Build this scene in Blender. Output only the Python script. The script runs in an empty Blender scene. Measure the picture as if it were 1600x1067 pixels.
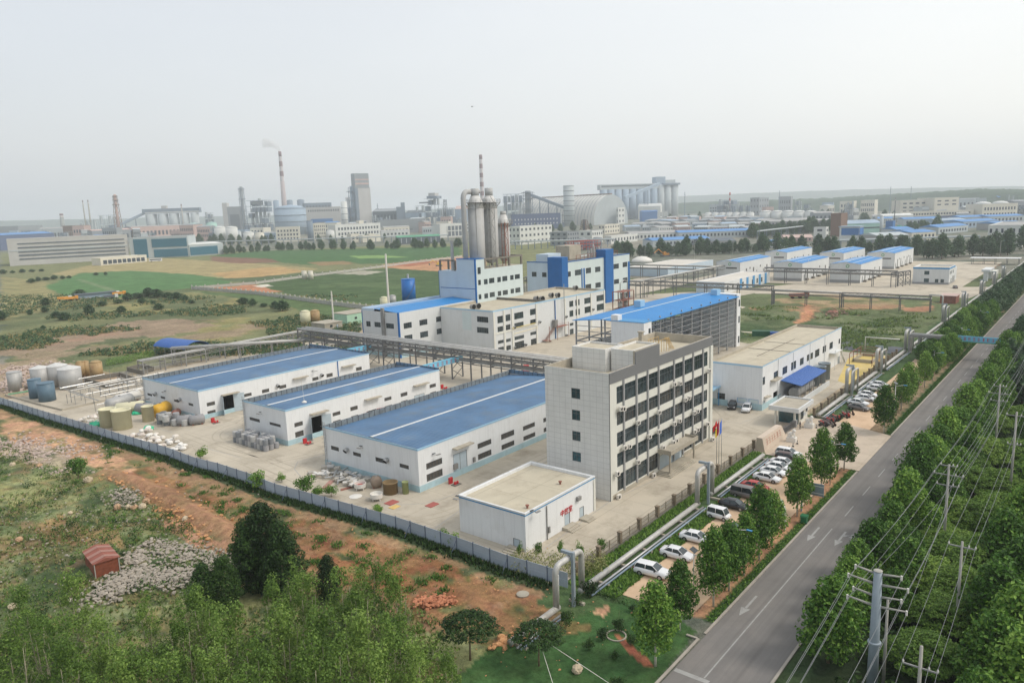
# aerial view of a factory park; built in order: camera, sky, sun, ground, buildings, trees, objects
import bpy,math,random
import numpy as np
from mathutils import Vector,Matrix
R_=random.Random(7)
RAD=math.radians
sc=bpy.context.scene
COL=sc.collection
HC=47.0
FPX=1166.75
FW=Vector((0.76357418,0.6216635,-0.17461092))
RT=Vector((0.62620225,-0.7788891,-0.03467741))
UP=Vector((0.15756022,0.08286298,0.98402668))
cam_d=bpy.data.cameras.new('camera')
cam=bpy.data.objects.new('camera',cam_d)
COL.objects.link(cam)
cam_d.sensor_width=36
cam_d.lens=FPX/1600*36
cam_d.clip_start=0.5
cam_d.clip_end=40000
cam.matrix_world=Matrix(((RT.x,UP.x,-FW.x,0),(RT.y,UP.y,-FW.y,0),(RT.z,UP.z,-FW.z,HC),(0,0,0,1)))
sc.camera=cam
SUN_EL,SUN_AZ=48,-62
w=bpy.data.worlds.new('World')
sc.world=w
w.use_nodes=True
nt=w.node_tree
nt.nodes.clear()
sky=nt.nodes.new('ShaderNodeTexSky')
sky.sky_type='NISHITA'
sky.sun_disc=False
sky.sun_elevation=RAD(SUN_EL)
sky.sun_rotation=RAD(90-SUN_AZ)
sky.dust_density=6
sky.air_density=1.2
bg1=nt.nodes.new('ShaderNodeBackground');bg1.inputs['Strength'].default_value=0.05
nt.links.new(sky.outputs[0],bg1.inputs['Color'])
tc=nt.nodes.new('ShaderNodeTexCoord')
dot=nt.nodes.new('ShaderNodeVectorMath');dot.operation='DOT_PRODUCT'
dot.inputs[1].default_value=(0.76,-0.64,0.02)
nt.links.new(tc.outputs['Generated'],dot.inputs[0])
ramp=nt.nodes.new('ShaderNodeValToRGB')
ramp.color_ramp.elements[0].position=0.0
ramp.color_ramp.elements[0].color=(0.55,0.575,0.61,1)
ramp.color_ramp.elements[1].position=1.0
ramp.color_ramp.elements[1].color=(0.90,0.895,0.86,1)
e=ramp.color_ramp.elements.new(0.5);e.color=(0.74,0.75,0.755,1)
mr=nt.nodes.new('ShaderNodeMapRange')
mr.inputs['From Min'].default_value=-0.75
mr.inputs['From Max'].default_value=0.95
nt.links.new(dot.outputs['Value'],mr.inputs['Value'])
nz=nt.nodes.new('ShaderNodeTexNoise');nz.inputs['Scale'].default_value=2.2;nz.inputs['Detail'].default_value=3
mp=nt.nodes.new('ShaderNodeMapping');mp.inputs['Scale'].default_value=(1,1,3)
nt.links.new(tc.outputs['Generated'],mp.inputs['Vector']);nt.links.new(mp.outputs[0],nz.inputs['Vector'])
ad=nt.nodes.new('ShaderNodeMath');ad.operation='MULTIPLY_ADD'
ad.inputs[1].default_value=0.26
nt.links.new(nz.outputs['Fac'],ad.inputs[0]);nt.links.new(mr.outputs[0],ad.inputs[2])
sb=nt.nodes.new('ShaderNodeMath');sb.operation='SUBTRACT';sb.inputs[1].default_value=0.13
nt.links.new(ad.outputs[0],sb.inputs[0])
nt.links.new(sb.outputs[0],ramp.inputs['Fac'])
bg2=nt.nodes.new('ShaderNodeBackground');bg2.inputs['Strength'].default_value=1.03
nt.links.new(ramp.outputs[0],bg2.inputs['Color'])
addn=nt.nodes.new('ShaderNodeAddShader')
nt.links.new(bg1.outputs[0],addn.inputs[0]);nt.links.new(bg2.outputs[0],addn.inputs[1])
wo=nt.nodes.new('ShaderNodeOutputWorld')
nt.links.new(addn.outputs[0],wo.inputs['Surface'])
sun_d=bpy.data.lights.new('sun','SUN')
sun_d.energy=1.5
sun_d.angle=RAD(14)
sun_d.color=(1.0,0.95,0.87)
sun=bpy.data.objects.new('sun',sun_d)
COL.objects.link(sun)
sd=Vector((math.cos(RAD(SUN_EL))*math.cos(RAD(SUN_AZ)),math.cos(RAD(SUN_EL))*math.sin(RAD(SUN_AZ)),math.sin(RAD(SUN_EL))))
sun.rotation_euler=sd.to_track_quat('Z','Y').to_euler()
sc.view_settings.view_transform='Standard'
sc.view_settings.look='None'
sc.view_settings.exposure=0
sc.view_settings.gamma=1
sc.view_settings.use_curve_mapping=False
sc.cycles.volume_step_rate=5
sc.cycles.max_bounces=6
sc.cycles.volume_bounces=2
sc.cycles.transparent_max_bounces=12
def ray(px,py):
 return FW+RT*((px-800)/FPX)-UP*((py-533.5)/FPX)
def G(px,py,z=0.0):
 d=ray(px,py);t=(z-HC)/d.z
 return Vector((d.x*t,d.y*t,z))
def OX(px,py,X):
 d=ray(px,py);t=X/d.x
 return Vector((X,d.y*t,HC+d.z*t))
def OY(px,py,Y):
 d=ray(px,py);t=Y/d.y
 return Vector((d.x*t,Y,HC+d.z*t))
def ZAT(x,y,py):
 lo,hi=-50.0,900.0
 for _ in range(60):
  m=(lo+hi)/2
  v=Vector((x,y,m-HC));k=v.dot(FW)
  if 533.5-FPX*v.dot(UP)/k>py:lo=m
  else:hi=m
 return lo
class MB:
 def __init__(s):s.v=[];s.f=[];s.m=[];s.cm=0
 def add(s,vs,fs):
  n=len(s.v);s.v+=[tuple(p)for p in vs]
  s.f+=[tuple(i+n for i in f)for f in fs];s.m+=[s.cm]*len(fs)
  return s
 def mat(s,i):s.cm=i;return s
 def box(s,x0,x1,y0,y1,z0,z1):
  if x0>x1:x0,x1=x1,x0
  if y0>y1:y0,y1=y1,y0
  if z0>z1:z0,z1=z1,z0
  return s.add([(x0,y0,z0),(x1,y0,z0),(x1,y1,z0),(x0,y1,z0),(x0,y0,z1),(x1,y0,z1),(x1,y1,z1),(x0,y1,z1)],[(0,3,2,1),(4,5,6,7),(0,1,5,4),(1,2,6,5),(2,3,7,6),(3,0,4,7)])
 def quad(s,*p):return s.add(p,[tuple(range(len(p)))])
 def prism(s,poly,z0,z1):
  n=len(poly)
  vs=[(x,y,z0)for x,y in poly]+[(x,y,z1)for x,y in poly]
  fs=[tuple(range(n-1,-1,-1)),tuple(range(n,2*n))]+[(i,(i+1)%n,n+(i+1)%n,n+i)for i in range(n)]
  return s.add(vs,fs)
 def hprism(s,prof,y0,y1):
  n=len(prof)
  vs=[(x,y0,z)for x,z in prof]+[(x,y1,z)for x,z in prof]
  fs=[tuple(range(n)),tuple(range(2*n-1,n-1,-1))]+[((i+1)%n,i,n+i,n+(i+1)%n)for i in range(n)]
  return s.add(vs,fs)
 def lathe(s,cx,cy,prof,n=20,cap=True):
  vs=[];fs=[]
  for r,z in prof:
   vs+=[(cx+r*math.cos(2*math.pi*i/n),cy+r*math.sin(2*math.pi*i/n),z)for i in range(n)]
  for k in range(len(prof)-1):
   for i in range(n):
    j=(i+1)%n
    fs.append((k*n+i,k*n+j,(k+1)*n+j,(k+1)*n+i))
  if cap:
   fs.append(tuple(range(n-1,-1,-1)));fs.append(tuple(range((len(prof)-1)*n,len(prof)*n)))
  return s.add(vs,fs)
 def tube(s,pts,r,n=6,r1=None,cap=True):
  pts=[Vector(p)for p in pts];vs=[];fs=[]
  prev=None
  for i,p in enumerate(pts):
   if i==0:d=pts[1]-p
   elif i==len(pts)-1:d=p-pts[i-1]
   else:d=(pts[i+1]-p).normalized()+(p-pts[i-1]).normalized()
   if d.length<1e-9:d=Vector((0,0,1))
   d.normalize()
   if prev is None:
    a=Vector((0,0,1))if abs(d.z)<0.9 else Vector((1,0,0))
    u=d.cross(a).normalized()
   else:
    u=(prev-d*prev.dot(d))
    u=u.normalized()if u.length>1e-6 else d.cross(Vector((0,0,1))).normalized()
   prev=u;v=d.cross(u)
   rr=r if r1 is None else r+(r1-r)*i/(len(pts)-1)
   vs+=[p+u*(rr*math.cos(2*math.pi*k/n))+v*(rr*math.sin(2*math.pi*k/n))for k in range(n)]
  for i in range(len(pts)-1):
   for k in range(n):
    j=(k+1)%n
    fs.append((i*n+k,i*n+j,(i+1)*n+j,(i+1)*n+k))
  if cap:
   fs.append(tuple(range(n-1,-1,-1)));fs.append(tuple(range((len(pts)-1)*n,len(pts)*n)))
  return s.add(vs,fs)
 def bar(s,a,b,t=0.1,t2=None):
  a=Vector(a);b=Vector(b);t2=t if t2 is None else t2
  d=(b-a).normalized();ref=Vector((0,0,1))if abs(d.z)<0.95 else Vector((1,0,0))
  u=d.cross(ref).normalized()*(t/2);v=u.cross(d).normalized()*(t2/2)
  vs=[a-u-v,a+u-v,a+u+v,a-u+v,b-u-v,b+u-v,b+u+v,b-u+v]
  return s.add(vs,[(0,3,2,1),(4,5,6,7),(0,1,5,4),(1,2,6,5),(2,3,7,6),(3,0,4,7)])
 def blob(s,c,r,seed=0,sub=1,rough=0.25,flat=True):
  rnd=random.Random(seed)
  t=(1+5**.5)/2
  vs=[Vector(p).normalized()for p in((-1,t,0),(1,t,0),(-1,-t,0),(1,-t,0),(0,-1,t),(0,1,t),(0,-1,-t),(0,1,-t),(t,0,-1),(t,0,1),(-t,0,-1),(-t,0,1))]
  fs=[(0,11,5),(0,5,1),(0,1,7),(0,7,10),(0,10,11),(1,5,9),(5,11,4),(11,10,2),(10,7,6),(7,1,8),(3,9,4),(3,4,2),(3,2,6),(3,6,8),(3,8,9),(4,9,5),(2,4,11),(6,2,10),(8,6,7),(9,8,1)]
  for _ in range(sub):
   mid={};nf=[]
   def m(a,b):
    k=(min(a,b),max(a,b))
    if k not in mid:vs.append(((vs[a]+vs[b])/2).normalized());mid[k]=len(vs)-1
    return mid[k]
   for a,b,c2 in fs:
    ab,bc,ca=m(a,b),m(b,c2),m(c2,a)
    nf+=[(a,ab,ca),(b,bc,ab),(c2,ca,bc),(ab,bc,ca)]
   fs=nf
  if not hasattr(r,'__len__'):r=(r,r,r)
  out=[]
  for v in vs:
   k=1+rnd.uniform(-rough,rough)
   out.append((c[0]+v.x*r[0]*k,c[1]+v.y*r[1]*k,c[2]+v.z*r[2]*k))
  return s.add(out,fs)
 def mesh(s,name,mats,off=(0,0,0),smooth=False):
  me=bpy.data.meshes.new(name)
  v=np.array(s.v,dtype=float)-np.array(off,dtype=float)
  me.from_pydata(v.tolist(),[],s.f)
  if not isinstance(mats,(list,tuple)):mats=[mats]
  for m in mats:me.materials.append(m)
  if len(mats)>1:me.polygons.foreach_set('material_index',s.m)
  if smooth:me.polygons.foreach_set('use_smooth',[True]*len(s.f))
  me.update()
  return me
 def build(s,name,mats,parent=None,smooth=False,origin=None):
  if parent is None and origin is None:
   a=np.array(s.v,dtype=float)
   origin=((a[:,0].min()+a[:,0].max())/2,(a[:,1].min()+a[:,1].max())/2,a[:,2].min())
  off=origin if origin is not None else(0,0,0)
  o=bpy.data.objects.new(name,s.mesh(name,mats,off,smooth))
  o.location=off
  COL.objects.link(o)
  if parent is not None:o.parent=parent
  return o
def tag(o,label=None,cat=None,group=None,kind=None):
 if label:o['label']=label
 if cat:o['category']=cat
 if group:o['group']=group
 if kind:o['kind']=kind
 return o
def thing(name,label,cat,loc=(0,0,0),rotz=0,group=None):
 o=bpy.data.objects.new(name,None)
 o.empty_display_size=0.5
 o.location=loc;o.rotation_euler=(0,0,rotz)
 COL.objects.link(o)
 return tag(o,label,cat,group)
def place(me,name,parent=None,loc=(0,0,0),rotz=0,scale=None):
 o=bpy.data.objects.new(name,me);o.location=loc;o.rotation_euler=(0,0,rotz)
 if scale:o.scale=scale
 COL.objects.link(o)
 if parent is not None:o.parent=parent
 return o
KIDS={}
def clone(root,loc,rotz=0,label=None,group=None,scale=None,mats=None):
 r=root.copy();COL.objects.link(r);r.location=loc;r.rotation_euler=(0,0,rotz)
 if scale:r.scale=(scale,)*3 if not hasattr(scale,'__len__')else scale
 if label:r['label']=label
 if group:r['group']=group
 ch=KIDS.get(root.name)
 if ch is None:
  ch=[(c,list(c.children))for c in root.children];KIDS[root.name]=ch
 for c,gs in ch:
  d=c.copy();COL.objects.link(d);d.parent=r
  if mats and c.name.split('.')[0]in mats:
   d.data=mats[c.name.split('.')[0]]
  for g in gs:
   h=g.copy();COL.objects.link(h);h.parent=d
 return r
ORD=['first','second','third','fourth','fifth','sixth','seventh','eighth','ninth','tenth','eleventh','twelfth','thirteenth','fourteenth','fifteenth','sixteenth','seventeenth','eighteenth','nineteenth']
TENS=['','','twent','thirt','fort','fift','sixt','sevent','eight','ninet']
def nth(n):
 if n<=19:return ORD[n-1]
 t,u=divmod(n,10)
 if n>99:return 'hundred and '+nth(n-100)if n>100 else 'hundredth'
 return TENS[t]+'ieth' if u==0 else TENS[t]+'y-'+ORD[u-1]
def L(r,g,b,f=1.0):
 def c(x):
  x=x/255
  return(x/12.92 if x<=0.04045 else((x+0.055)/1.055)**2.4)*f
 return(c(r),c(g),c(b),1)
MC={}
def mat(name,col,rough=0.75,var=0.12,scale=0.6,dirt=None,dirt_amt=0.35,dirt_scale=0.25,metal=0.0,bump=0.0,bump_scale=6,wave=None,lanes=0.0,fine=0.0,rand=0.0,tiles=None,streak=0.0,spec=0.4):
 if name in MC:return MC[name]
 m=bpy.data.materials.new(name);m.use_nodes=True
 n=m.node_tree.nodes;l=m.node_tree.links
 b=n['Principled BSDF']
 b.inputs['Roughness'].default_value=rough;b.inputs['Metallic'].default_value=metal
 b.inputs['Specular IOR Level'].default_value=spec
 t=n.new('ShaderNodeTexCoord');src=t.outputs['Object']
 def noise(sc_,det=5,ro=0.6,vec=None):
  q=n.new('ShaderNodeTexNoise');q.inputs['Scale'].default_value=sc_;q.inputs['Detail'].default_value=det
  q.inputs['Roughness'].default_value=ro;l.new(vec or src,q.inputs['Vector']);return q.outputs['Fac']
 def mix(a,bb,fac,mode='MIX'):
  q=n.new('ShaderNodeMix');q.data_type='RGBA';q.blend_type=mode
  for s_,v_ in((0,fac),(6,a),(7,bb)):
   if hasattr(v_,'links'):l.new(v_,q.inputs[s_])
   else:q.inputs[s_].default_value=v_
  return q.outputs[2]
 def rng(v,a,b2,c=0.0,d=1.0):
  q=n.new('ShaderNodeMapRange');l.new(v,q.inputs[0])
  for i,x in enumerate((a,b2,c,d)):q.inputs[i+1].default_value=x
  return q.outputs[0]
 hi=tuple(min(1,c*(1+var))for c in col[:3])+(1,);lo=tuple(c*(1-var)for c in col[:3])+(1,)
 c=mix(lo,hi,rng(noise(scale),0.3,0.7))
 if dirt is not None:c=mix(c,dirt,rng(noise(dirt_scale,7,0.7),0.5,0.75,0,dirt_amt))
 if streak:
  q=n.new('ShaderNodeMapping');q.inputs['Scale'].default_value=(2.5,2.5,0.12);l.new(src,q.inputs['Vector'])
  c=mix(c,tuple(x*0.55 for x in col[:3])+(1,),rng(noise(1.0,4,0.6,q.outputs[0]),0.5,0.8,0,streak))
 if lanes:
  q=n.new('ShaderNodeMapping');q.inputs['Scale'].default_value=(0.015,1.1,1);l.new(src,q.inputs['Vector'])
  c=mix(c,tuple(x*0.6 for x in col[:3])+(1,),rng(noise(1.0,5,0.6,q.outputs[0]),0.45,0.7,0,lanes))
 if fine:c=mix(c,tuple(x*0.5 for x in col[:3])+(1,),rng(noise(9,3,0.7),0.45,0.75,0,fine))
 if tiles:
  q=n.new('ShaderNodeTexBrick');q.offset=0
  sp=n.new('ShaderNodeSeparateXYZ');cb=n.new('ShaderNodeCombineXYZ');l.new(src,sp.inputs[0]);ax=tiles.get('ax','XY')
  l.new(sp.outputs[ax[0]],cb.inputs[0]);l.new(sp.outputs[ax[1]],cb.inputs[1]);l.new(cb.outputs[0],q.inputs['Vector'])
  q.inputs['Scale'].default_value=1.0;q.inputs['Brick Width'].default_value=tiles['w'];q.inputs['Row Height'].default_value=tiles['h']
  q.inputs['Mortar Size'].default_value=tiles.get('m',0.02);q.inputs['Mortar Smooth'].default_value=0.3
  c=mix(c,tiles['col'],rng(q.outputs['Fac'],0,1,0,tiles.get('amt',0.6)))
 if rand:
  oi=n.new('ShaderNodeObjectInfo');hs=n.new('ShaderNodeHueSaturation')
  l.new(c,hs.inputs['Color']);l.new(rng(oi.outputs['Random'],0,1,1-rand,1+rand),hs.inputs['Value']);c=hs.outputs[0]
 l.new(c,b.inputs['Base Color'])
 h=None
 if bump:
  q=n.new('ShaderNodeBump');q.inputs['Strength'].default_value=1.0;q.inputs['Distance'].default_value=bump
  l.new(noise(bump_scale),q.inputs['Height']);h=q.outputs[0]
 if wave:
  wv=n.new('ShaderNodeTexWave');wv.bands_direction=wave[0];wv.inputs['Scale'].default_value=wave[1];wv.wave_profile='SAW' if len(wave)>3 else 'SIN'
  l.new(src,wv.inputs['Vector'])
  q=n.new('ShaderNodeBump');q.inputs['Strength'].default_value=1.0;q.inputs['Distance'].default_value=wave[2]
  l.new(wv.outputs['Fac'],q.inputs['Height'])
  if h is not None:l.new(h,q.inputs['Normal'])
  h=q.outputs[0]
 if h is not None:l.new(h,b.inputs['Normal'])
 MC[name]=m
 return m
def glass(name,col,rough=0.12,var=0.5):
 m=mat(name,col,rough,var,0.7,spec=0.7,rand=0.45)
 return m
def leafmat(name,c1,c2,c3,trans=0.25):
 if name in MC:return MC[name]
 m=bpy.data.materials.new(name);m.use_nodes=True
 n=m.node_tree.nodes;l=m.node_tree.links;b=n['Principled BSDF']
 b.inputs['Roughness'].default_value=0.55;b.inputs['Specular IOR Level'].default_value=0.3
 g=n.new('ShaderNodeNewGeometry');r=n.new('ShaderNodeValToRGB')
 r.color_ramp.elements[0].color=c1;r.color_ramp.elements[1].color=c3
 e_=r.color_ramp.elements.new(0.5);e_.color=c2
 oi=n.new('ShaderNodeObjectInfo');ma=n.new('ShaderNodeMath');ma.operation='MULTIPLY_ADD';ma.inputs[1].default_value=0.42
 mb=n.new('ShaderNodeMath');mb.operation='MULTIPLY_ADD';mb.inputs[1].default_value=0.6
 l.new(oi.outputs['Random'],ma.inputs[0]);ma.inputs[2].default_value=0
 l.new(g.outputs['Random Per Island'],mb.inputs[0]);l.new(ma.outputs[0],mb.inputs[2])
 l.new(mb.outputs[0],r.inputs['Fac'])
 l.new(r.outputs[0],b.inputs['Base Color'])
 tr=n.new('ShaderNodeBsdfTranslucent');l.new(r.outputs[0],tr.inputs['Color'])
 mx=n.new('ShaderNodeMixShader');mx.inputs[0].default_value=trans
 l.new(b.outputs[0],mx.inputs[1]);l.new(tr.outputs[0],mx.inputs[2])
 l.new(mx.outputs[0],n['Material Output'].inputs['Surface'])
 MC[name]=m
 return m
M={}
M['white']=mat('painted_wall_white',(0.72,0.735,0.74,1),0.8,0.04,0.15,dirt=(0.46,0.45,0.42,1),dirt_amt=0.4,dirt_scale=0.3,streak=0.28)
M['white2']=mat('painted_wall_pale',(0.62,0.64,0.64,1),0.8,0.05,0.15,dirt=(0.42,0.42,0.38,1),dirt_amt=0.4,dirt_scale=0.3,streak=0.3)
M['cream']=mat('cream_beam',(0.66,0.66,0.60,1),0.75,0.05,0.3,streak=0.2)
M['tile']=mat('grey_tile_wall',(0.66,0.66,0.635,1),0.55,0.06,0.5,streak=0.12,tiles=dict(w=1.2,h=0.9,m=0.035,col=(0.42,0.42,0.40,1),ax='YZ',amt=0.7))
M['tiley']=mat('grey_tile_wall_front',(0.60,0.605,0.585,1),0.55,0.06,0.5,streak=0.12,tiles=dict(w=1.2,h=0.9,m=0.035,col=(0.42,0.42,0.40,1),ax='XZ',amt=0.7))
M['greyclad']=mat('dark_grey_cladding',(0.175,0.18,0.185,1),0.5,0.05,0.3)
M['fin']=mat('grey_fin',(0.30,0.305,0.31,1),0.5,0.05)
M['plinth']=mat('pale_blue_plinth',L(168,196,204),0.8,0.08,0.5,dirt=L(150,165,165),dirt_amt=0.5,dirt_scale=0.8)
M['trimblue']=mat('light_blue_trim',L(150,188,212),0.6,0.05)
M['trimblue2']=mat('sky_blue_trim',L(70,140,190),0.6,0.05)
M['deepblue']=mat('deep_blue_panel',L(14,94,160),0.5,0.07,0.3)
M['cladblue']=mat('pale_blue_cladding',L(184,200,212),0.6,0.04,0.3,wave=('X',0.8,0.01),streak=0.12)
M['cladgreen']=mat('pale_grey_green_cladding',L(196,208,208),0.6,0.04,0.3,streak=0.12)
M['roofnavy']=mat('faded_navy_metal_roof',L(80,114,148),0.6,0.2,0.18,tiles=dict(w=1.0,h=90,m=0.06,col=L(58,84,116),amt=.55),dirt=L(108,118,124),dirt_amt=0.75,dirt_scale=0.2,wave=('X',0.55,0.05),fine=0.1)
M['roofblue']=mat('bright_blue_metal_roof',L(30,126,192),0.5,0.06,0.2,tiles=dict(w=.9,h=80,m=0.05,col=L(24,96,160),amt=.5),streak=.1,wave=('X',0.6,0.04),dirt=L(60,130,190),dirt_amt=0.3)
M['roofflat']=mat('cement_roof',L(186,178,158),0.9,0.08,0.3,dirt=L(150,138,118),dirt_amt=0.6,dirt_scale=0.35,fine=0.15,tiles=dict(w=5.5,h=5.5,m=0.07,col=L(140,132,118),amt=0.5))
M['roofpale']=mat('pale_roof',L(200,195,185),0.9,0.08,0.05)
M['parapet']=mat('weathered_grey_parapet',L(120,128,132),0.85,0.2,1.2,dirt=L(52,52,50),dirt_amt=0.75,dirt_scale=0.9,tiles=dict(w=1.4,h=9,m=0.12,col=L(62,64,64),ax='XZ',amt=0.8))
M['parapety']=mat('weathered_blue_grey_parapet',L(96,120,140),0.85,0.2,1.2,dirt=L(45,50,52),dirt_amt=0.75,dirt_scale=0.9,tiles=dict(w=1.4,h=9,m=0.12,col=L(55,62,68),ax='YZ',amt=0.8))
M['concrete']=mat('concrete',L(170,163,148),0.9,0.10,0.4,dirt=L(120,112,98),dirt_amt=0.5,dirt_scale=0.6,bump=0.01)
M['concrete_d']=mat('dark_concrete',L(120,116,108),0.9,0.14,0.6,dirt=L(80,75,68),dirt_amt=0.6,dirt_scale=0.5)
M['glassdark']=glass('dark_window_glass',(0.03,0.045,0.05,1))
M['glassteal']=glass('teal_window_glass',(0.02,0.07,0.085,1))
M['louvre']=mat('louvre_grey_brown',(0.085,0.078,0.068,1),0.6,0.25,2.0,wave=('Z',2.6,0.03))
M['frame']=mat('dark_window_frame',(0.10,0.115,0.12,1),0.5,0.1)
M['frame_w']=mat('white_window_frame',(0.6,0.62,0.62,1),0.5,0.05)
M['black']=mat('dark_interior',(0.012,0.012,0.011,1),0.9,0.2)
M['steel']=mat('galvanised_steel',(0.42,0.43,0.43,1),0.42,0.15,1.5,metal=0.75,dirt=(0.22,0.2,0.18,1),dirt_amt=0.5)
M['insul']=mat('aluminium_pipe_jacket',(0.48,0.475,0.45,1),0.5,0.12,0.8,metal=0.15,dirt=(0.30,0.27,0.22,1),dirt_amt=0.5,tiles=dict(w=1.1,h=40,m=0.03,col=(0.25,0.25,0.24,1),amt=0.5))
M['steeldark']=mat('grey_painted_steel',(0.14,0.145,0.15,1),0.6,0.2,1.5,dirt=(0.13,0.09,0.06,1),dirt_amt=0.6)
M['steelblue']=mat('blue_grey_painted_steel',(0.055,0.09,0.13,1),0.6,0.2,1.5)
M['steelgrey']=mat('mid_grey_steel',(0.25,0.25,0.24,1),0.6,0.2,1.0,dirt=(0.12,0.10,0.08,1),dirt_amt=0.6)
M['silo']=mat('silo_steel',(0.42,0.425,0.415,1),0.7,0.06,0.2,metal=0.0,streak=0.15,dirt=(0.3,0.28,0.25,1),dirt_amt=0.4)
M['silo_top']=mat('silo_top_pale',(0.55,0.55,0.53,1),0.55,0.12,1.0)
M['rust']=mat('rusty_red_steel',L(140,92,78),0.8,0.25,1.5,dirt=L(150,115,95))
M['red']=mat('red_paint',(0.5,0.03,0.035,1),0.5,0.1)
M['yellow']=mat('yellow_paint',(0.62,0.36,0.03,1),0.5,0.1,dirt=(0.3,0.2,0.1,1))
M['frp']=mat('cream_fibreglass',L(206,202,172),0.6,0.06,0.8,streak=0.12)
M['frp_brown']=mat('brown_fibreglass',L(165,140,100),0.6,0.12,0.8,streak=0.5,dirt=L(120,70,35),dirt_amt=0.8,dirt_scale=0.5)
M['tankblue']=mat('slate_blue_tank',L(88,112,128),0.5,0.08,0.6,streak=0.3)
M['tankpale']=mat('pale_steel_tank',(0.40,0.40,0.39,1),0.55,0.08,0.6,metal=0.2,streak=0.4)
M['greyplastic']=mat('grey_drum',L(140,140,142),0.6,0.12,1.0,dirt=L(110,105,100),streak=0.3)
M['offwhite']=mat('off_white_plastic',L(215,212,205),0.5,0.05,1.0,dirt=L(170,160,145))
M['green_tarp']=mat('green_tarpaulin',L(50,185,140),0.5,0.12,1.5,bump=0.04,bump_scale=3)
M['fence']=mat('blue_grey_sheet_fence',L(140,156,182),0.55,0.07,0.4,wave=('Y',1.6,0.03),streak=0.25)
M['fencepost']=mat('fence_post_grey',L(96,108,128),0.6,0.1)
M['brick']=mat('brown_masonry',L(125,112,95),0.9,0.18,1.5)
M['trunk']=mat('tree_bark',L(120,105,85),0.95,0.25,3.0)
M['trunkwhite']=mat('limewashed_bark',L(195,190,178),0.9,0.2,3.0,dirt=L(130,120,100))
M['trunkpale']=mat('pale_poplar_bark',L(150,145,122),0.9,0.2,3.0)
M['stone']=mat('limestone',L(185,170,145),0.9,0.18,2.0,rand=0.1)
M['stone_o']=mat('ochre_stone',L(178,146,116),0.9,0.22,2.0)
M['carwhite']=mat('car_paint_white',(0.75,0.76,0.77,1),0.25,0.02,spec=0.6)
M['carblack']=mat('car_paint_black',(0.02,0.022,0.025,1),0.25,0.1,spec=0.6)
M['cargrey']=mat('car_paint_grey',(0.14,0.13,0.125,1),0.3,0.1,spec=0.6)
M['carbrown']=mat('car_paint_brown',(0.07,0.035,0.028,1),0.3,0.1,spec=0.6)
M['carred']=mat('car_paint_red',(0.42,0.03,0.025,1),0.3,0.1,spec=0.6)
M['tyre']=mat('tyre_rubber',(0.02,0.02,0.02,1),0.9,0.1)
M['rim']=mat('alloy_rim',(0.35,0.35,0.36,1),0.35,0.1,metal=0.6)
M['lampw']=mat('headlight_lens',(0.5,0.52,0.54,1),0.15,0.05,spec=0.8)
M['lampr']=mat('taillight_lens',(0.3,0.02,0.02,1),0.2,0.05)
M['skin']=mat('skin',L(190,145,120),0.7,0.05)
M['cloth_d']=mat('dark_clothes',(0.03,0.03,0.035,1),0.9,0.2)
M['cable']=mat('cable_grey',(0.22,0.23,0.24,1),0.6,0.05)
M['pole']=mat('steel_pole_blue_grey',L(138,150,158),0.55,0.1,1.0,streak=0.4)
M['polec']=mat('concrete_pole',L(160,158,150),0.85,0.1,1.0)
M['marking']=mat('road_marking',L(160,160,157),0.8,0.14,2.0,dirt=L(128,125,122),dirt_amt=0.9,dirt_scale=0.9,fine=.25)
M['door']=mat('door_pale_blue_grey',L(176,190,198),0.55,0.06,1.0)
M['doorwood']=mat('door_red_brown',L(150,80,62),0.6,0.12,1.0)
M['canopyblue']=mat('canopy_royal_blue',L(52,96,165),0.5,0.08,0.5,wave=('X',1.2,0.03))
_rs=np.random.RandomState(3)
_perm=_rs.rand(512,512)
def vn(x,y,s,seed=0):
 x=np.asarray(x)/s+seed*17.3;y=np.asarray(y)/s+seed*9.7
 xi=np.floor(x).astype(int);yi=np.floor(y).astype(int);fx=x-xi;fy=y-yi
 fx=fx*fx*(3-2*fx);fy=fy*fy*(3-2*fy)
 a=_perm[xi%512,yi%512];b=_perm[(xi+1)%512,yi%512];c=_perm[xi%512,(yi+1)%512];d=_perm[(xi+1)%512,(yi+1)%512]
 return(a*(1-fx)+b*fx)*(1-fy)+(c*(1-fx)+d*fx)*fy
def fbm(x,y,s,o=4,seed=0):
 r=0;a=0.5;t=0
 for k in range(o):r=r+a*vn(x,y,s/2**k,seed+k);t+=a;a*=0.55
 return r/t
def inpoly(x,y,poly):
 ins=np.zeros(x.shape,bool);n=len(poly)
 for i in range(n):
  x1,y1=poly[i][0],poly[i][1];x2,y2=poly[(i+1)%n][0],poly[(i+1)%n][1]
  if y1==y2:continue
  c=((y1>y)!=(y2>y))&(x<(x2-x1)*(y-y1)/(y2-y1)+x1)
  ins^=c
 return ins
def PX(*pts):return[tuple(G(a,b)[:2])for a,b in pts]
FENCE=PX((0,632),(60,652),(132,674),(191,693),(263,714.5),(305,731),(341,740),(393,757.5),(425,772),(542,805),(625,829.5),(717.5,862),(797.5,892),(842,905),(888,920))
FENCE_TOP=FENCE[0]
FENCE=[(FENCE[0][0]-1.5,FENCE[0][1]+60)]+FENCE
rr=[0.0,14.0]
while rr[-1]<9500:rr.append(rr[-1]*(1.0085 if rr[-1]>30 else 1.03))
rr=np.array(rr)
yaw=math.atan2(FW.y,FW.x)
fine=np.linspace(yaw-RAD(44),yaw+RAD(44),400)
coarse=np.linspace(yaw+RAD(44),yaw+2*math.pi-RAD(44),60)[1:-1]
th=np.concatenate([fine,coarse])
RRg,THg=np.meshgrid(rr,th,indexing='ij')
gx=RRg*np.cos(THg);gy=RRg*np.sin(THg)
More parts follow.
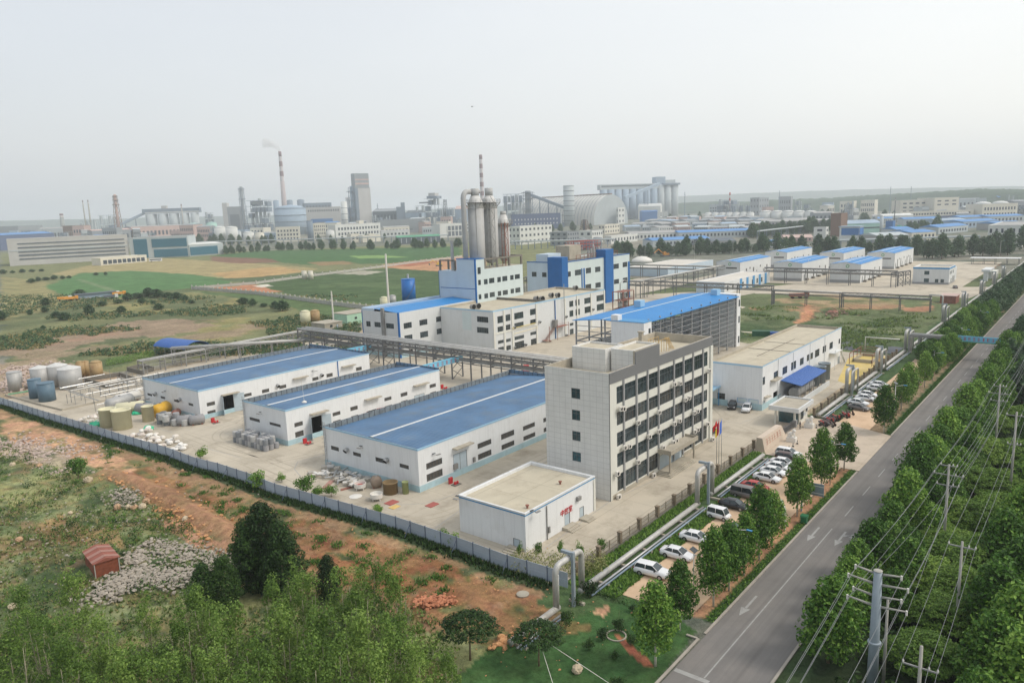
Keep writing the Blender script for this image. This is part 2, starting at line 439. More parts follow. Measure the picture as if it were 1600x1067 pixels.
WX=gx+(fbm(gx,gy,9,3,5)-0.5)*5*np.clip(RRg/90,0.5,4);WY=gy+(fbm(gx,gy,9,3,9)-0.5)*5*np.clip(RRg/90,0.5,4)
colr=np.zeros(gx.shape+(3,))
def mixc(mask,c):
 m=np.clip(mask,0,1)[...,None]
 colr[:]=colr*(1-m)+np.array(c[:3])*m
def zone(pts,c,warp=1.0,amt=1.0,patch=None):
 x=gx+(WX-gx)*warp;y=gy+(WY-gy)*warp
 m=inpoly(x,y,pts).astype(float)*amt
 if patch:m=m*np.clip((fbm(gx,gy,patch[0],4,patch[2]if len(patch)>2 else 21)-patch[1])*9,0,1)
 mixc(m,c);return m
n1=fbm(gx,gy,40,5,1);n2=fbm(gx,gy,7,4,2);n3=fbm(gx,gy,150,4,3)
GRASS=L(88,102,56);GRASS2=L(118,122,74);DRY=L(160,144,104);DGREEN=L(52,76,40);REDSOIL=L(150,122,92);PINK=L(146,128,108)
colr[:]=np.array(L(116,118,104)[:3])
mixc((n3-0.45)*4,L(134,130,118));mixc((n1-0.52)*5,L(84,98,78))
zone(PX((0,395),(400,392),(720,380),(900,378),(900,420),(720,470),(500,520),(0,620)),GRASS2)
zone(PX((0,470),(320,440),(500,470),(500,520),(240,545),(0,590)),GRASS2,1,1)
zone(PX((0,470),(320,440),(560,480),(500,520),(240,545),(0,590)),GRASS,1,0.8,(38,0.5,4))
zone(PX((0,480),(300,450),(500,495),(430,520),(0,580)),DRY,1,0.5,(25,0.55,8))
zone(PX((0,432),(72,440),(98,470),(70,486),(0,500)),L(140,134,94),0.3)
for k in range(9):
 a=G(0,436+k*7);zone(PX((0,436+k*7),(20+k*6,440+k*6),(22+k*6,441.5+k*6),(0,438+k*7)),L(112,116,76),0.1,0.7)
zone(PX((80,428),(150,412),(230,402),(420,413),(500,420),(430,432),(330,438),(210,424),(110,432)),L(154,142,102),0.3)
zone(PX((68,448),(125,427),(205,423),(290,428),(370,437),(350,445),(240,456),(180,466),(100,462)),L(76,124,58),0.25)
zone(PX((120,437),(126,436),(210,462),(200,464)),L(120,135,90),0.1,0.7)
zone(PX((330,428),(400,419),(440,417),(478,424),(405,433),(365,436)),L(172,144,100),0.3)
zone(PX((330,436),(400,433),(480,426),(600,420),(600,425),(470,436),(390,442)),L(86,104,60),0.3)
zone(PX((400,392),(720,385),(720,404),(600,412),(480,414),(330,400)),L(64,108,48),0.3)
zone(PX((545,400),(600,399),(640,402),(560,404)),L(128,168,60),0.2,0.8)
zone(PX((330,401),(420,404),(440,410),(370,412),(330,408)),L(124,92,80),0.3,0.9)
zone(PX((480,410),(540,408),(560,412),(500,415)),L(150,120,92),0.3,0.8)
zone(PX((395,440),(480,430),(600,420),(700,412),(760,420),(760,470),(640,482),(560,474),(440,458)),L(70,98,46),0.3)
zone(PX((500,435),(640,428),(690,440),(600,470),(500,455)),L(86,112,56),0.5,0.8,(30,0.5,3))
zone(PX((520,428),(570,423),(600,424),(570,430)),L(170,165,150),0.4,0.9)
zone(PX((600,413),(700,402),(760,400),(760,420),(680,424),(600,418)),L(178,136,102),0.3)
zone(PX((600,416),(660,409),(700,408),(640,416)),L(160,102,78),0.3,0.9)
zone(PX((330,450),(400,444),(440,456),(380,460)),L(172,122,92),0.3)
zone(PX((400,446),(420,444),(425,447),(405,449)),L(205,200,185),0.3)
zone(PX((300,455),(420,460),(520,478),(600,490),(560,505),(400,470)),L(84,110,52),0.3)
zone(PX((35,536),(120,516),(200,503),(290,497),(330,503),(300,520),(180,535),(80,548),(0,560),(0,550)),PINK,1.2,0.95)
zone(PX((0,555),(90,545),(180,540),(260,527),(300,520),(330,512),(400,505),(440,512),(330,530),(240,545),(150,552),(0,575)),PINK,1.5,0.8,(14,0.42,6))
zone(PX((60,540),(150,520),(220,510),(150,530)),L(158,128,108),1.5,0.7)
zone(PX((120,540),(240,522),(230,528),(110,547)),GRASS,1,0.9)
zone(PX((0,575),(60,565),(160,560),(240,545),(160,580),(60,590)),L(96,112,64),1)
zone(PX((0,575),(65,570),(75,590),(40,612),(0,612)),L(170,138,122),1,0.85,(6,0.45,2))
zone([(62,40),(240,40),(240,240),(62,240)],L(170,155,130),0)
zone([(66,200),(66,300),(100,300),(100,235)],L(165,145,122),0.3,0.8)
mead=[(236,52),(330,50),(336,130),(336,200),(236,200)]
zone([(236,49),(520,49),(520,66),(430,66),(425,260),(236,260)],L(96,110,60),0)
zone([(240,50),(330,52),(320,120),(240,140)],L(62,88,42),1.2,0.9,(16,0.47,4))
zone([(240,50),(330,52),(320,130),(240,140)],L(122,128,80),1.2,0.8,(12,0.55,14))
zone([(330,60),(420,70),(420,150),(340,150)],L(158,136,108),1.0,0.9,(18,0.52,15))
zone(PX((1180,478),(1410,474),(1400,482),(1230,490),(1180,486)),L(168,132,104),0.5,0.85,(9,0.42,5))
zone(PX((1253,474),(1262,474),(1272,488),(1266,498),(1250,506),(1238,508),(1252,494),(1256,484)),L(188,138,104),0.15)
zone(PX((1354,447),(1364,447),(1372,458),(1362,462),(1350,458)),L(182,136,108),0.3,0.9)
zone(PX((1415,480),(1460,478),(1450,486),(1418,488)),L(176,128,102),0.5,0.9)
zone(PX((1230,500),(1180,520),(1160,500)),L(60,86,40),1,0.6)
zone(PX((1515,410),(1560,409),(1555,418),(1530,430),(1505,428)),L(160,118,88),0.3)
ft=FENCE
waste=[(x,y)for x,y in ft]+[(72,47),(60,40),(0,40),(-80,300),(0,420)]
mW=zone(waste,L(98,116,58),0)
zone(waste,L(132,142,82),0,0.85,(11,0.5,2));zone(waste,L(52,78,36),0,0.85,(7,0.53,7));zone(waste,L(146,126,92),0,0.75,(8,0.55,12));zone(waste,L(150,152,92),0,0.8,(14,0.54,33));zone(waste,L(92,78,58),0,0.6,(5,0.6,35));zone(PX((100,800),(180,830),(190,860),(120,850),(60,830)),L(158,126,92),.8,.7)
strip=[(x,y)for x,y in ft]
band=strip+[(x-w_,y)for(x,y),w_ in zip(reversed(strip),[14,16,17,17,17,14,11,10,9,9,9,9,9,8,7,7])]
zone(band,REDSOIL,0.5)
zone(PX((150,700),(260,745),(420,800),(600,850),(870,940),(860,985),(760,1010),(640,960),(440,880),(300,830),(200,760)),L(144,108,76),0.5,0.95)
zone(PX((300,770),(600,850),(870,950),(800,1000),(600,930)),L(136,92,62),0.8,0.7,(6,0.5,31))
zone(PX((0,648),(70,665),(140,690),(215,730),(200,742),(120,726),(0,676)),L(190,150,118),0.3)
zone(PX((0,690),(60,690),(110,712),(90,735),(0,715)),L(176,160,140),0.6,0.8)
zone(PX((270,805),(340,850),(370,862),(350,876),(290,850),(255,812)),L(172,132,104),0.3)
zone(waste,L(66,90,42),0,0.85,(3.2,0.6,17));zone(band,L(90,108,60),0.5,.75,(4.5,.6,23));zone(waste,L(150,126,100),0,0.5,(2.2,0.6,19))
edge=strip+[(x-2.2,y)for x,y in reversed(strip)]
zone(edge,L(54,82,40),0.12,0.9)
zone(PX((700,1067),(780,1000),(870,972),(975,925),(1090,985),(1022,1067),(990,1120),(700,1120)),L(58,102,36),0.1)
zone(PX((800,990),(880,965),(930,975),(900,985),(820,1000)),L(140,112,80),0.4,0.7)
zone(PX((958,990),(968,990),(990,1010),(1020,1035),(1020,1042),(1005,1040),(975,1012)),L(160,100,76),0.1)
zone(PX((920,955),(930,943),(953,947),(945,963)),L(190,150,118),0.0)
zone([(30,-60),(30,22),(520,22),(900,20),(900,-200),(30,-200)],L(46,66,34),0)
zone([(60,20.5),(430,20.5),(430,24),(60,24)],L(60,84,42),0)
zone([(72,43.5),(136,43.5),(136,51.5),(66,51.5),(66,46)],L(74,104,48),0.1)
zone([(158,41.5),(520,43),(520,50),(158,50)],L(66,96,44),0.1)
zone([(74,31.9),(134,31.9),(134,35),(74,35)],L(170,130,98),0.08)
zone([(74,31.9),(134,31.9),(134,33.5),(74,33.5)],L(58,90,40),0.05);zone([(156,31.9),(700,31.9),(700,37),(156,37)],L(140,118,88),0.2,0.8)
zone([(158,31.9),(700,31.9),(700,33.8),(158,33.8)],L(62,92,42),0.05);zone([(236,37),(700,37),(700,44),(236,44)],L(62,86,42),0.1)
lum=(colr@np.array([.3,.55,.15]))[...,None]
grn=np.clip((colr[...,1]-colr[...,0])/(colr[...,1]+1e-4)*6+.35,.1,1)[...,None];colr[:]=colr+(lum-colr)*0.30*grn
hz=(fbm(gx,gy,9,4,40)-0.5)*1.3+(fbm(gx,gy,1.8,2,44)-0.5)*0.45
d_f=np.interp(gy,[p[1]for p in reversed(FENCE)],[p[0]for p in reversed(FENCE)])-gx
mask=np.clip((d_f-1.5)/6,0,1)*(mW>0)*np.clip((400-RRg)/200,0,1)
z=hz*mask
bank=PX((165,742),(200,752),(250,772),(300,800),(350,830),(365,850))
for i in range(len(bank)-1):
 ax,ay=bank[i];bx,by=bank[i+1];L2=(bx-ax)**2+(by-ay)**2
 t_=np.clip(((gx-ax)*(bx-ax)+(gy-ay)*(by-ay))/L2,0,1)
 dd=np.hypot(gx-ax-t_*(bx-ax),gy-ay-t_*(by-ay))
 z=np.maximum(z,(1.3-dd*0.45)*mask*(0.7+0.6*n2));mixc(np.clip(1.6-dd*0.6,0,1)*mask*.8,L(160,124,96))
m_m=inpoly(gx,gy,[(240,53),(330,55),(325,130),(240,140)])
z=z+m_m*np.clip(fbm(gx,gy,10,3,60)-0.45,0,1)*4
z=z-0.02
z[RRg>1500]-=0.0
nr,na=gx.shape
V=np.stack([gx,gy,z],-1).reshape(-1,3)
ii,jj=np.meshgrid(np.arange(nr-1),np.arange(na),indexing='ij')
jn=(jj+1)%na
F_=np.stack([ii*na+jj,(ii+1)*na+jj,(ii+1)*na+jn,ii*na+jn],-1).reshape(-1,4)
me=bpy.data.meshes.new('ground')
me.vertices.add(len(V));me.vertices.foreach_set('co',V.ravel())
me.loops.add(F_.size);me.loops.foreach_set('vertex_index',F_.ravel().astype(np.int32))
me.polygons.add(len(F_));me.polygons.foreach_set('loop_start',(np.arange(len(F_))*4).astype(np.int32))
me.polygons.foreach_set('use_smooth',np.ones(len(F_),bool))
me.update();me.validate()
at=me.color_attributes.new('soil','FLOAT_COLOR','POINT')
at.data.foreach_set('color',np.concatenate([colr.reshape(-1,3),np.ones((len(V),1))],1).ravel().astype(np.float32))
gm=bpy.data.materials.new('ground_soil_and_grass');gm.use_nodes=True
n=gm.node_tree.nodes;l=gm.node_tree.links;b=n['Principled BSDF'];b.inputs['Roughness'].default_value=0.95;b.inputs['Specular IOR Level'].default_value=0.1
at_n=n.new('ShaderNodeVertexColor');at_n.layer_name='soil'
t=n.new('ShaderNodeTexCoord')
def _nz(s,d,r=0.65):
 q=n.new('ShaderNodeTexNoise');q.inputs['Scale'].default_value=s;q.inputs['Detail'].default_value=d;q.inputs['Roughness'].default_value=r
 l.new(t.outputs['Object'],q.inputs['Vector']);return q.outputs['Fac']
def _mr(v,a,b_,c,d):
 q=n.new('ShaderNodeMapRange');l.new(v,q.inputs[0])
 for i,x in enumerate((a,b_,c,d)):q.inputs[i+1].default_value=x
 return q.outputs[0]
hs=n.new('ShaderNodeHueSaturation');l.new(at_n.outputs[0],hs.inputs['Color'])
mul=n.new('ShaderNodeMath');mul.operation='MULTIPLY'
l.new(_mr(_nz(0.9,8,0.8),0.3,0.7,0.5,1.5),mul.inputs[0]);l.new(_mr(_nz(0.07,9,.75),0.3,0.7,0.62,1.38),mul.inputs[1])
l.new(mul.outputs[0],hs.inputs['Value'])
l.new(_mr(_nz(0.35,4),0.3,0.7,0.485,0.515),hs.inputs['Hue'])
l.new(hs.outputs[0],b.inputs['Base Color'])
bp=n.new('ShaderNodeBump');bp.inputs['Distance'].default_value=0.35;bp.inputs['Strength'].default_value=0.8
l.new(_nz(1.3,6,0.7),bp.inputs['Height']);l.new(bp.outputs[0],b.inputs['Normal'])
me.materials.append(gm)
go=bpy.data.objects.new('ground',me);COL.objects.link(go);tag(go,kind='structure')
def sheet(name,poly,z0,m,kind='structure',thick=0.0):
 mb=MB()
 if thick:mb.prism(poly,z0,z0+thick)
 else:mb.add([(x,y,z0)for x,y in poly],[tuple(range(len(poly)))])
 return tag(mb.build(name,m),kind=kind)
def ccw(p):
 a=sum(p[i][0]*p[(i+1)%len(p)][1]-p[(i+1)%len(p)][0]*p[i][1]for i in range(len(p)))
 return p if a>0 else p[::-1]
M['yard']=mat('yard_concrete',L(184,175,158),0.92,0.12,0.09,dirt=L(126,116,100),dirt_amt=0.85,dirt_scale=0.11,fine=0.2,bump=0.01,tiles=dict(w=5,h=5,m=0.08,col=L(122,112,96),amt=0.3))
M['yard2']=mat('apron_concrete',L(190,176,158),0.92,0.08,0.2,dirt=L(150,136,118),dirt_amt=0.7,dirt_scale=0.25,fine=0.1,tiles=dict(w=5,h=5,m=0.05,col=L(150,138,122),amt=0.4))
M['road']=mat('asphalt_road',L(122,119,116),0.88,0.07,0.35,dirt=L(140,134,128),dirt_amt=0.75,dirt_scale=0.09,fine=0.22,lanes=.5,bump=0.005,bump_scale=20)
M['asphalt_d']=mat('dark_asphalt',L(88,92,98),0.88,0.08,0.3)
M['pad']=mat('parking_pad',L(204,176,146),0.95,0.08,0.4,dirt=L(172,140,112),dirt_amt=0.7,dirt_scale=0.3,fine=0.15)
M['kerb']=mat('kerb_stone',L(165,158,148),0.9,0.12,0.8)
fx=[(x+0.15,y)for x,y in FENCE]
yard=ccw(fx[::-1]+[(64,236),(170,236),(185,212),(250,212),(262,150),(262,96),(240,92),(240,51.5),(72,51.2)]if False else[(72,51.3),(240,51.3),(240,92),(262,96),(262,175),(330,180),(345,190),(345,215),(262,215),(180,236),(66,236)]+[p for p in fx if p[1]<234 and p[1]>52])
sheet('concrete_yard',yard,0.05,M['yard'])
sheet('road',[(30,23.2),(12000,23.2),(12000,31.9),(30,31.9)],0.03,M['road'])
sheet('gate_apron',[(133.5,31.9),(157.5,31.9),(162,43),(163,53),(133.5,53)],0.07,M['yard2'])
sheet('parking_pavement',[(73.5,34.9),(134,34.9),(134,44),(73.5,44)],0.045,M['pad'])
sheet('parking_pavement',[(157,36.5),(238,36.5),(238,43.2),(162,43.2)],0.045,M['pad'])
sheet('side_road',[(243,49.5),(255,49.5),(262,96),(244,96)],0.06,M['asphalt_d'])
M['shadegrey']=M['yard']
sheet('compound_pavement',ccw(PX((1170,451),(1240,444),(1470,449),(1560,448),(1515,466),(1430,462),(1180,459))+[]),0.05,M['yard'])
sheet('compound_pavement',[(425,60),(600,60),(600,205),(425,205)],0.04,M['yard'])
sheet('compound_pavement',ccw(PX((980,462),(1100,455),(1180,450),(1180,458),(1120,470),(1165,480),(1150,487),(985,472))),0.06,M['yard'])
sheet('compound_pavement',[(340,196),(430,196),(430,240),(340,240)],0.03,M['yard'])
def kerb(pts,w=0.28,h=0.13,z=0.02):
 mb=MB()
 for(a,b2)in zip(pts[:-1],pts[1:]):
  a=Vector((a[0],a[1],0));b2=Vector((b2[0],b2[1],0));d=(b2-a).normalized();nn=Vector((-d.y,d.x,0))*(w/2)
  mb.prism(ccw([tuple((a-nn)[:2]),tuple((b2-nn)[:2]),tuple((b2+nn)[:2]),tuple((a+nn)[:2])]),z,z+h)
 return tag(mb.build('kerb',M['kerb']),kind='structure')
kerb([(71.3,32.05),(133,32.05)]);kerb([(157.5,32.05),(700,32.05)]);kerb([(30,32.2),(70,32.2)]);kerb([(70,32.35),(70,33.6)])
kerb([(40,23.05),(700,23.05)])
def paint(poly,z=0.036):return tag(MB().add([(x,y,z)for x,y in poly],[tuple(range(len(poly)))]).build('road_marking',M['marking']),kind='structure')
x=100.0
for k in range(70):
 xa=112.5+k*5.1*1.95
 if xa<600:paint([(xa,28.45),(xa+4.6,28.45),(xa+4.6,28.6),(xa,28.6)])
paint([(64,28.7),(107,28.7),(107,28.85),(64,28.85)])
paint([(63.3,28.1),(63.9,28.1),(63.9,31.8),(63.3,31.8)])
def arrow(x,y,turn=False):
 mb=MB()
 mb.add([(x+1.9,y-.14,.037),(x+5.4,y-.14,.037),(x+5.4,y+.14,.037),(x+1.9,y+.14,.037)],[(0,1,2,3)])
 mb.add([(x,y,.037),(x+2.0,y-.55,.037),(x+2.0,y+.55,.037)],[(0,1,2)])
 if turn:
  mb.add([(x+3.6,y-.14,.038),(x+4.4,y-1.0,.038),(x+4.8,y-.9,.038),(x+4.2,y-.14,.038)],[(0,1,2,3)])
  mb.add([(x+3.3,y-1.6,.038),(x+5.2,y-1.15,.038),(x+4.1,y-.55,.038)],[(0,1,2)])
 return tag(mb.build('road_marking',M['marking']),kind='structure')
arrow(77.1,30.5);arrow(101.0,30.4);arrow(101.5,26.9,True)
def yardline(pts,w=0.13,z=0.056):
 mb=MB()
 for a,b2 in zip(pts[:-1],pts[1:]):
  a=Vector((a[0],a[1],0));b2=Vector((b2[0],b2[1],0));d=(b2-a).normalized();nn=Vector((-d.y,d.x,0))*(w/2);d=d*0.02
  q=[a-nn-d,b2-nn+d,b2+nn+d,a+nn-d]
  mb.add([(p.x,p.y,z)for p in q],[(0,1,2,3)])
 return tag(mb.build('yard_marking',M['marking']),kind='structure')
yardline(PX((850,858),(955,782),(1032,746)))
yardline(PX((566,775),(590,783),(620,789),(660,787),(690,780),(720,768)))
yardline(PX((680,825),(718,798)))
yardline(PX((470,745),(460,733),(465,722),(485,716),(505,712)))
yardline(PX((320,700),(350,708),(378,716)))
yardline(PX((290,672),(345,664),(380,655)))
yardline(PX((230,665),(270,676)))
yardline([(96,52.6),(132,52.6)],0.1);yardline([(140,80.5),(86,80.5)],.12);yardline([(150,67),(150,60),(158,58.5)],.12)
for k in range(5):yardline([(157.5,60.5+k*2.6),(162,60.5+k*2.6)],.1)
def ridge(name,pts,depth,colm,seed,y0=None):
 mb=MB();rows=5;vs=[]
 for px,py,rng_ in pts:
  d=ray(px,300);d=Vector((d.x,d.y,0)).normalized();p=d*rng_;h=max(ZAT(p.x,p.y,py),3)
  for k in range(rows):
   t_=k/(rows-1);q=d*(rng_-depth/2+depth*t_)
   vs.append((q.x,q.y,(h if k else 0)*math.sin(math.pi*min(1,t_+0.0))**0.6 if 0<t_<1 else-3))
 m=len(pts)
 fs=[(i*rows+k,(i+1)*rows+k,(i+1)*rows+k+1,i*rows+k+1)for i in range(m-1)for k in range(rows-1)]
 mb.add(vs,fs)
 o=mb.build(name,colm,smooth=True);return tag(o,kind='structure')
M['hillwood']=mat('distant_woodland',L(62,82,62),0.95,0.3,0.02,bump=6,bump_scale=0.03)
M['hillfield']=mat('distant_fields',L(128,132,90),0.95,0.2,0.01)
def fill(pts,n,jit,seed):
 r=random.Random(seed);out=[]
 for i in range(len(pts)-1):
  for k in range(n):
   t_=k/n;a,b2=pts[i],pts[i+1]
   out.append((a[0]+(b2[0]-a[0])*t_,a[1]+(b2[1]-a[1])*t_+r.uniform(-jit,jit),a[2]+(b2[2]-a[2])*t_))
 return out+[pts[-1]]
ridge('hills',fill([(1180,313,3100),(1300,309.5,3000),(1360,305,2900),(1440,301,2700),(1530,295,2600),(1600,296,2500),(1750,294,2400),(2100,300,2300)],22,0.7,1),500,M['hillwood'],1)
ridge('hills',fill([(1040,318,3600),(1120,315,3500),(1210,316,3200),(1300,318,3300)],20,0.5,2),500,M['hillwood'],1)
ridge('hills',fill([(850,318,8200),(1100,305,8200),(1250,299,8200),(1420,294,8200),(1600,291,8200),(2000,284,8200)],10,0.4,3),1500,M['hillwood'],1)
ridge('hills',fill([(-500,360,7600),(-100,346,7600),(100,343,7600),(350,338,7600),(600,330,7600),(860,319,7600)],10,0.6,4),1500,M['hillwood'],1)
hm=bpy.data.materials.new('haze');hm.use_nodes=True
n=hm.node_tree.nodes;n.clear()
pv=n.new('ShaderNodeVolumePrincipled');pv.inputs['Color'].default_value=(0.89,0.95,1.0,1);pv.inputs['Density'].default_value=0.00017;pv.inputs['Anisotropy'].default_value=0.2
mo=n.new('ShaderNodeOutputMaterial');hm.node_tree.links.new(pv.outputs[0],mo.inputs['Volume'])
hb=MB().box(-9800,9800,-9800,9800,-6,262).build('haze',hm);tag(hb,kind='stuff')
WINC={}
def win_mesh(kind,w,h):
 w=round(w,1);h=round(h,1);k=(kind,w,h)
 if k in WINC:return WINC[k]
 mb=MB();f=0.07
 if kind=='louvre':
  mb.mat(1).box(0,w,.10,.13,0,h)
  mb.mat(0);mb.box(0,w,.02,.10,0,f);mb.box(0,w,.02,.10,h-f,h);mb.box(0,f,.02,.10,f,h-f);mb.box(w-f,w,.02,.10,f,h-f)
  nn=max(2,int(round(w/0.85)))
  for i in range(1,nn):mb.box(w*i/nn-.03,w*i/nn+.03,.04,.10,f,h-f)
  me=mb.mesh('window',[M['frame'],M['louvre']])
 elif kind in('glass','teal','wglass','band'):
  mb.mat(1).box(0,w,.10,.13,0,h)
  mb.mat(0);mb.box(0,w,.03,.10,0,f);mb.box(0,w,.03,.10,h-f,h);mb.box(0,f,.03,.10,f,h-f);mb.box(w-f,w,.03,.10,f,h-f)
  nn=max(2,int(round(w/(0.95 if kind!='band' else 1.1))))
  for i in range(1,nn):mb.box(w*i/nn-.03,w*i/nn+.03,.05,.10,f,h-f)
  if h>1.3:mb.box(f,w-f,.045,.10,h*.66-.03,h*.66+.03)
  me=mb.mesh('window',[M['frame_w' if kind=='wglass' else 'frame'],M['glassteal' if kind=='teal' else 'glassdark']])
 elif kind=='door':
  mb.mat(1).box(0,w,.06,.12,0,h)
  mb.mat(0);mb.box(0,w,.0,.06,h-f,h);mb.box(0,f,.0,.06,0,h-f);mb.box(w-f,w,.0,.06,0,h-f)
  if w>1.6:mb.box(w/2-.025,w/2+.025,.03,.06,0,h-f)
  me=mb.mesh('door',[M['steeldark'],M['door']])
 elif kind=='open':
  me=mb.mat(0).box(0,w,3.2,3.3,0,h).mat(0).box(0,.05,.2,3.2,0,h).box(w-.05,w,.2,3.2,0,h).box(.05,w-.05,.2,3.2,h-.05,h).mesh('doorway',[M['black']])
 elif kind=='panel':
  mb.mat(1).box(0,w,.06,.12,0,h);mb.mat(0);mb.box(0,w,.0,.06,h-f,h);mb.box(0,w,0,.06,0,f);mb.box(0,f,.0,.06,f,h-f);mb.box(w-f,w,.0,.06,f,h-f)
  me=mb.mesh('notice_board',[M['trimblue2'],M['cladgreen']])
 WINC[k]=me
 return me
class Bld:
 def __init__(s,name,label,cat,x,y,wx,wy,h,rotz=0,group=None):
  s.x,s.y,s.wx,s.wy,s.h=x,y,wx,wy,h
  s.root=thing(name,label,cat,(x,y,0),rotz,group);s.rotz=rotz
  s.holes={'S':[],'W':[],'N':[],'E':[]}
 def rect(s,face,tl,br):
  if face=='S':
   P,Q=OY(*tl,s.y),OY(*br,s.y);return P.x-s.x,Q.z,Q.x-P.x,P.z-Q.z
  P,Q=OX(*tl,s.x),OX(*br,s.x);return Q.y-s.y,Q.z,P.y-Q.y,P.z-Q.z
 def win(s,face,tl,br,kind='glass'):
  u,z,w,h=s.rect(face,tl,br);return s.hole(face,u,z,w,h,kind)
 def hole(s,face,u,z,w,h,kind='glass'):
  W=s.wx if face in 'SN' else s.wy
  w=max(round(w,1),0.3);h=max(round(h,1),0.3)
  u=min(max(u,0.05),W-w-0.05);z=max(z,0.02)if kind not in('door','open')else 0.02
  if z+h>s.h-.05:h=round(s.h-.1-z-.05,1)
  s.holes[face].append((u,z,w,h,kind));return u,z,w,h
 def walls(s,m,z0=0.0,fm=None,top=None):
  top=s.h if top is None else top
  mb=MB();mats=[m];D=0.2
  for face in 'SWNE':
   W=s.wx if face in 'SN' else s.wy
   mi=0
   if fm and face in fm:
    if fm[face]not in mats:mats.append(fm[face])
    mi=mats.index(fm[face])
   mb.mat(mi)
   def P(u,d,z):
    return{'S':(u,d,z),'N':(s.wx-u,s.wy-d,z),'W':(d,s.wy-u,z),'E':(s.wx-d,u,z)}[face]
   hs_=[]
   for(u,z,w,h,k)in s.holes[face]:
    if face=='W':u=s.wy-u-w
    elif face=='N':u=s.wx-u-w
    hs_.append((u,z,u+w,z+h))
   us=sorted({0,W}|{a for q in hs_ for a in(q[0],q[2])});zs=sorted({z0,top}|{a for q in hs_ for a in(q[1],q[3])})
   us=[u for u in us if 0<=u<=W];zs=[z for z in zs if z0<=z<=top]
   for a,b2 in zip(us[:-1],us[1:]):
    run=None
    for c,d in zip(zs[:-1],zs[1:]):
     um,zm=(a+b2)/2,(c+d)/2
     inside=any(q[0]<um<q[2]and q[1]<zm<q[3]for q in hs_)
     if inside:
      if run is not None:mb.add([P(a,0,run),P(b2,0,run),P(b2,0,c),P(a,0,c)],[(0,1,2,3)]);run=None
     elif run is None:run=c
    if run is not None:mb.add([P(a,0,run),P(b2,0,run),P(b2,0,top),P(a,0,top)],[(0,1,2,3)])
   for(a,c,b2,d)in hs_:
    mb.add([P(a,0,c),P(b2,0,c),P(b2,0,d),P(a,0,d),P(a,D,c),P(b2,D,c),P(b2,D,d),P(a,D,d)],[(0,4,5,1),(1,5,6,2),(2,6,7,3),(3,7,4,0)])
  s.wall=mb.build('wall',mats,s.root)
  for face in 'SWNE':
   for(u,z,w,h,k)in s.holes[face]:
    me=win_mesh(k,w,h)
    loc,rz={'S':((u,0,z),0),'W':((0,u+w,z),-math.pi/2),'N':((u+w,s.wy,z),math.pi),'E':((s.wx,u,z),math.pi/2)}[face]
    place(me,me.name.split('.')[0],s.root,loc,rz)
  return s
 def part(s,name,mb,m,smooth=False):return mb.build(name,m,s.root,smooth)
 def flatroof(s,m=None,drop=1.0,t=0.3,pm=None,coping=None,ch=0.3):
  m=m or M['roofflat'];pm=pm or M['white'];W,Y,h=s.wx,s.wy,s.h
  s.part('roof',MB().add([(t,t,h-drop),(W-t,t,h-drop),(W-t,Y-t,h-drop),(t,Y-t,h-drop)],[(0,1,2,3)]),m)
  mb=MB();o=[(0,0),(W,0),(W,Y),(0,Y)];i_=[(t,t),(W-t,t),(W-t,Y-t),(t,Y-t)]
  for k in range(4):
   j=(k+1)%4
   mb.add([(*o[k],h),(*o[j],h),(*i_[j],h),(*i_[k],h)],[(0,1,2,3)])
   mb.add([(*i_[k],h),(*i_[j],h),(*i_[j],h-drop),(*i_[k],h-drop)],[(0,1,2,3)])
  s.part('parapet',mb,pm)
  if coping:s.band('coping',h-ch,h+.03,coping)
  return s
 def band(s,name,z0,z1,m,out=0.03):
  W,Y=s.wx,s.wy;o=out
  mb=MB()
  mb.box(-o,W+o,-o,0,z0,z1);mb.box(-o,W+o,Y,Y+o,z0,z1);mb.box(-o,0,0,Y,z0,z1);mb.box(W,W+o,0,Y,z0,z1)
  return s.part(name,mb,m)
 def canopy(s,face,tl,br,m=None,out=1.1,th=0.22):
  u,z,w,h=s.rect(face,tl,br);z=z+0.0
  zc=s.rect(face,tl,tl)[1]
  mb=MB()
  if face=='S':mb.hprism([(u,zc-th),(u+w,zc-th),(u+w,zc),(u,zc)],-out,0.0)
  else:mb.box(-out,0.0,u,u+w,zc-th,zc)
  return s.part('door_canopy',mb,m or M['concrete'])
def cr(ox_,oy_,s_):return lambda x,y:(ox_+x/s_,oy_+y/s_)
def on(face,b,p):
 if face=='S':P=OY(*p,b.y);return Vector((P.x-b.x,0,P.z))
 P=OX(*p,b.x);return Vector((0,P.y-b.y,P.z))
VENT=None
def fixtures(b,face,vents=(),lamps=()):
 global VENT
 if VENT is None:
  v=MB();v.tube([(0,0,0),(0,-.35,0)],.38,10).mat(1).tube([(0,-.35,0),(0,-.75,-.25)],.42,10,r1=.5).mat(2).tube([(0,-.752,-.25),(0,-.76,-.255)],.44,10)
  lp=MB();lp.bar((0,0,0),(0,-.8,.25),.06).box(-.45,.45,-1.15,-.75,.22,.30);lp.mat(1).box(-.7,-.1,-.35,.0,.35,.42)
  VENT=(v.mesh('vent_hood',[M['steel'],M['steel'],M['black']]),lp.mesh('wall_lamp',[M['steelgrey'],M['glassdark']]))
 for q in vents:
  p=on(face,b,q);place(VENT[0],'vent_hood',b.root,p,0 if face=='S' else-math.pi/2)
 for q in lamps:
  p=on(face,b,q);place(VENT[1],'wall_lamp',b.root,p,0 if face=='S' else-math.pi/2)
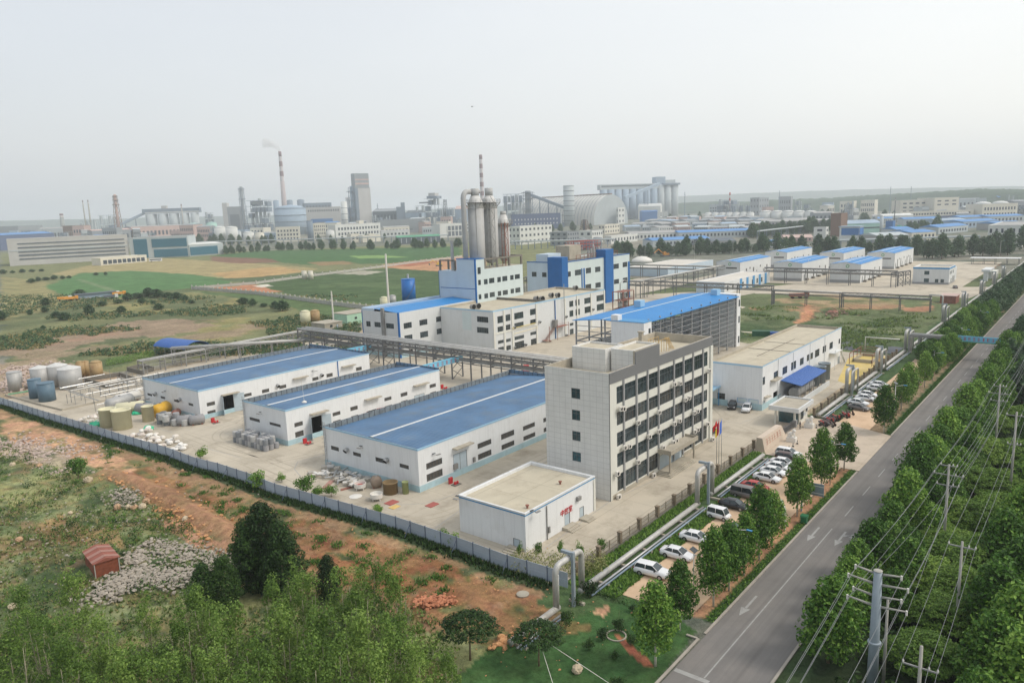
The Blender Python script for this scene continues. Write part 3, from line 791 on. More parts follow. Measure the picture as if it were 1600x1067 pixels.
def wall_ladder(b,y,h,x=-0.25):
 mb=MB()
 for d in(-.25,.25):mb.bar((x,y+d,.3),(x,y+d,h+1.0),.05)
 k=.5
 while k<h+.9:mb.bar((x,y-.25,k),(x,y+.25,k),.035);k+=.35
 k=2.4
 while k<h+1:
  for a in range(7):
   t0,t1=math.pi*a/7+math.pi/2,math.pi*(a+1)/7+math.pi/2
   mb.bar((x+.35*math.cos(t0)*2,y+.35*math.sin(t0),k),(x+.35*math.cos(t1)*2,y+.35*math.sin(t1),k),.03)
  k+=.8
 b.part('ladder',mb,M['steelgrey'])
def leaf(b,hx,w,h,ang,m,left=True):
 mb=MB();a=RAD(ang);dx,dy=math.cos(a),-math.sin(a)
 if left:dx=-dx
 nn=Vector((dy,-dx,0))*.04
 A=Vector((hx,-.02,0));B=A+Vector((dx,dy,0))*w
 vs=[A-nn,B-nn,B+nn,A+nn]
 mb.prism(ccw([(v.x,v.y)for v in vs]),.08,h)
 return b.part('door_leaf',mb,m)
def warehouse(name,label,x0,y0,x1,y1,h,ridge_u):
 b=Bld('warehouse',label,'warehouse',x0,y0,x1-x0,y1-y0,h,group='blue roofed warehouses inside the sheet fence')
 b.ridge=ridge_u
 return b
def wh_roof(b):
 W,Y,h=b.wx,b.wy,b.h;yr=Y*b.ridge;t=.25
 zr,z0,z1=h-.02,h-.10,h-.95
 zr+=.12
 mb=MB();mb.add([(t,.05,z0),(W-t,.05,z0),(W-t,yr,zr),(t,yr,zr)],[(0,1,2,3)])
 mb.add([(t,yr,zr),(W-t,yr,zr),(W-t,Y-t,z1),(t,Y-t,z1)],[(0,1,2,3)])
 b.part('roof',mb,M['roofnavy'])
 b.part('ridge_cap',MB().box(t,W-t,yr-.3,yr+.3,zr+.005,zr+.06),M['white2'])
 mb=MB();mb.mat(0).box(0,W,Y-t,Y,h,h+.12).box(t,W-t,Y-t-.02,Y-t,h-1.0,h+.06)
 mb.mat(1).box(W-t-.02,W-t,0,Y-t,h-.5,h+.4).box(W-t,W,0,Y-t,h,h+.42)
 mb.mat(0).box(.01,t,t,Y-t,h-1.0,h-.01)
 b.part('parapet',mb,[M['parapet'],M['parapety']])
 b.part('eaves_trim',MB().box(-.06,W+.02,-.06,.08,h-.28,h+.05).box(-.06,0,.08,Y,h-.28,h+.05),M['trimblue'])
c3=cr(490,560,4.2105);c4=cr(210,520,4.2105);c5=cr(370,560,4.848)
b=warehouse('w','nearest and largest white warehouse with faded blue roof and closed grey double doors',83.2,89.1,139.5,114.8,7.7,.47)
for a,d in(((740,692),(847,690)),((743,765),(850,768)),((1078,563),(1170,560)),((1081,632),(1171,632)),((1233,502),(1320,502)),((1236,572),(1321,568)),((1377,447),(1456,445)),((1380,515),(1459,510))):
 b.win('S',c3(*a),c3(*d),'louvre')
for k in range(3):
 for q_ in b.holes['S'][6:8]:b.hole('S',q_[0]+(k+1)*6.8,q_[1],q_[2],q_[3],'louvre')
b.win('S',c3(917,625),c3(1013,738),'door')
for a,d in(((115,572),(167,612)),((258,610),(312,650)),((407,648),(465,690)),((565,688),(627,730))):b.win('W',c3(*a),c3(*d),'louvre')
b.walls(M['white']);wh_roof(b);b.band('plinth',0,1.15,M['plinth'],.04);b.canopy('S',c3(912,590),c3(1030,590))
fixtures(b,'W',[c3(225,597),c3(488,663)],[c3(325,590)]);fixtures(b,'S',[],[c3(797,634)])
wall_ladder(b,25.0,7.7)
b.part('junction_box',MB().box(8.4,9.4,-.3,-.02,1.6,2.6),M['steelgrey']);b.part('junction_box',MB().box(13.6,14.1,-.3,-.02,1.5,2.4),M['steelgrey'])
b=warehouse('w','middle white warehouse with faded blue roof and reddish-brown door leaves',86.2,131.2,131.6,147.2,7.7,.42)
for a,d in(((435,490),(503,503)),((441,560),(508,582)),((725,412),(785,423)),((728,478),(787,490)),((859,370),(918,383)),((865,440),(921,452)),((1117,300),(1172,310)),((1120,362),(1176,372)),((1240,265),(1293,278)),((1243,325),(1296,338)),((1460,200),(1508,213)),((1465,260),(1512,272))):
 b.win('S',c5(*a),c5(*d),'louvre')
u1=b.win('S',c5(562,458),c5(655,590),'open');u2=b.win('S',c5(980,345),c5(1060,400),'open');b.win('S',c5(1340,230),c5(1423,290),'door')
for a,d in(((95,440),(175,485)),((247,478),(333,522))):b.win('W',c5(*a),c5(*d),'louvre')
b.walls(M['white']);wh_roof(b);b.band('plinth',0,1.15,M['plinth'],.04)
for a,d in(((550,420),(680,420)),((965,310),(1080,310)),((1335,205),(1440,205))):b.canopy('S',c5(*a),c5(*d))
leaf(b,u1[0],2.0,u1[3],55,M['door']);leaf(b,u1[0]+u1[2],2.0,u1[3],20,M['door'],False)
leaf(b,u2[0],1.9,u2[3],70,M['doorwood']);leaf(b,u2[0]+u2[2],2.6,u2[3],15,M['doorwood'],False)
fixtures(b,'W',[],[c5(190,420)]);wall_ladder(b,15.4,7.7)
b.part('ventilator_cap',MB().lathe(6.3,2.2,[(.55,7.62),(.55,7.8),(.1,8.1)],12).tube([(6.3,2.2,8.0),(6.3,2.6,12.5)],.03,5),M['offwhite'])
b=warehouse('w','farthest and longest white warehouse with faded blue roof, blue downpipe near its end',86.6,166.9,139.0,194.9,7.2,.5)
for a,d in(((475,462),(532,472)),((480,517),(537,535)),((718,403),(772,412)),((838,375),(888,387)),((952,348),(1000,360)),((1170,297),(1212,308)),((1263,272),(1306,285)),((1457,230),(1497,243))):
 b.win('S',c4(*a),c4(*d),'louvre')
u1=b.win('S',c4(583,435),c4(665,535),'open');u2=b.win('S',c4(1050,328),c4(1117,372),'open');b.win('S',c4(1365,247),c4(1432,290),'door')
for a,d in(((85,395),(117,418)),((172,415),(203,437)),((260,435),(295,460)),((355,458),(388,483))):b.win('W',c4(*a),c4(*d),'louvre')
b.walls(M['white']);wh_roof(b);b.band('plinth',0,1.1,M['plinth'],.04)
for a,d in(((568,408),(680,408)),((1040,300),(1135,300)),((1360,222),(1445,222))):b.canopy('S',c4(*a),c4(*d))
leaf(b,u1[0],1.9,u1[3],60,M['door']);leaf(b,u1[0]+u1[2],2.6,u1[3],12,M['door'],False)
leaf(b,u2[0]+u2[2],2.2,u2[3],12,M['door'],False)
fixtures(b,'W',[c4(145,398),c4(305,435)],[c4(210,392)]);fixtures(b,'S',[c4(938,345),c4(1227,275)],[c4(1180,255)])
q=on('S',b,c4(1335,200));b.part('downpipe',MB().tube([(q.x,-.12,0),(q.x,-.12,7.0)],.12,8),M['deepblue']);wall_ladder(b,27.4,7.2)
c6=cr(700,700,5.3333)
b=Bld('control_room','small white flat-roofed building with red characters above its door, beside the tall office','building',75.8,60.5,17.6,12.4,5.7)
b.win('S',c6(970,535),c6(1018,632),'door');b.win('S',c6(1095,485),c6(1133,560),'door');b.win('W',c6(540,690),c6(600,795),'door')
b.walls(M['white']);b.flatroof(drop=.45,t=.3)
b.part('blue_trim',MB().box(-.04,17.64,-.04,0,5.3,5.5).box(-.04,0,0,12.4,5.3,5.5),M['trimblue2'])
b.part('coping',MB().box(-.1,17.7,-.1,.02,5.52,5.76).box(-.1,.02,.02,12.4,5.52,5.76).box(-.1,17.7,12.38,12.5,5.52,5.76).box(17.58,17.7,.02,12.4,5.52,5.76),M['white2'])
b.part('pilaster',MB().box(17.2,17.72,-.12,-.045,0,5.25),M['cream'])
q=on('S',b,c6(820,600));b.part('downpipe',MB().tube([(q.x,-.12,0.1),(q.x,-.12,5.2)],.08,8).box(q.x+.25,q.x+.6,-.25,-.02,1.0,1.9),M['steelgrey'])
for a,w_,n_ in(((993,632),2.6,3),((1120,575),2.0,2)):
 q=on('S',b,c6(*a));mb=MB()
 for k in range(n_):mb.box(q.x-w_/2,q.x+w_/2,-1.9+k*.45,-.01,k*.16+.02,k*.16+.18)
 b.part('door_steps',mb,M['concrete'])
q=on('W',b,c6(570,800));mb=MB()
for k in range(3):mb.box(-1.8+k*.45,-.01,q.y-1.2,q.y+1.2,k*.16+.02,k*.16+.18)
b.part('door_steps',mb,M['concrete'])
fixtures(b,'S',[],[c6(705,530)]);fixtures(b,'W',[],[c6(100,420)])
b.part('air_conditioner',MB().box(12.4,13.3,-.45,-.05,3.4,4.0),M['steelgrey'])
b.part('roof_vent',MB().lathe(2.6,1.6,[(.15,5.25),(.15,5.6),(.28,5.62),(.28,5.75)],8).lathe(12.8,3.1,[(.15,5.25),(.15,5.6),(.28,5.62),(.28,5.75)],8),M['rust'])
def text_part(txt,size,m,parent,loc,rot,depth=0.03,name='lettering'):
 cu=bpy.data.curves.new(name,'FONT');cu.body=txt;cu.size=size;cu.extrude=depth;cu.align_x='CENTER'
 o=bpy.data.objects.new(name,cu);COL.objects.link(o)
 dg=bpy.context.evaluated_depsgraph_get();me2=bpy.data.meshes.new_from_object(o.evaluated_get(dg));bpy.data.objects.remove(o)
 me2.materials.clear();me2.materials.append(m)
 o=bpy.data.objects.new(name,me2);COL.objects.link(o);o.parent=parent;o.location=loc;o.rotation_euler=rot
 return o
q=on('S',b,c6(985,515));text_part('中控室',1.05,M['red'],b.root,(q.x,-.06,q.z-.5),(math.pi/2,0,0))
a_=cr(840,500,5.3333);b_=cr(840,640,5.3333)
b=Bld('office_building','tall five-storey office block with grey tiled side wall and long dark window bands','office building',97.9,60.4,38.2,12.5,21.1)
O=b
for q1,q2 in(((280,565),(355,660)),((285,745),(355,840)),((290,920),(358,1012))):b.win('W',a_(*q1),a_(*q2),'teal')
b.win('W',b_(290,345),b_(362,438),'teal')
bands=[(1.0,3.75),(5.1,7.4),(8.6,10.9),(12.1,14.3),(15.7,18.5)]
cols=[2.2,4.3,8.5,12.3,16.2,22.0,25.8,29.8,34.1,36.4]
for zi,(za,zb)in enumerate(bands):
 for k in range(9):
  u0,u1=cols[k]+(0.03 if k==0 else.2),cols[k+1]-(.2 if k<8 else.05)
  if zi==0 and k in(4,5):continue
  b.hole('S',u0,za,u1-u0,zb-za,'band')
b.hole('S',16.5,.3,9.0,2.9,'door')
b.walls(M['tile'],fm={'S':M['cream'],'N':M['tiley']})
b.flatroof(drop=1.6,t=.35,pm=M['concrete'])
b.part('cladding_band',MB().box(-.05,38.25,-.16,0,19.4,21.12).box(8.1,16.4,-.16,0,21.12,23.2),M['greyclad'])
mb=MB()
for c in cols[1:9]:mb.box(c-.2,c+.2,-.2,-.01,.6,19.4)
b.part('pillar_fins',mb,M['fin'])
b.part('end_pier',MB().box(0.02,.5,-.12,-.01,0,19.4),M['cream'])
b.part('end_pier',MB().box(37.2,38.2,-.3,-.01,0,19.4),M['cream'])
b.part('end_trim',MB().box(-.06,0.0,-.1,.0,0,19.4),M['greyclad'])
for(x0_,x1_,y0_,y1_)in((6.9,12.6,4.9,11.6),(8.1,16.4,0.36,4.5)):
 mb=MB();mb.box(x0_,x1_,y0_,y1_,19.5,23.0)
 mb.mat(0).box(x0_,x1_,y0_,y0_+.25,23.0,23.35).box(x0_,x1_,y1_-.25,y1_,23.0,23.35).box(x0_,x0_+.25,y0_+.25,y1_-.25,23.0,23.35).box(x1_-.25,x1_,y0_+.25,y1_-.25,23.0,23.35)
 mb.mat(1).box(x0_+.25,x1_-.25,y0_+.25,y1_-.25,23.0,23.04)
 b.part('stair_head',mb,[M['tile'],M['roofflat']])
b.part('parapet_step',MB().box(8.1,16.4,0.0,.35,21.1,23.35),M['concrete'])
b.part('roof_bench',MB().box(20.5,24,2.2,2.8,19.5,20.4),M['concrete']);b.part('roof_bench',MB().box(20,21.5,5,8,19.5,20.2),M['concrete'])
mb=MB()
for k in range(5):
 for yy in(4.0,6.2):mb.bar((24+k*1.0,yy,19.5),(24+k*1.0,yy,22.2),.07)
mb.bar((24,4,22.2),(28,4,22.2),.07).bar((24,6.2,22.2),(28,6.2,22.2),.07)
for k in range(9):mb.bar((28+k*.28,4,22.1-k*.3),(28+k*.28,5,22.1-k*.3),.12)
b.part('roof_pipe_frame',mb,mat('ochre_steel',L(190,160,105),.7,.15))
b.part('roof_chimney',MB().box(23.0,23.7,7.0,7.7,19.5,23.6).box(22.85,23.85,6.85,7.85,23.6,23.8),M['concrete'])
b.part('entrance_canopy',MB().box(15.2,26.0,-3.0,-.42,3.9,4.25).box(15.2,26,-3.0,-2.8,4.25,4.7).box(15.2,15.4,-2.8,-.42,4.25,4.7).box(25.8,26,-2.8,-.42,4.25,4.7).box(15.7,15.95,-2.6,-2.35,.5,3.9).box(25.2,25.45,-2.6,-2.35,.5,3.9),M['concrete'])
mb=MB()
for k in range(4):mb.box(14.6+k*.35,24.6,-3.3+k*.35,-.43,.03+k*.15,.18+k*.15)
b.part('entrance_steps',mb,M['concrete'])
ac=MB();ac.box(-.45,.45,-.42,0,0,.75).mat(1).tube([(-.12,-.425,.38),(-.12,-.44,.38)],.27,10).box(-.5,.5,-.35,0,-.06,-.01)
ACM=ac.mesh('air_conditioner',[M['offwhite'],M['black']])
for q1 in((668,735),(690,735),(810,850),(985,765),(1115,532),(1162,525),(1205,660),(1236,645),(1280,770),(1308,755),(1405,420),(1115,860),(1158,835),(905,965),(985,925),(1285,925),(1310,908),(1392,862),(1105,1015),(1132,1000)):
 P=OY(*a_(*q1),60.4);place(ACM,'air_conditioner',b.root,(P.x-b.x,-.43,P.z-.35))
for q1 in((700,310),(738,300),(810,430),(640,525),(650,720),(942,548),(1020,310),(1436,260)):
 P=OY(*b_(*q1),60.4);place(ACM,'air_conditioner',b.root,(P.x-b.x,-.43,max(P.z-.35,.1)))
b.part('plinth',MB().box(.6,14.5,-.08,-.01,.05,.8).box(26.2,37,-.08,-.01,.05,.8),M['concrete'])
c7=cr(1100,480,5.3333)
b=Bld('workshop','long white two-storey workshop with sandy flat roof and blue lean-to canopy on its side','building',162.1,59.8,61.0,12.6,10.4)
for q1,q2 in(((490,585),(508,640)),((582,545),(615,588)),((655,505),(693,545)),((727,465),(766,508)),((800,430),(830,472)),((858,400),(876,443)),((888,384),(908,426)),((926,360),(960,403)),((990,328),(1017,370)),((1047,300),(1073,340)),((1123,264),(1133,302))):
 b.win('S',c7(*q1),c7(*q2),'glass')
b.win('S',c7(578,703),c7(612,775),'open');b.win('S',c7(487,788),c7(505,850),'door');b.win('S',c7(1115,420),c7(1128,470),'door');b.win('W',c7(110,712),c7(175,778),'glass')
b.win('W',c7(277,750),c7(360,800),'panel');b.win('W',c7(370,762),c7(453,812),'panel')
b.walls(M['white']);b.flatroof(drop=.7,t=.3,pm=M['concrete'],coping=None)
b.part('blue_trim',MB().box(-.06,0,0,12.6,9.95,10.25).box(-.06,61,-.05,0,10.2,10.44),M['trimblue'])
b.part('plinth',MB().box(-.04,0,0,3.5,0,1.5).box(-.04,0,8,12.6,0,1.5).box(-.04,0,3.5,8,0,.5).box(0,12,-.04,0,0,1.5),M['plinth'])
q=on('S',b,c7(640,500));mb=MB()
for xx in(9.8,20.3,33.0,45.5):b.part('downpipe',MB().box(xx,xx+.18,-.1,-.01,0,10.1),M['white2'])
b.part('roof_seam',MB().box(22,22.3,.5,12,9.71,9.78).box(33,33.2,.5,12,9.71,9.78).box(13,40,6.2,6.35,9.71,9.78),M['concrete_d'])
cz=4.6;mb=MB();mb.add([(10.9,-5.2,cz-.5),(30.0,-5.2,cz-.5),(31.5,-.1,cz+.1),(11.6,-.1,cz+.1),(10.9,-5.2,cz-.35),(30.0,-5.2,cz-.35),(31.5,-.1,cz+.25),(11.6,-.1,cz+.25)],[(0,3,2,1),(4,5,6,7),(0,1,5,4),(1,2,6,5),(2,3,7,6),(3,0,4,7)])
b.part('side_canopy',mb,M['canopyblue'])
mb=MB()
for k in range(7):mb.bar((11.2+k*3.1,-5.0,.06),(11.2+k*3.1,-5.0,cz-.5),.12)
b.part('canopy_posts',mb,M['steelgrey'])
b.part('canopy_low_wall',MB().box(10.6,31.5,-5.6,-5.3,.06,1.3).box(10.6,10.9,-5.3,-.1,.06,1.3),M['white2'])
b.part('door_canopy',MB().box(5.0,9.6,-1.2,-.02,5.9,6.15).box(1.0,3.2,-1.0,-.05,2.9,3.05),M['concrete'])
b.part('outer_stair',MB().box(50,57,-1.6,-.1,4.6,4.75).bar((57,-1,4.6),(62,-1,.2),.5,.15).bar((50.1,-1.6,.1),(50.1,-1.6,5.6),.1).bar((56.9,-1.6,.1),(56.9,-1.6,5.6),.1),M['white2'])
t=thing('entrance_shelter','pale blue glazed shelter roof against the end wall of the workshop','shelter',(152.5,69.6,0))
MB().box(0,9.5,0,6.5,4.3,4.5).box(0,9.5,0,.15,4.5,4.75).build('shelter_roof',M['trimblue'],t)
mb=MB()
for xx in(.2,4.5,9.0):
 for yy in(.2,6.2):mb.bar((xx,yy,.05),(xx,yy,4.3),.14)
mb.build('post',M['trimblue2'],t)
MB().box(.4,9.2,5.5,5.7,.06,3.2).build('back_wall',M['cladblue'],t)
t=thing('storage_tank','pale horizontal tank lying under the blue lean-to canopy','tank',(175.5,57.2,0.06))
MB().tube([(0,0,1.6),(.4,0,1.6),(11.5,0,1.6),(11.9,0,1.6)],1.25,16).build('tank_shell',M['tankpale'],t)
MB().box(1,1.6,-1,1,0,.8).box(6,6.6,-1,1,0,.8).box(10.4,11,-1,1,0,.8).build('saddle',M['concrete'],t)
cE=cr(550,440,6.6667);cF=cr(680,440,5.926);cD=cr(670,380,8.8889);cG=cr(810,370,8.0);cH=cr(890,440,5.614)
b=Bld('process_building','white two-storey building with bright blue corner strip and blue metal roof, left of the silos','building',163.4,180.2,37.4,18.1,15.0)
for q1,q2 in(((147,410),(195,470)),((232,418),(300,478)),((353,430),(438,493))):b.win('W',cE(*q1),cE(*q2))
for q1,q2 in(((537,435),(625,478)),((701,404),(787,445)),((875,368),(935,412)),((545,565),(632,600)),((709,529),(793,572)),((882,493),(937,540))):b.win('S',cE(*q1),cE(*q2))
b.win('S',cE(560,740),cE(640,790),'open');b.win('W',cE(200,700),cE(240,760),'open')
b.walls(M['white2']);Y=18.1
mb=MB();mb.mat(0).add([(.2,.2,14.9),(37.3,.2,14.9),(37.3,11,15.7),(.2,11,15.7)],[(0,1,2,3)]).add([(.2,11,15.7),(37.3,11,15.7),(37.3,18,14.9),(.2,18,14.9)],[(0,1,2,3)])
b.part('roof',mb,M['roofblue'])
b.part('roof_strip',MB().box(.2,37,10.9,11.3,15.72,15.8),M['cladblue']);b.part('parapet',MB().box(0,37.4,17.6,18.1,15.0,15.9).box(0,.25,12,17.6,15,15.8),M['cladblue'])
b.part('corner_trim',MB().box(-.1,.35,-.1,-.01,0,15.1).box(-.1,-.01,-.01,.5,0,15.1),M['deepblue']);b.part('corner_trim',MB().box(-.1,.2,17.9,18.2,0,15.1),M['deepblue'])
b.part('duct',MB().box(-.7,-.05,6.6,7.9,0,16.3),M['steelgrey']);b.part('plinth',MB().box(-.05,37,-.05,-.01,0,1.5).box(-.05,-.01,0,18,0,1.5),M['plinth'])
b=Bld('laboratory_building','long white four-storey building with sandy flat roof, roof fans and red outside stairs','building',182.8,156.5,68.4,23.6,14.6)
for q1,q2 in(((575,325),(627,378)),((651,308),(697,360)),((731,294),(818,335)),((877,258),(929,303)),((1241,184),(1279,230)),((1297,170),(1338,218)),((1380,155),(1447,195)),((1493,132),(1560,172)),((577,420),(630,476)),((653,404),(698,456)),((733,388),(820,427)),((879,355),(931,402)),((1243,272),(1280,320)),((1299,258),(1340,306)),((1383,238),(1450,280)),((1496,214),(1560,258)),((581,548),(634,566)),((656,532),(700,552)),((735,512),(823,522)),((881,470),(935,486)),((1246,386),(1280,403)),((583,612),(636,640)),((658,595),(702,628)),((737,580),(825,620)),((886,540),(937,583)),((1247,447),(1281,490))):
 b.win('S',cF(*q1),cF(*q2))
for q1,q2 in(((385,320),(492,382)),((387,420),(494,482))):b.win('W',cF(*q1),cF(*q2))
b.walls(M['white2']);b.flatroof(drop=.8,t=.4,pm=M['concrete'])
b.part('coping',MB().box(-.08,68.4,-.08,-.01,14.2,14.65).box(-.08,-.01,0,23.6,14.2,14.65),M['trimblue'])
b.part('roof_divider',MB().box(29.5,30,.4,23.2,13.8,14.7),M['concrete_d'])
mb=MB();
for xx in(0,5.2,9.5,23.0,40.5,48.5,58,67.6):b.part('concrete_pillar',MB().box(xx,xx+.8,-.22,-.09,0,14.2),M['cream'])
b.part('concrete_beam',MB().box(.8,23,-.2,-.1,6.6,7.3),M['cream'])
b.part('recessed_panel',MB().box(-.06,-.01,9.5,13.5,7.5,13.6),M['cladgreen'])
b.part('yellow_rail',MB().bar((9,-.6,7.6),(22,-.6,7.6),.18).bar((10,-.7,5.6),(23,-.7,6.0),.1),mat('yellow_rail',L(220,200,120),.6,.1))
q=on('S',b,cF(1105,200));b.part('downpipe',MB().tube([(q.x,-.2,0),(q.x,-.2,14.2)],.18,8),M['deepblue'])
q=on('S',b,cF(1178,200));b.part('flue_pipe',MB().tube([(q.x,-.8,0),(q.x,-.8,19.5)],.14,8).bar((q.x-.8,-.8,13.5),(q.x+.8,-.8,13.5),.12),M['steel'])
fan=MB();fan.tube([(0,-.8,1.1),(0,.6,1.1)],1.0,14,r1=.75).mat(1).tube([(0,-.82,1.1),(0,-.84,1.1)],.85,14).mat(0).bar((-.5,0,0),(-.3,0,.6),.12).bar((.5,0,0),(.3,0,.6),.12)
FAN=fan.mesh('roof_fan',[M['steelgrey'],M['black']])
for q in((345,250),(393,240),(930,172),(985,172),(1070,140),(1130,140),(1300,70),(1340,62)):
 P=G(*cF(*q),14.3);place(FAN,'roof_fan',b.root,(min(max(P.x-b.x,2),66),min(max(P.y-b.y,1.5),21),13.8),R_.uniform(-.4,.4))
for q in((725,420),(960,370),(965,582),(1206,320),(1207,492),(730,605),(830,580),(1455,255)):
 p=on('S',b,cF(*q));place(VENT[0],'vent_hood',b.root,p)
mb=MB();z1,z2=7.9,4.0
P1=on('S',b,cF(1190,395));P0=on('S',b,cF(1085,400));xa,xb,zz=P0.x,P1.x,P1.z
mb.box(xa,xb,-2.2,-.25,zz-.12,zz).box(xa,xb,-2.2,-.25,zz-6.6,zz-6.45)
for k in range(14):mb.box(xa-.35*k-.35,xa-.35*k,-1.4,-.3,zz-.1-.26*k-.1,zz-.1-.26*k)
mb.box(xa-6.8,xa-4.9,-2.4,-.3,zz-3.9,zz-3.78)
for k in range(12):mb.box(xa-4.9+.35*k,xa-4.55+.35*k,-2.4,-1.5,zz-4.0-.22*k,zz-3.9-.22*k)
for xx in(xa,xb,xa-4.9):mb.bar((xx,-2.2,.05),(xx,-2.2,zz+1),.14)
for z_ in(.5,1.0):mb.bar((xa,-2.2,zz+z_),(xb,-2.2,zz+z_),.06).bar((xa-6.8,-2.4,zz-3.8+z_),(xa-4.9,-2.4,zz-3.8+z_),.06).bar((xa,-2.2,zz-6.5+z_),(xb,-2.2,zz-6.5+z_),.06)
b.part('outer_stair',mb,M['rust'])
b.part('lift_box',MB().box(xa-.4,xa+1.2,-1.6,-.25,zz,zz+2.6),M['steelgrey'])
b=Bld('silo_building','pale blue and white tower building carrying the tall steel silos','building',201.0,179.5,27.6,9.2,29.5)
b3=b
hl=ZAT(203,179.5,423.3)
for q1,q2 in(((684,512),(724,580)),((764,502),(818,568)),((836,490),(912,550)),((950,475),(1003,538)),((1020,464),(1093,522)),((1129,448),(1180,506)),((1194,437),(1265,492)),((691,714),(732,776)),((770,702),(825,762)),((845,687),(918,742)),((957,668),(1007,728)),((1027,657),(1098,712)),((1135,638),(1185,694)),((1201,624),(1272,680))):b.win('S',cD(*q1),cD(*q2))
b.h=ZAT(201+6,179.5,420);H3=b.h
b.walls(M['cladgreen'],fm={'W':M['cladblue']})
b.part('roof',MB().box(0.1,27.5,.1,9.1,H3-.3,H3-.02),M['roofflat'])
b.part('stair_tower',MB().box(0.0,5.0,0,9.2,H3,29.5),M['cladblue']);b.part('stair_tower_front',MB().box(0,5.0,-.04,-.01,H3+.01,29.5),M['cladgreen'])
q=on('S',b,cD(678,400));place(win_mesh('glass',1.6,2.4),'window',b.root,(q.x,-.15,q.z-.8))
b.part('corner_trim',MB().box(-.12,.35,-.14,-.05,0,29.6).box(-.12,-.01,-.05,.4,0,29.6),M['deepblue']);b.part('coping',MB().box(-.1,5.1,-.14,9.3,29.5,29.75),M['deepblue'])
b.part('cladding_joint',MB().box(-.05,-.01,.4,17.8,18.8,19.05),M['deepblue'])
yl=OX(685.8,422.7,201).y-179.5;zl=OX(685.8,422.7,201).z
b.part('rear_wing',MB().box(0,5.5,9.25,yl,0,zl),M['cladblue']);b.part('corner_trim',MB().box(-.1,.3,yl,yl+.15,0,zl+.1),M['deepblue'])
mb=MB()
for yy in(yl-.3,10.4):mb.bar((.5,yy,zl),(.5,yy,29.0),.6).bar((5,yy,zl),(5,yy,29.0),.6)
mb.bar((.5,yl-.3,29.0),(.5,10.4,29.0),.5)
b.part('rear_frame',mb,M['concrete_d'])
mb=MB()
for xx in(5.6,12.6,19.8,27.2):
 for yy in(.3,8.8):mb.box(xx-.35,xx+.35,yy-.3,yy+.3,H3,28.9)
mb.box(5.2,27.6,.0,.6,28.9,29.5).box(5.2,27.6,8.5,9.1,28.9,29.5)
for xx in(5.6,12.6,19.8,27.2):mb.box(xx-.3,xx+.3,.6,8.5,28.9,29.5)
b.part('silo_frame',mb,M['concrete_d'])
def silo(label,px,zt_rows,r,x_off,y_off,neck=True):
 y0=179.5+y_off;d=ray(px,350);x0=d.x/d.y*y0
 z=[ZAT(x0,y0,q)for q in zt_rows]
 t=thing('silo',label,'silo',(x0,y0,H3),0,'tall steel silos on the tower building')
 B_=-H3
 MB().lathe(0,0,[(.4,H3+1.2+B_),(r*.55,29.3+B_-2),(r,29.6+B_),(r,z[3]+B_)],28).build('silo_body',M['silo'],t,True)
 MB().lathe(0,0,[(r+.02,z[3]+B_),(r*.93,z[2]+B_),(r*.52,z[1]+B_)],28).build('silo_cone',M['silo_top'],t,True)
 MB().lathe(0,0,[(r*.5,z[1]+B_-.2),(r*.5,z[0]+B_)],20).build('silo_neck',M['silo'],t,True)
 mb=MB();rp=r+1.3;zp=z[2]+B_
 mb.lathe(0,0,[(r*.9,zp-.15),(rp,zp-.15),(rp,zp),(r*.9,zp)],20,cap=False)
 for k in range(16):
  a=2*math.pi*k/16;mb.bar((rp*math.cos(a),rp*math.sin(a),zp),(rp*math.cos(a),rp*math.sin(a),zp+1.1),.07)
  a2=2*math.pi*(k+1)/16
  for hh in(.6,1.1):mb.bar((rp*math.cos(a),rp*math.sin(a),zp+hh),(rp*math.cos(a2),rp*math.sin(a2),zp+hh),.06)
  mb.bar((r*math.cos(a),r*math.sin(a),zp-1.6),(rp*math.cos(a),rp*math.sin(a),zp-.15),.09)
 mb.build('platform',M['steelgrey'],t)
 mb=MB()
 for k in range(6):a=k*.2-2.2;
 mb.bar((r*math.cos(-2.4)*1.03,r*math.sin(-2.4)*1.03,5),(r*math.cos(-2.4)*1.03,r*math.sin(-2.4)*1.03,zp),.12)
 mb.build('ladder',M['steelgrey'],t)
 return x0,y0,z
s1=silo('left one of the tall grey silos, joined to the big vertical duct',744,(295,306,316.5,326),2.95,0,4.6)
s2=silo('middle tall grey silo, behind the ladder tower',765.5,(294,306,316.5,326),2.95,0,4.8)
s3=silo('right-hand silo, lower than the two beside it, with a white cone',786.5,(330,335.5,348.5,352),2.3,0,4.6)
t=thing('exhaust_duct','large grey duct rising beside the left silo and bending over to its top','duct',(s1[0]-5.3,s1[1]+1.0,H3))
zt=ZAT(s1[0],s1[1],299.5)-H3
pts=[(0,0,-.2),(0,0,zt-2.2)]+[(2.2-2.2*math.cos(a),0,zt-2.2+2.2*math.sin(a))for a in(.4,.8,1.2,1.57)]+[(4.2,0,zt)]
MB().tube(pts,.95,14).build('duct_run',M['silo'],t,True)
MB().tube([(6.6,0,zt),(9.4,.4,zt)],.7,12).build('link_duct',M['silo'],t,True)
t=thing('ladder_tower','slim steel stair tower standing between the two tallest silos','ladder tower',((s1[0]+s2[0])/2+.4,s1[1]-3.6,H3))
mb=MB();zt=s1[2][2]-H3
for dx in(-1,1):
 for dy in(-.8,.8):mb.bar((dx,dy,0),(dx,dy,zt),.16)
mb.build('post',M['steel'],t)
mb=MB();k=2.0;sgn=1
while k<zt:
 mb.box(-1,1,-.8,.8,k,k+.08);mb.bar((-sgn,-.8,k),(sgn,-.8,k+2.4),.14);k+=2.4;sgn=-sgn
mb.build('stair_flights',M['steelgrey'],t)
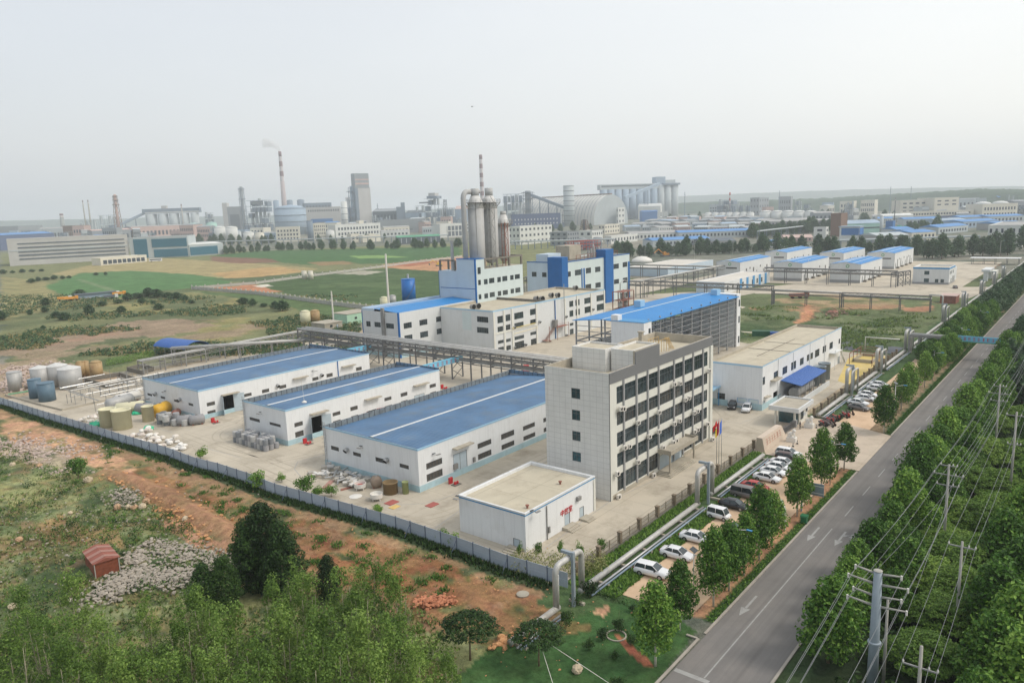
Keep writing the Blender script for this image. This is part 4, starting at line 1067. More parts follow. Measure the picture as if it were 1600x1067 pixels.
t=thing('ladder_tower','short steel stair tower between the middle and right-hand silos','ladder tower',((s2[0]+s3[0])/2+.6,s1[1]-3.2,H3));zt=s3[2][2]-H3
mb=MB()
for dx in(-.9,.9):
 for dy in(-.8,.8):mb.bar((dx,dy,0),(dx,dy,zt),.16)
mb.build('post',M['rust'],t)
mb=MB();k=2.0;sgn=1
while k<zt:
 mb.box(-.9,.9,-.8,.8,k,k+.08);mb.bar((-sgn*.9,-.8,k),(sgn*.9,-.8,k+2.4),.14);k+=2.4;sgn=-sgn
mb.build('stair_flights',M['rust'],t)
q=G(710,470);t=None
cx,cy=OY(707,405,192).x,192.0
tag(MB().tube([(cx,cy,0),(cx,cy,ZAT(cx,cy,376))],.75,12,r1=.6).build('vent_stack',M['silo']),'slim grey vent stack standing behind the stepped corner of the tower building','stack')
x0,y0=OY(877.5,465,193.6).x,193.6
xr=334.9
b=Bld('production_building','pale grey production building with deep blue stair block, blue tower and blue pilasters','building',274.6,193.6,xr-274.6,22.0,22.6)
for q1,q2 in(((620,437),(656,497)),((705,417),(783,476)),((843,392),(908,452)),((958,380),(1025,435)),((1190,344),(1256,396)),((1303,322),(1360,374)),((838,600),(910,650)),((962,577),(1030,630)),((1195,537),(1258,583)),((1305,517),(1363,567)),((1308,707),(1370,752)),((620,640),(656,690))):b.win('S',cG(*q1),cG(*q2))
for q1,q2 in(((168,438),(227,500)),((296,447),(352,505))):b.win('W',cG(*q1),cG(*q2))
yl=OX(823.1,409.4,274.6).y-193.6;b.wy=yl
b.walls(M['cladgreen'],fm={'W':M['cladblue']});b.flatroof(M['concrete_d'],drop=.8,t=.4,pm=M['cladgreen'])
b.part('coping',MB().box(-.1,b.wx+.1,-.12,-.01,22.3,22.75).box(-.1,-.01,0,yl,22.3,22.75),M['deepblue'])
bx=OY(877.5,398.8,192.6).x;by=OX(855,398.8,bx).y
b.part('blue_stair_block',MB().box(bx-b.x,278.4-b.x,-1.0,by-193.6,0,24.9),M['deepblue'])
q=on('S',b,cG(1070,400));q2=on('S',b,cG(1168,400));zt_=on('S',b,cG(1110,157)).z
b.part('blue_tower',MB().box(q.x,q2.x,-1.0,4.5,0,zt_),M['deepblue'])
for xx1,xx2,yt,yb in((785,802,397,720),(812,832,393,720),(1368,1392,310,750)):
 p1,p2=on('S',b,cG(xx1,yt)),on('S',b,cG(xx2,yb));b.part('blue_pilaster',MB().box(p1.x,min(p2.x,b.wx),-.22,-.01,0.1,p1.z),M['deepblue'])
b.part('roof_hut',MB().box(4,14,10,17,22,25.8),M['cladblue']);b.part('roof_hut',MB().box(24,34,12,20,22,28.5),M['concrete'])
mb=MB()
for k in range(12):mb.bar((18+k*3.4,4,21.9),(18+k*3.4,4,24.4),.16)
mb.bar((18,4,24.4),(55,4,24.4),.2).bar((18,4,23.4),(55,4,23.4),.14)
b.part('roof_pipe_rack',mb,M['rust'])
mb=MB()
for k in range(7):mb.tube([(36+k*2.4,9,22),(36+k*2.4,9,25.5+(k%3))],.6,8)
b.part('roof_vessels',mb,M['tankpale'])
t=thing('process_skid','rusty steel process skid with vessels, in front of the blue tower','process skid',(OY(*cG(1180,860),165).x,160,0.05))
mb=MB()
for xx in(0,4.5,9):
 for yy in(0,5):mb.bar((xx,yy,0),(xx,yy,11),.3)
for z_ in(3.6,7.2,10.8):mb.box(0,9,0,5,z_,z_+.15)
for z_ in(4.6,8.2,11.8):mb.bar((0,0,z_),(9,0,z_),.08).bar((0,0,z_-.5),(9,0,z_-.5),.08)
mb.build('frame',M['rust'],t)
MB().tube([(2,2.5,3.8),(2,2.5,14.5),(5,2.5,15.5),(8,2.5,14.8),(8,2.5,8)],.22,8).build('pipe_run',M['steel'],t)
for k,(xx,zz_)in enumerate(((2.2,3.8),(6.6,3.8),(4.4,7.4))):MB().lathe(xx,2.5,[(.3,zz_),(1.1,zz_+.5),(1.1,zz_+2.4),(.3,zz_+2.9)],12).build('vessel',M['tankpale'],t,True)
b=Bld('open_frame_hall','unfinished steel-framed hall with bright blue roof and white stair block','building',167.0,94.6,68.0,19.0,16.8)
t=b.root
mb=MB();mb.add([(-.6,-.8,16.5),(65,-.8,16.5),(65,9.8,17.35),(-.6,9.8,17.35),(-.6,-.8,16.65),(65,-.8,16.65),(65,9.8,17.5),(-.6,9.8,17.5)],[(0,3,2,1),(4,5,6,7),(0,1,5,4),(3,0,4,7)])
mb.add([(-.6,9.8,17.35),(65,9.8,17.35),(65,19.5,16.5),(-.6,19.5,16.5),(-.6,9.8,17.5),(65,9.8,17.5),(65,19.5,16.65),(-.6,19.5,16.65)],[(0,3,2,1),(4,5,6,7),(2,3,7,6),(3,0,4,7)])
b.part('roof',mb,M['roofblue']);b.part('ridge_cap',MB().box(-.6,65,9.6,10.0,17.5,17.58),M['cladgreen'])
mb=MB()
for k in range(11):
 xx=.2+k*6.45
 for yy in(0.2,9.6,18.8):mb.bar((xx,yy,.05),(xx,yy,16.4+(.9 if yy==9.6 else.8 if yy==.2 else 0)),.34)
 for z_ in(5.6,10.9):mb.bar((xx,.2,z_),(xx,18.8,z_),.3)
 if k<10:
  for z_ in(5.6,10.9):mb.bar((xx,9.6,z_),(xx+6.45,9.6,z_),.3);mb.bar((xx,18.8,z_),(xx+6.45,18.8,z_),.3)
b.part('steel_frame',mb,M['fin'])
mb=MB()
for k in range(11):mb.bar((.2,-.05,1.2+k*1.4),(64.8,-.05,1.2+k*1.4),.11);mb.bar((-.05,.2,1.2+k*1.4),(-.05,18.8,1.2+k*1.4),.16)
b.part('wall_rails',mb,M['fin'])
b.part('floor_deck',MB().box(20,50,9,18.6,5.7,5.9),M['steelgrey'])
b.part('rear_wall',MB().box(0.2,64.8,18.95,19.1,0,9.5),M['white2']);b.part('inner_wall',MB().box(64.3,64.8,.5,18.7,0,16.3),M['white2'])
b.part('end_wall',MB().box(65.2,68,-.05,8.2,0,17.3),M['white']);
for z_ in(13.2,7.8,1.2):place(win_mesh('glass',.9,2.2),'window',t,(66.5,-.16,z_))
b.part('stair_block',MB().box(-.9,3.2,-2.6,7.0,0,17.3),M['white']);b.part('stair_block_head',MB().box(-.9,1.2,5.0,7.0,17.3,18.9),M['white']);b.part('stair_block_trim',MB().box(-1,3.3,-2.7,7.1,17.31,17.5),M['trimblue2'])
place(win_mesh('glass',.9,1.6),'window',t,(1.6,-2.75,14.0));place(win_mesh('glass',.9,1.6),'window',t,(1.6,-2.75,10.0))
for q in((612,205),(1280,105)):
 P=G(*cH(*q),17.6);b.part('roof_box',MB().box(P.x-167-1.3,P.x-167+1.3,P.y-94.6-1.1,P.y-94.6+1.1,16.9,19.0),M['trimblue'])
for k,(xx,yy)in enumerate(((35,4),(40,12),(50,6),(57,13),(22,6),(28,13))):
 b.part('machine',MB().box(xx,xx+2.5,yy,yy+2,.06,2.4).lathe(xx+1.2,yy+1,[(.9,2.4),(.9,4.4),(.2,5)],10),M['steeldark']if k%2 else M['tankpale'])
def rack(name,label,a,b_,z,width,spans,m,pipes,levels=(0,),group=None,truss=True,post=.3,pipemat=None,brace=()):
 A=Vector((a[0],a[1],0));B=Vector((b_[0],b_[1],0));Ln=(B-A).length;rz=math.atan2(B.y-A.y,B.x-A.x)
 t=thing(name,label,'pipe rack',A,rz,group)
 n_=spans;st=Ln/n_
 for k in range(n_+1):
  mb=MB();x=k*st
  for yy in(0,width):mb.bar((x,yy,0.03),(x,yy,z),post)
  mb.bar((x,0,z),(x,width,z),post)
  for lv in levels[1:]:mb.bar((x,0,z-lv),(x,width,z-lv),post*.8)
  if k in brace:
   for j in range(3):mb.bar((x,0,z*j/3),(x,width,z*(j+1)/3),post*.5);mb.bar((x,width,z*j/3),(x,0,z*(j+1)/3),post*.5)
  mb.build('trestle',m,t)
 for lv in levels:
  mb=MB()
  for yy in(0,width):mb.bar((0,yy,z-lv),(Ln,yy,z-lv),.22)
  mb.build('beam',m,t)
 if truss:
  mb=MB();hh=1.3
  for yy in(0,width):
   mb.bar((0,yy,z-hh),(Ln,yy,z-hh),.16);c=int(Ln/1.5)
   for k in range(c):mb.bar((Ln*k/c,yy,z-(hh if k%2 else 0)),(Ln*(k+1)/c,yy,z-(0 if k%2 else hh)),.09)
  mb.build('truss',m,t)
 for(yy,dz,r,pm)in pipes:
  MB().tube([(-.5,yy,z+dz+r+.1),(Ln+.5,yy,z+dz+r+.1)],r,8).build('pipe',M[pm],t,True)
 return t
rack('pipe_bridge','main pipe bridge crossing behind the three blue roofed warehouses',(153.4,100),(154.6,217),8.7,4.4,16,M['steeldark'],[(.5,0,.3,'insul'),(1.3,0,.2,'steel'),(2.1,0,.3,'insul'),(3.2,0,.22,'steelgrey'),(4.0,0,.3,'insul'),(.8,-1.9,.22,'steel'),(1.9,-1.9,.3,'steelgrey'),(3.3,-1.9,.2,'insul'),(.9,-3.4,.25,'steelgrey'),(2.6,-3.4,.28,'steelgrey'),(3.8,-3.4,.2,'steel')],(0,2.0,3.5),brace=(6,7,10,11))
rack('pipe_bridge','slim pale pipe rack running along behind the farthest warehouse',(104.5,233.6),(168.5,236.8),4.1,3.0,9,M['steelgrey'],[(.4,0,.22,'insul'),(1.3,0,.16,'steel'),(2.4,0,.22,'insul')],(0,1.2),truss=False)
rack('pipe_bridge','low pipe rack between the slim pale rack and the main bridge',(118,242),(150,214),5.0,3.0,4,M['steelgrey'],[(.5,0,.25,'insul'),(1.5,0,.2,'steel'),(2.4,0,.25,'insul')],(0,),truss=False)
rk='dark pipe racks across the meadow'
rack('pipe_rack','dark pipe rack nearest the flat-roofed workshop, crossing the green meadow',(336.8,186),(336.8,121),8.2,2.6,4,M['steeldark'],[(.6,-1.9,.25,'insul'),(1.6,0,.25,'steelgrey')],(0,2.0),rk)
rack('pipe_rack','low bare middle stretch of the dark rack over the meadow path',(336.8,120.5),(336.8,91.5),6.2,2.4,2,M['steeldark'],[(.7,0,.35,'insul')],(0,1.4),rk,truss=False)
rack('pipe_rack','dark rack stretch ending at the bend-down pipe by the pipeline',(336.8,90.5),(336.8,57),6.6,2.4,3,M['steeldark'],[(.7,-1.4,.35,'insul')],(0,1.5),rk)
rack('pipe_rack','dark truss rack in front of the white gabled warehouses',(427.8,158),(424.2,88),8.2,2.6,6,M['steeldark'],[(.6,0,.3,'steelgrey'),(1.8,-1.9,.25,'insul')],(0,2.0),rk)
rack('pipe_rack','dark rack stretch from the truss rack towards the small blue-banded office',(424,88),(438,84),7.5,2.6,2,M['steeldark'],[(.6,0,.25,'steelgrey')],(0,2.0),rk,brace=(1,2))
rack('pipe_rack','dark rack leading away behind the open steel-framed hall',(336,188),(440,186),8.2,2.6,8,M['steeldark'],[(.6,0,.3,'insul'),(1.6,0,.3,'insul')],(0,2.0),rk,truss=False)
rack('pipe_rack','dark rack running left behind the blue and white building',(337,187),(337,262),8.2,2.6,6,M['steeldark'],[(.6,0,.3,'insul'),(1.8,-1.9,.25,'steelgrey')],(0,2.0),rk)
rack('pipe_rack','farther dark rack parallel to the one behind the blue and white building',(430,190),(430,300),8.2,2.6,9,M['steeldark'],[(.6,0,.3,'insul'),(1.8,-1.9,.25,'steelgrey')],(0,2.0),rk,truss=False)
def glyphs(mb,x0,x1,z0,z1,y,n_,seed):
 r=random.Random(seed);w_=(x1-x0)/n_
 for k in range(n_):
  cx_=x0+(k+.5)*w_;s_=min(w_*.7,(z1-z0))/2;cz_=(z0+z1)/2
  for j in range(3):zz_=cz_-s_+s_*j;mb.box(cx_-s_*.8,cx_+s_*.8,y-.03,y,zz_-s_*.1,zz_+s_*.1)
  for j in range(r.choice((1,2))):xx_=cx_+r.uniform(-.6,.6)*s_;mb.box(xx_-s_*.1,xx_+s_*.1,y-.04,y-.03,cz_-s_,cz_+s_)
bn=mat('banner_blue_cyan',L(120,190,220),.7,.1)
def banner(label,a,b_,z0,z1,seed):
 A=Vector((a[0],a[1],0));B=Vector((b_[0],b_[1],0));t=thing('banner',label,'banner',(A.x,A.y,z0),math.atan2(B.y-A.y,B.x-A.x))
 Ln=(B-A).length
 MB().box(0,Ln,0,.12,0,z1-z0).box(-.1,Ln+.1,-.05,.3,z1-z0,z1-z0+.2).build('board',bn,t)
 mb=MB();glyphs(mb,.5,Ln-.5,.25,z1-z0-.25,-.01,max(4,int(Ln/1.7)),seed);mb.build('lettering',M['red'],t)
p,q=G(657,574,6.2),G(723,557,6.2)
banner('pale blue slogan board with red characters behind the middle warehouse',(p.x,p.y),(q.x,q.y),5.0,6.4,1)
p,q=G(542,548,6),G(580,541,6)
banner('pale blue slogan board with red characters behind the farthest warehouse',(p.x,p.y),(q.x,q.y),5.2,6.4,2)
def tank(label,px,pb,pt,wpx,m,top='dome',group=None,name='storage_tank',cat='tank',extra=None,y_=None):
 g=G(px,pb);dist=(g-Vector((0,0,HC))).dot(FW);r=wpx/FPX*dist/2
 z=ZAT(g.x,g.y,pt);d=Vector((g.x,g.y,0)).normalized();c=g+d*r
 t=thing(name,label,cat,(c.x,c.y,0.05),0,group)
 MB().lathe(0,0,[(r,0),(r,z)],24).build('tank_shell',m,t,False)
 for p_ in t.children[0].data.polygons:p_.use_smooth=abs(p_.normal.z)<.5
 if top=='dome':MB().lathe(0,0,[(r*1.01,z),(r*.6,z+r*.22),(r*.1,z+r*.32)],24).build('roof',m if m is not M['tankblue']else M['tankblue'],t,True)
 elif top=='cone':MB().lathe(0,0,[(r*1.01,z),(r*.08,z+r*.3)],24).build('roof',M['silo_top'],t,False)
 elif top=='flat':MB().lathe(0,0,[(r*1.03,z),(r*1.03,z+.12),(r*.3,z+.3)],24).build('roof',m,t)
 elif top=='open':MB().lathe(0,0,[(r*.94,z-.4),(r*1.0,z),(r*1.04,z+.08)],24,cap=False).build('rim',m,t)
 return t,c,r,z
t,c,r,z=tank('bright blue cylindrical silo standing in front of the green field',639.5,473,437,21.5,mat('silo_paint_blue',L(28,105,180),.45,.06,streak=.15),'flat',None,'blue_silo','silo')
MB().tube([(0,0,z),(0,0,z+2.6)],.55,10).build('roof_filter',M['silo'],t)
mb=MB()
for k in range(26):a=-2.9+k*.085;mb.box(r*1.0*math.cos(a)-.25,r*1.0*math.cos(a)+.25,r*math.sin(a)-.45,r*math.sin(a)+.2,1+k*z/28,1.12+k*z/28)
mb.build('spiral_stair',M['steeldark'],t)
g=G(609,500);tag(MB().tube([(g.x,g.y,0),(g.x,g.y,ZAT(g.x,g.y,397))],.55,10,r1=.38).build('vent_stack',M['offwhite']),'tall thin white vent stack to the left of the blue silo','stack')
g=G(521.5,507);tag(MB().tube([(g.x,g.y,0),(g.x,g.y,ZAT(g.x,g.y,455))],.42,10,r1=.3).build('vent_stack',M['offwhite']),'short white vent stack left of the white building with the blue corner','stack')
for a in((601,482,466,13,'frp','cream domed tank at the foot of the tall white stack'),(614,476,463,11,'tankpale','white domed tank right behind the tall white stack'),(478,507,488,16,'frp','pale yellow tank of the pair beyond the main pipe bridge'),(493,505,487,15,'frp_brown','brown-stained tank of the pair beyond the main pipe bridge')):
 tank(a[5],a[0],a[1],a[2],a[3],M[a[4]],'dome')
def cabin(name,label,pn,ptop,wl,wr,m,mr_,cat='hut'):
 g=G(*pn);h=ZAT(g.x,g.y,ptop)
 t=thing(name,label,cat,(g.x,g.y,0.04))
 MB().box(0,wr,0,wl,0,h).build('wall',m,t);MB().box(-.2,wr+.2,-.2,wl+.2,h,h+.25).build('roof',mr_,t)
 place(win_mesh('glass',1.2,1.0),'window',t,(wr*.3,-.14,h*.45));place(win_mesh('door',1.0,min(2.1,h*.8)),'door',t,(wr*.65,-.14,.02))
 return t
cabin('pump_house','pale concrete pump house at the left end of the main pipe bridge',(508,518),507,9,9,M['concrete'],M['concrete'])
cabin('green_cabin','pale green cabin left of the white building with the blue corner',(543,508),492,10,14,mat('mint_wall',L(170,205,180),.8,.1),M['concrete'])
b=thing('lean_to_roof','pale blue lean-to roof behind the tower building, by the green field','roof',(OY(668,462,200).x,214,0));MB().box(0,14,0,8,4,4.2).build('roof_sheet',M['trimblue'],b)
mb=MB()
for xx in(.3,13.7):
 for yy in(.3,7.7):mb.bar((xx,yy,0),(xx,yy,4),.2)
mb.build('post',M['steelgrey'],b)
tf='tanks in the corner tank farm'
c1=cr(0,530,6.6667)
def T(label,x_,yb,yt,w_,m,top):tank(label,*((lambda p:(p[0],))(c1(x_,yb))),c1(x_,yb)[1],c1(x_,yt)[1],w_/6.6667,M[m],top,tf)
T('front slate blue tank, the larger of the two blue ones',500,655,470,160,'tankblue','flat')
T('rear slate blue tank partly hidden by the other blue one',382,622,430,125,'tankblue','flat')
T('widest pale steel tank, right front of the tank farm',748,528,320,222,'tankpale','cone')
T('tall pale steel tank behind the widest one',620,500,290,200,'tankpale','cone')
T('pale steel tank behind the blue tanks',440,520,312,180,'tankpale','cone')
T('slim pale tank at the left end of the tank farm',165,545,355,125,'tankpale','flat')
T('small pale tank touching the leftmost slim one',222,470,345,40,'tankpale','flat')
T('rust-streaked brown tank on the right behind the steel tanks',1015,415,250,125,'frp_brown','dome')
T('brown tank, left of the rust-streaked one',850,400,245,80,'frp_brown','dome')
T('brown tank squeezed between two others at the back',905,385,238,70,'frp_brown','dome')
T('big pale tank behind the slim rack, under the arched blue roof',1650,400,520-0,60,'tankpale','flat')if False else None
t=thing('pipe_manifold','tangle of steel pipes and supports beside the steel tanks','pipework',(75,212,0.05))
r_=random.Random(5);mb=MB();mb2=MB()
for k in range(15):
 yy=r_.uniform(-20,20);xx=r_.uniform(0,14);z_=r_.uniform(1.2,3.4);mb.tube([(xx,yy,z_),(xx+r_.uniform(6,18),yy,z_)],.11,6)
for k in range(10):
 xx=r_.uniform(0,26);yy=r_.uniform(-20,4);z_=r_.uniform(1.0,3.2);mb.tube([(xx,yy,z_),(xx,yy+r_.uniform(8,20),z_)],.11,6)
for k in range(46):
 xx,yy=r_.uniform(0,28),r_.uniform(-20,22);mb2.bar((xx,yy,0),(xx,yy,r_.uniform(2,3.6)),.12)
mb.build('pipes',M['steel'],t);mb2.build('supports',M['steelgrey'],t)
t=thing('pipe_line','long white overhead pipe from the tank farm to the warehouse corner','pipe',(0,0,0));t.location=(76,208,0.05)
P0=G(*c1(730,540),3.2)-Vector((76,208,0));P1=G(*c1(1500,385),3.2)-Vector((76,208,0));MB().tube([P0,P1],.22,8).build('pipe',M['insul'],t)
mb=MB()
for k in range(9):
 q=P0.lerp(P1,k/8);mb.bar((q.x,q.y,0),(q.x,q.y,3.1),.14)
mb.build('supports',M['steelgrey'],t)
def lowwall(label,pts,h,m,w=.3):
 mb=MB();P=[Vector((a,b2,0))for a,b2 in pts]
 for a,b2 in zip(P[:-1],P[1:]):
  d=(b2-a).normalized();nn=Vector((-d.y,d.x,0))*w/2;d=d*w/2
  mb.prism(ccw([tuple((a-nn-d)[:2]),tuple((b2-nn+d)[:2]),tuple((b2+nn+d)[:2]),tuple((a+nn-d)[:2])]),0.03,h)
 return tag(mb.build('bund_wall',m),label,'low wall')
lowwall('long low kerb wall round the tank farm',PX(c1(60,590),c1(420,690),c1(650,745),c1(1180,625)),.5,M['concrete'])
lowwall('green painted kerb in front of the slate blue tanks',PX(c1(90,580),c1(330,540)),.35,mat('green_kerb',L(110,170,135),.8,.1))
lowwall('grey basin wall behind the tank farm, nearer one',PX(c1(1330,330),c1(1500,290),c1(1600,330),c1(1490,372),c1(1330,330)),1.3,M['concrete_d'])
lowwall('dark basin wall right of the brown tanks',PX(c1(880,440),c1(1250,385),c1(1400,430),c1(1120,510),c1(880,440)),1.2,M['concrete_d'])
t=thing('arched_canopy','arched royal blue sheet roof on posts beyond the pale pipe rack','canopy',(0,0,0))
A=G(241,556);t.location=(A.x,A.y,0.04);hh=ZAT(A.x,A.y,541)
B=G(290,562);Cc=G(312,556);u=(B-A);ln=u.length;rz=math.atan2(u.y,u.x);t.rotation_euler=(0,0,rz)
mb=MB();dp=10.0
for k in range(10):
 a0,a1=math.pi*(.12+.76*k/10),math.pi*(.12+.76*(k+1)/10);f=lambda a:(dp/2-dp/2*math.cos(a)*1.08,(math.sin(a)-.37)*3.2)
 (y0_,z0_),(y1_,z1_)=f(a0),f(a1)
 mb.add([(0,y0_,hh+z0_),(ln,y0_,hh+z0_),(ln,y1_,hh+z1_),(0,y1_,hh+z1_),(0,y0_,hh+z0_+.08),(ln,y0_,hh+z0_+.08),(ln,y1_,hh+z1_+.08),(0,y1_,hh+z1_+.08)],[(0,3,2,1),(4,5,6,7),(0,1,5,4),(2,3,7,6),(1,2,6,5),(3,0,4,7)])
mb.build('arched_roof',M['canopyblue'],t)
mb=MB()
for k in range(4):
 for yy in(.4,dp-.4):mb.bar((ln*k/3,yy,0),(ln*k/3,yy,hh),.18)
mb.build('post',M['steelgrey'],t)
def gabled(label,x0,y0,x1,y1,h,group,name='gabled_warehouse',roof='roofblue',doors=8,logo=True):
 W,Y=x1-x0,y1-y0;b=Bld(name,label,'warehouse',x0,y0,W,Y,h,group=group)
 b.hole('W',Y*.12,h*.62,Y*.46,.9,'louvre')
 for k in range(doors):
  u=4+(W-6)*k/doors
  if k%3==2:b.hole('S',u,h*.5,1.6,1.2,'louvre')
  else:b.hole('S',u,.1,1.8 if k%2 else 1.2,h*(.55 if k%2 else.34),'louvre')
 b.walls(M['white2']);r=1.0
 mb=MB();mb.add([(0,0,h),(0,Y,h),(0,Y/2,h+r)],[(0,2,1)]).add([(W,0,h),(W,Y,h),(W,Y/2,h+r)],[(0,1,2)])
 b.part('gable',mb,M['white2'])
 mb=MB();mb.add([(-.2,-.2,h),(W+.2,-.2,h),(W+.2,Y/2,h+r+.1),(-.2,Y/2,h+r+.1)],[(0,1,2,3)]).add([(-.2,Y/2,h+r+.1),(W+.2,Y/2,h+r+.1),(W+.2,Y+.2,h),(-.2,Y+.2,h)],[(0,1,2,3)])
 b.part('roof',mb,M[roof])
 for f in(.25,.5,.72):
  zz=h+(r+.1)*(1-abs(f*2-1));b.part('roof_strip',MB().bar((0,Y*f,zz+.06),(W,Y*f,zz+.06),.7 if f!=.5 else.9,.08),M['cladblue'])
 b.part('corner_trim',MB().box(-.08,.12,-.08,-.01,0,h),M['steeldark']);b.part('corner_trim',MB().box(-.08,-.01,Y-.1,Y,0,h),M['steeldark'])
 b.part('plinth',MB().box(-.06,-.01,.15,Y-.1,0,1.6),M['fin'])
 if logo:b.part('round_emblem',MB().add([(-.06,Y*.42+(.95 if k%2 else.6)*math.cos(math.pi*k/16),h-1.15+(.95 if k%2 else.6)*math.sin(math.pi*k/16))for k in range(32)],[tuple(((2*k+a)%32)for a in(1,0,2,3))for k in range(16)]),mat('emblem_green',L(60,150,90),.6,.05))
 mb=MB()
 for k in range(4):mb.box(6+k*W/4.6,8.5+k*W/4.6,-1.6,-.2,0.03,1.1)
 b.part('loading_step',mb,M['concrete_d'])
 return b
gw='white gabled warehouses with blue roofs in the far compound'
gabled('white gabled warehouse, right one of the front row in the far compound',439.7,109.3,488.3,125.3,10.4,gw)
gabled('white gabled warehouse, middle one of the front row in the far compound',440.2,141.0,491.6,157.3,10.4,gw)
gabled('white gabled warehouse, left one of the front row in the far compound',437,176.7,488.7,191.8,10.5,gw)
gabled('white gabled warehouse, right one of the back row, with tall dark doors',531,111.8,587.9,128.3,10.3,gw,doors=11)
gabled('white gabled warehouse, middle one of the back row in the far compound',525,141.5,579.3,156.8,10.5,gw)
gabled('white gabled warehouse, left one of the back row in the far compound',527,179.5,582.3,194.9,10.5,gw)
b=Bld('small_office','small white office with a blue band under its flat roof, by the far compound gate','office',446.2,67.5,18,17,9.0)
for u,z,w_,h_ in((2,5.2,2.2,1.6),(6,.2,2,2.6),(6,5.2,2.2,1.6),(11,1,2,2.6),(14.6,1,2,2.6),(11,5.2,2,1.6)):b.hole('S',u,z,w_,h_)
for u,z,w_,h_ in((9.2,5,2.4,2.0),(9.2,.8,2.4,2.2),(4.8,.2,1.6,2.6),(2.2,.2,1.6,2.6)):b.hole('W',u,z,w_,h_,'teal')
b.walls(M['white2']);b.flatroof(drop=.8,t=.3);b.band('blue_band',8.0,8.8,M['trimblue2'],.05);b.band('plinth',0,1.0,M['fin'],.04);b.part('annexe',MB().box(18.1,30,1,14,0,7.2),M['white2'])
b=Bld('grey_roof_building','low grey-roofed building with blue striped side wall, behind the dark pipe rack','building',365,155.5,64,15.5,6.2)
for k in range(9):b.hole('S',3+k*6.8,1.5,2.0,2.6)
b.walls(M['white2'],fm={'W':M['cladblue']});b.flatroof(M['roofpale'],drop=.4,t=.4)
for k in range(5):b.part('blue_stripe',MB().box(20+k*9,23+k*9,-.1,-.01,0,6.1),M['trimblue2'])
b=Bld('grey_shed','long low pale grey shed beyond the dark racks, left of the gabled warehouses','shed',440,226,70,30,6.0);b.walls(M['cladblue']);b.flatroof(M['roofpale'],drop=.3,t=.3)
gate=thing('compound_gate','pale gatehouse arch at the entrance of the far compound','gate',(470,53,0));MB().box(0,2,0,2,0,5).box(14,16,0,2,0,5).box(-.5,16.5,-1,3,5,6.2).build('portal',M['white2'],gate);MB().box(16.5,26,-2,4,0,4).build('guard_room',M['cream'],gate)
t=thing('bike_shelter','long open shelter with flat white roof by the red-earth plot','shelter',(*G(1515,413)[:2],0));MB().box(0,8,-28,0,4,4.3).build('roof_sheet',M['white'],t)
mb=MB()
for k in range(5):mb.bar((.5,-1-k*6.5,0),(.5,-1-k*6.5,4),.3).bar((7.5,-1-k*6.5,0),(7.5,-1-k*6.5,4),.3)
mb.build('post',M['steelgrey'],t)
NearG=G
def G(px,py,z=0.0):
 g=NearG(px,py,z);k=math.hypot(g.x,g.y);d=ray(px,py)
 if d.z<-1e-4 and k<=1300:return g
 if d.z>-1e-4:k=1e9
 k2=1300+1500*(1-math.exp(-(k-1300)/2600));h_=Vector((d.x,d.y,0)).normalized()*k2
 return Vector((h_.x,h_.y,z))
def W_(*c,n_=None,**k):return mat(n_ or 'far_%d_%d_%d'%c[:3],L(*c),.85,.08,.05,**k)
FW_=dict(white=W_(206,208,204),beige=W_(182,181,178),grey=W_(140,146,150),dgrey=W_(96,104,112),blue=W_(62,112,168),navy=W_(84,98,130),teal=W_(52,104,124),pale=W_(176,184,186),pink=W_(188,164,156),lblue=W_(150,168,184),green=W_(88,150,120),cream=W_(208,204,190),brown=W_(122,98,84),mint=W_(160,196,186),steel=W_(120,134,148),roofg=W_(158,158,156),red=W_(168,80,70),roofb=W_(92,138,188),dark=W_(62,72,82))
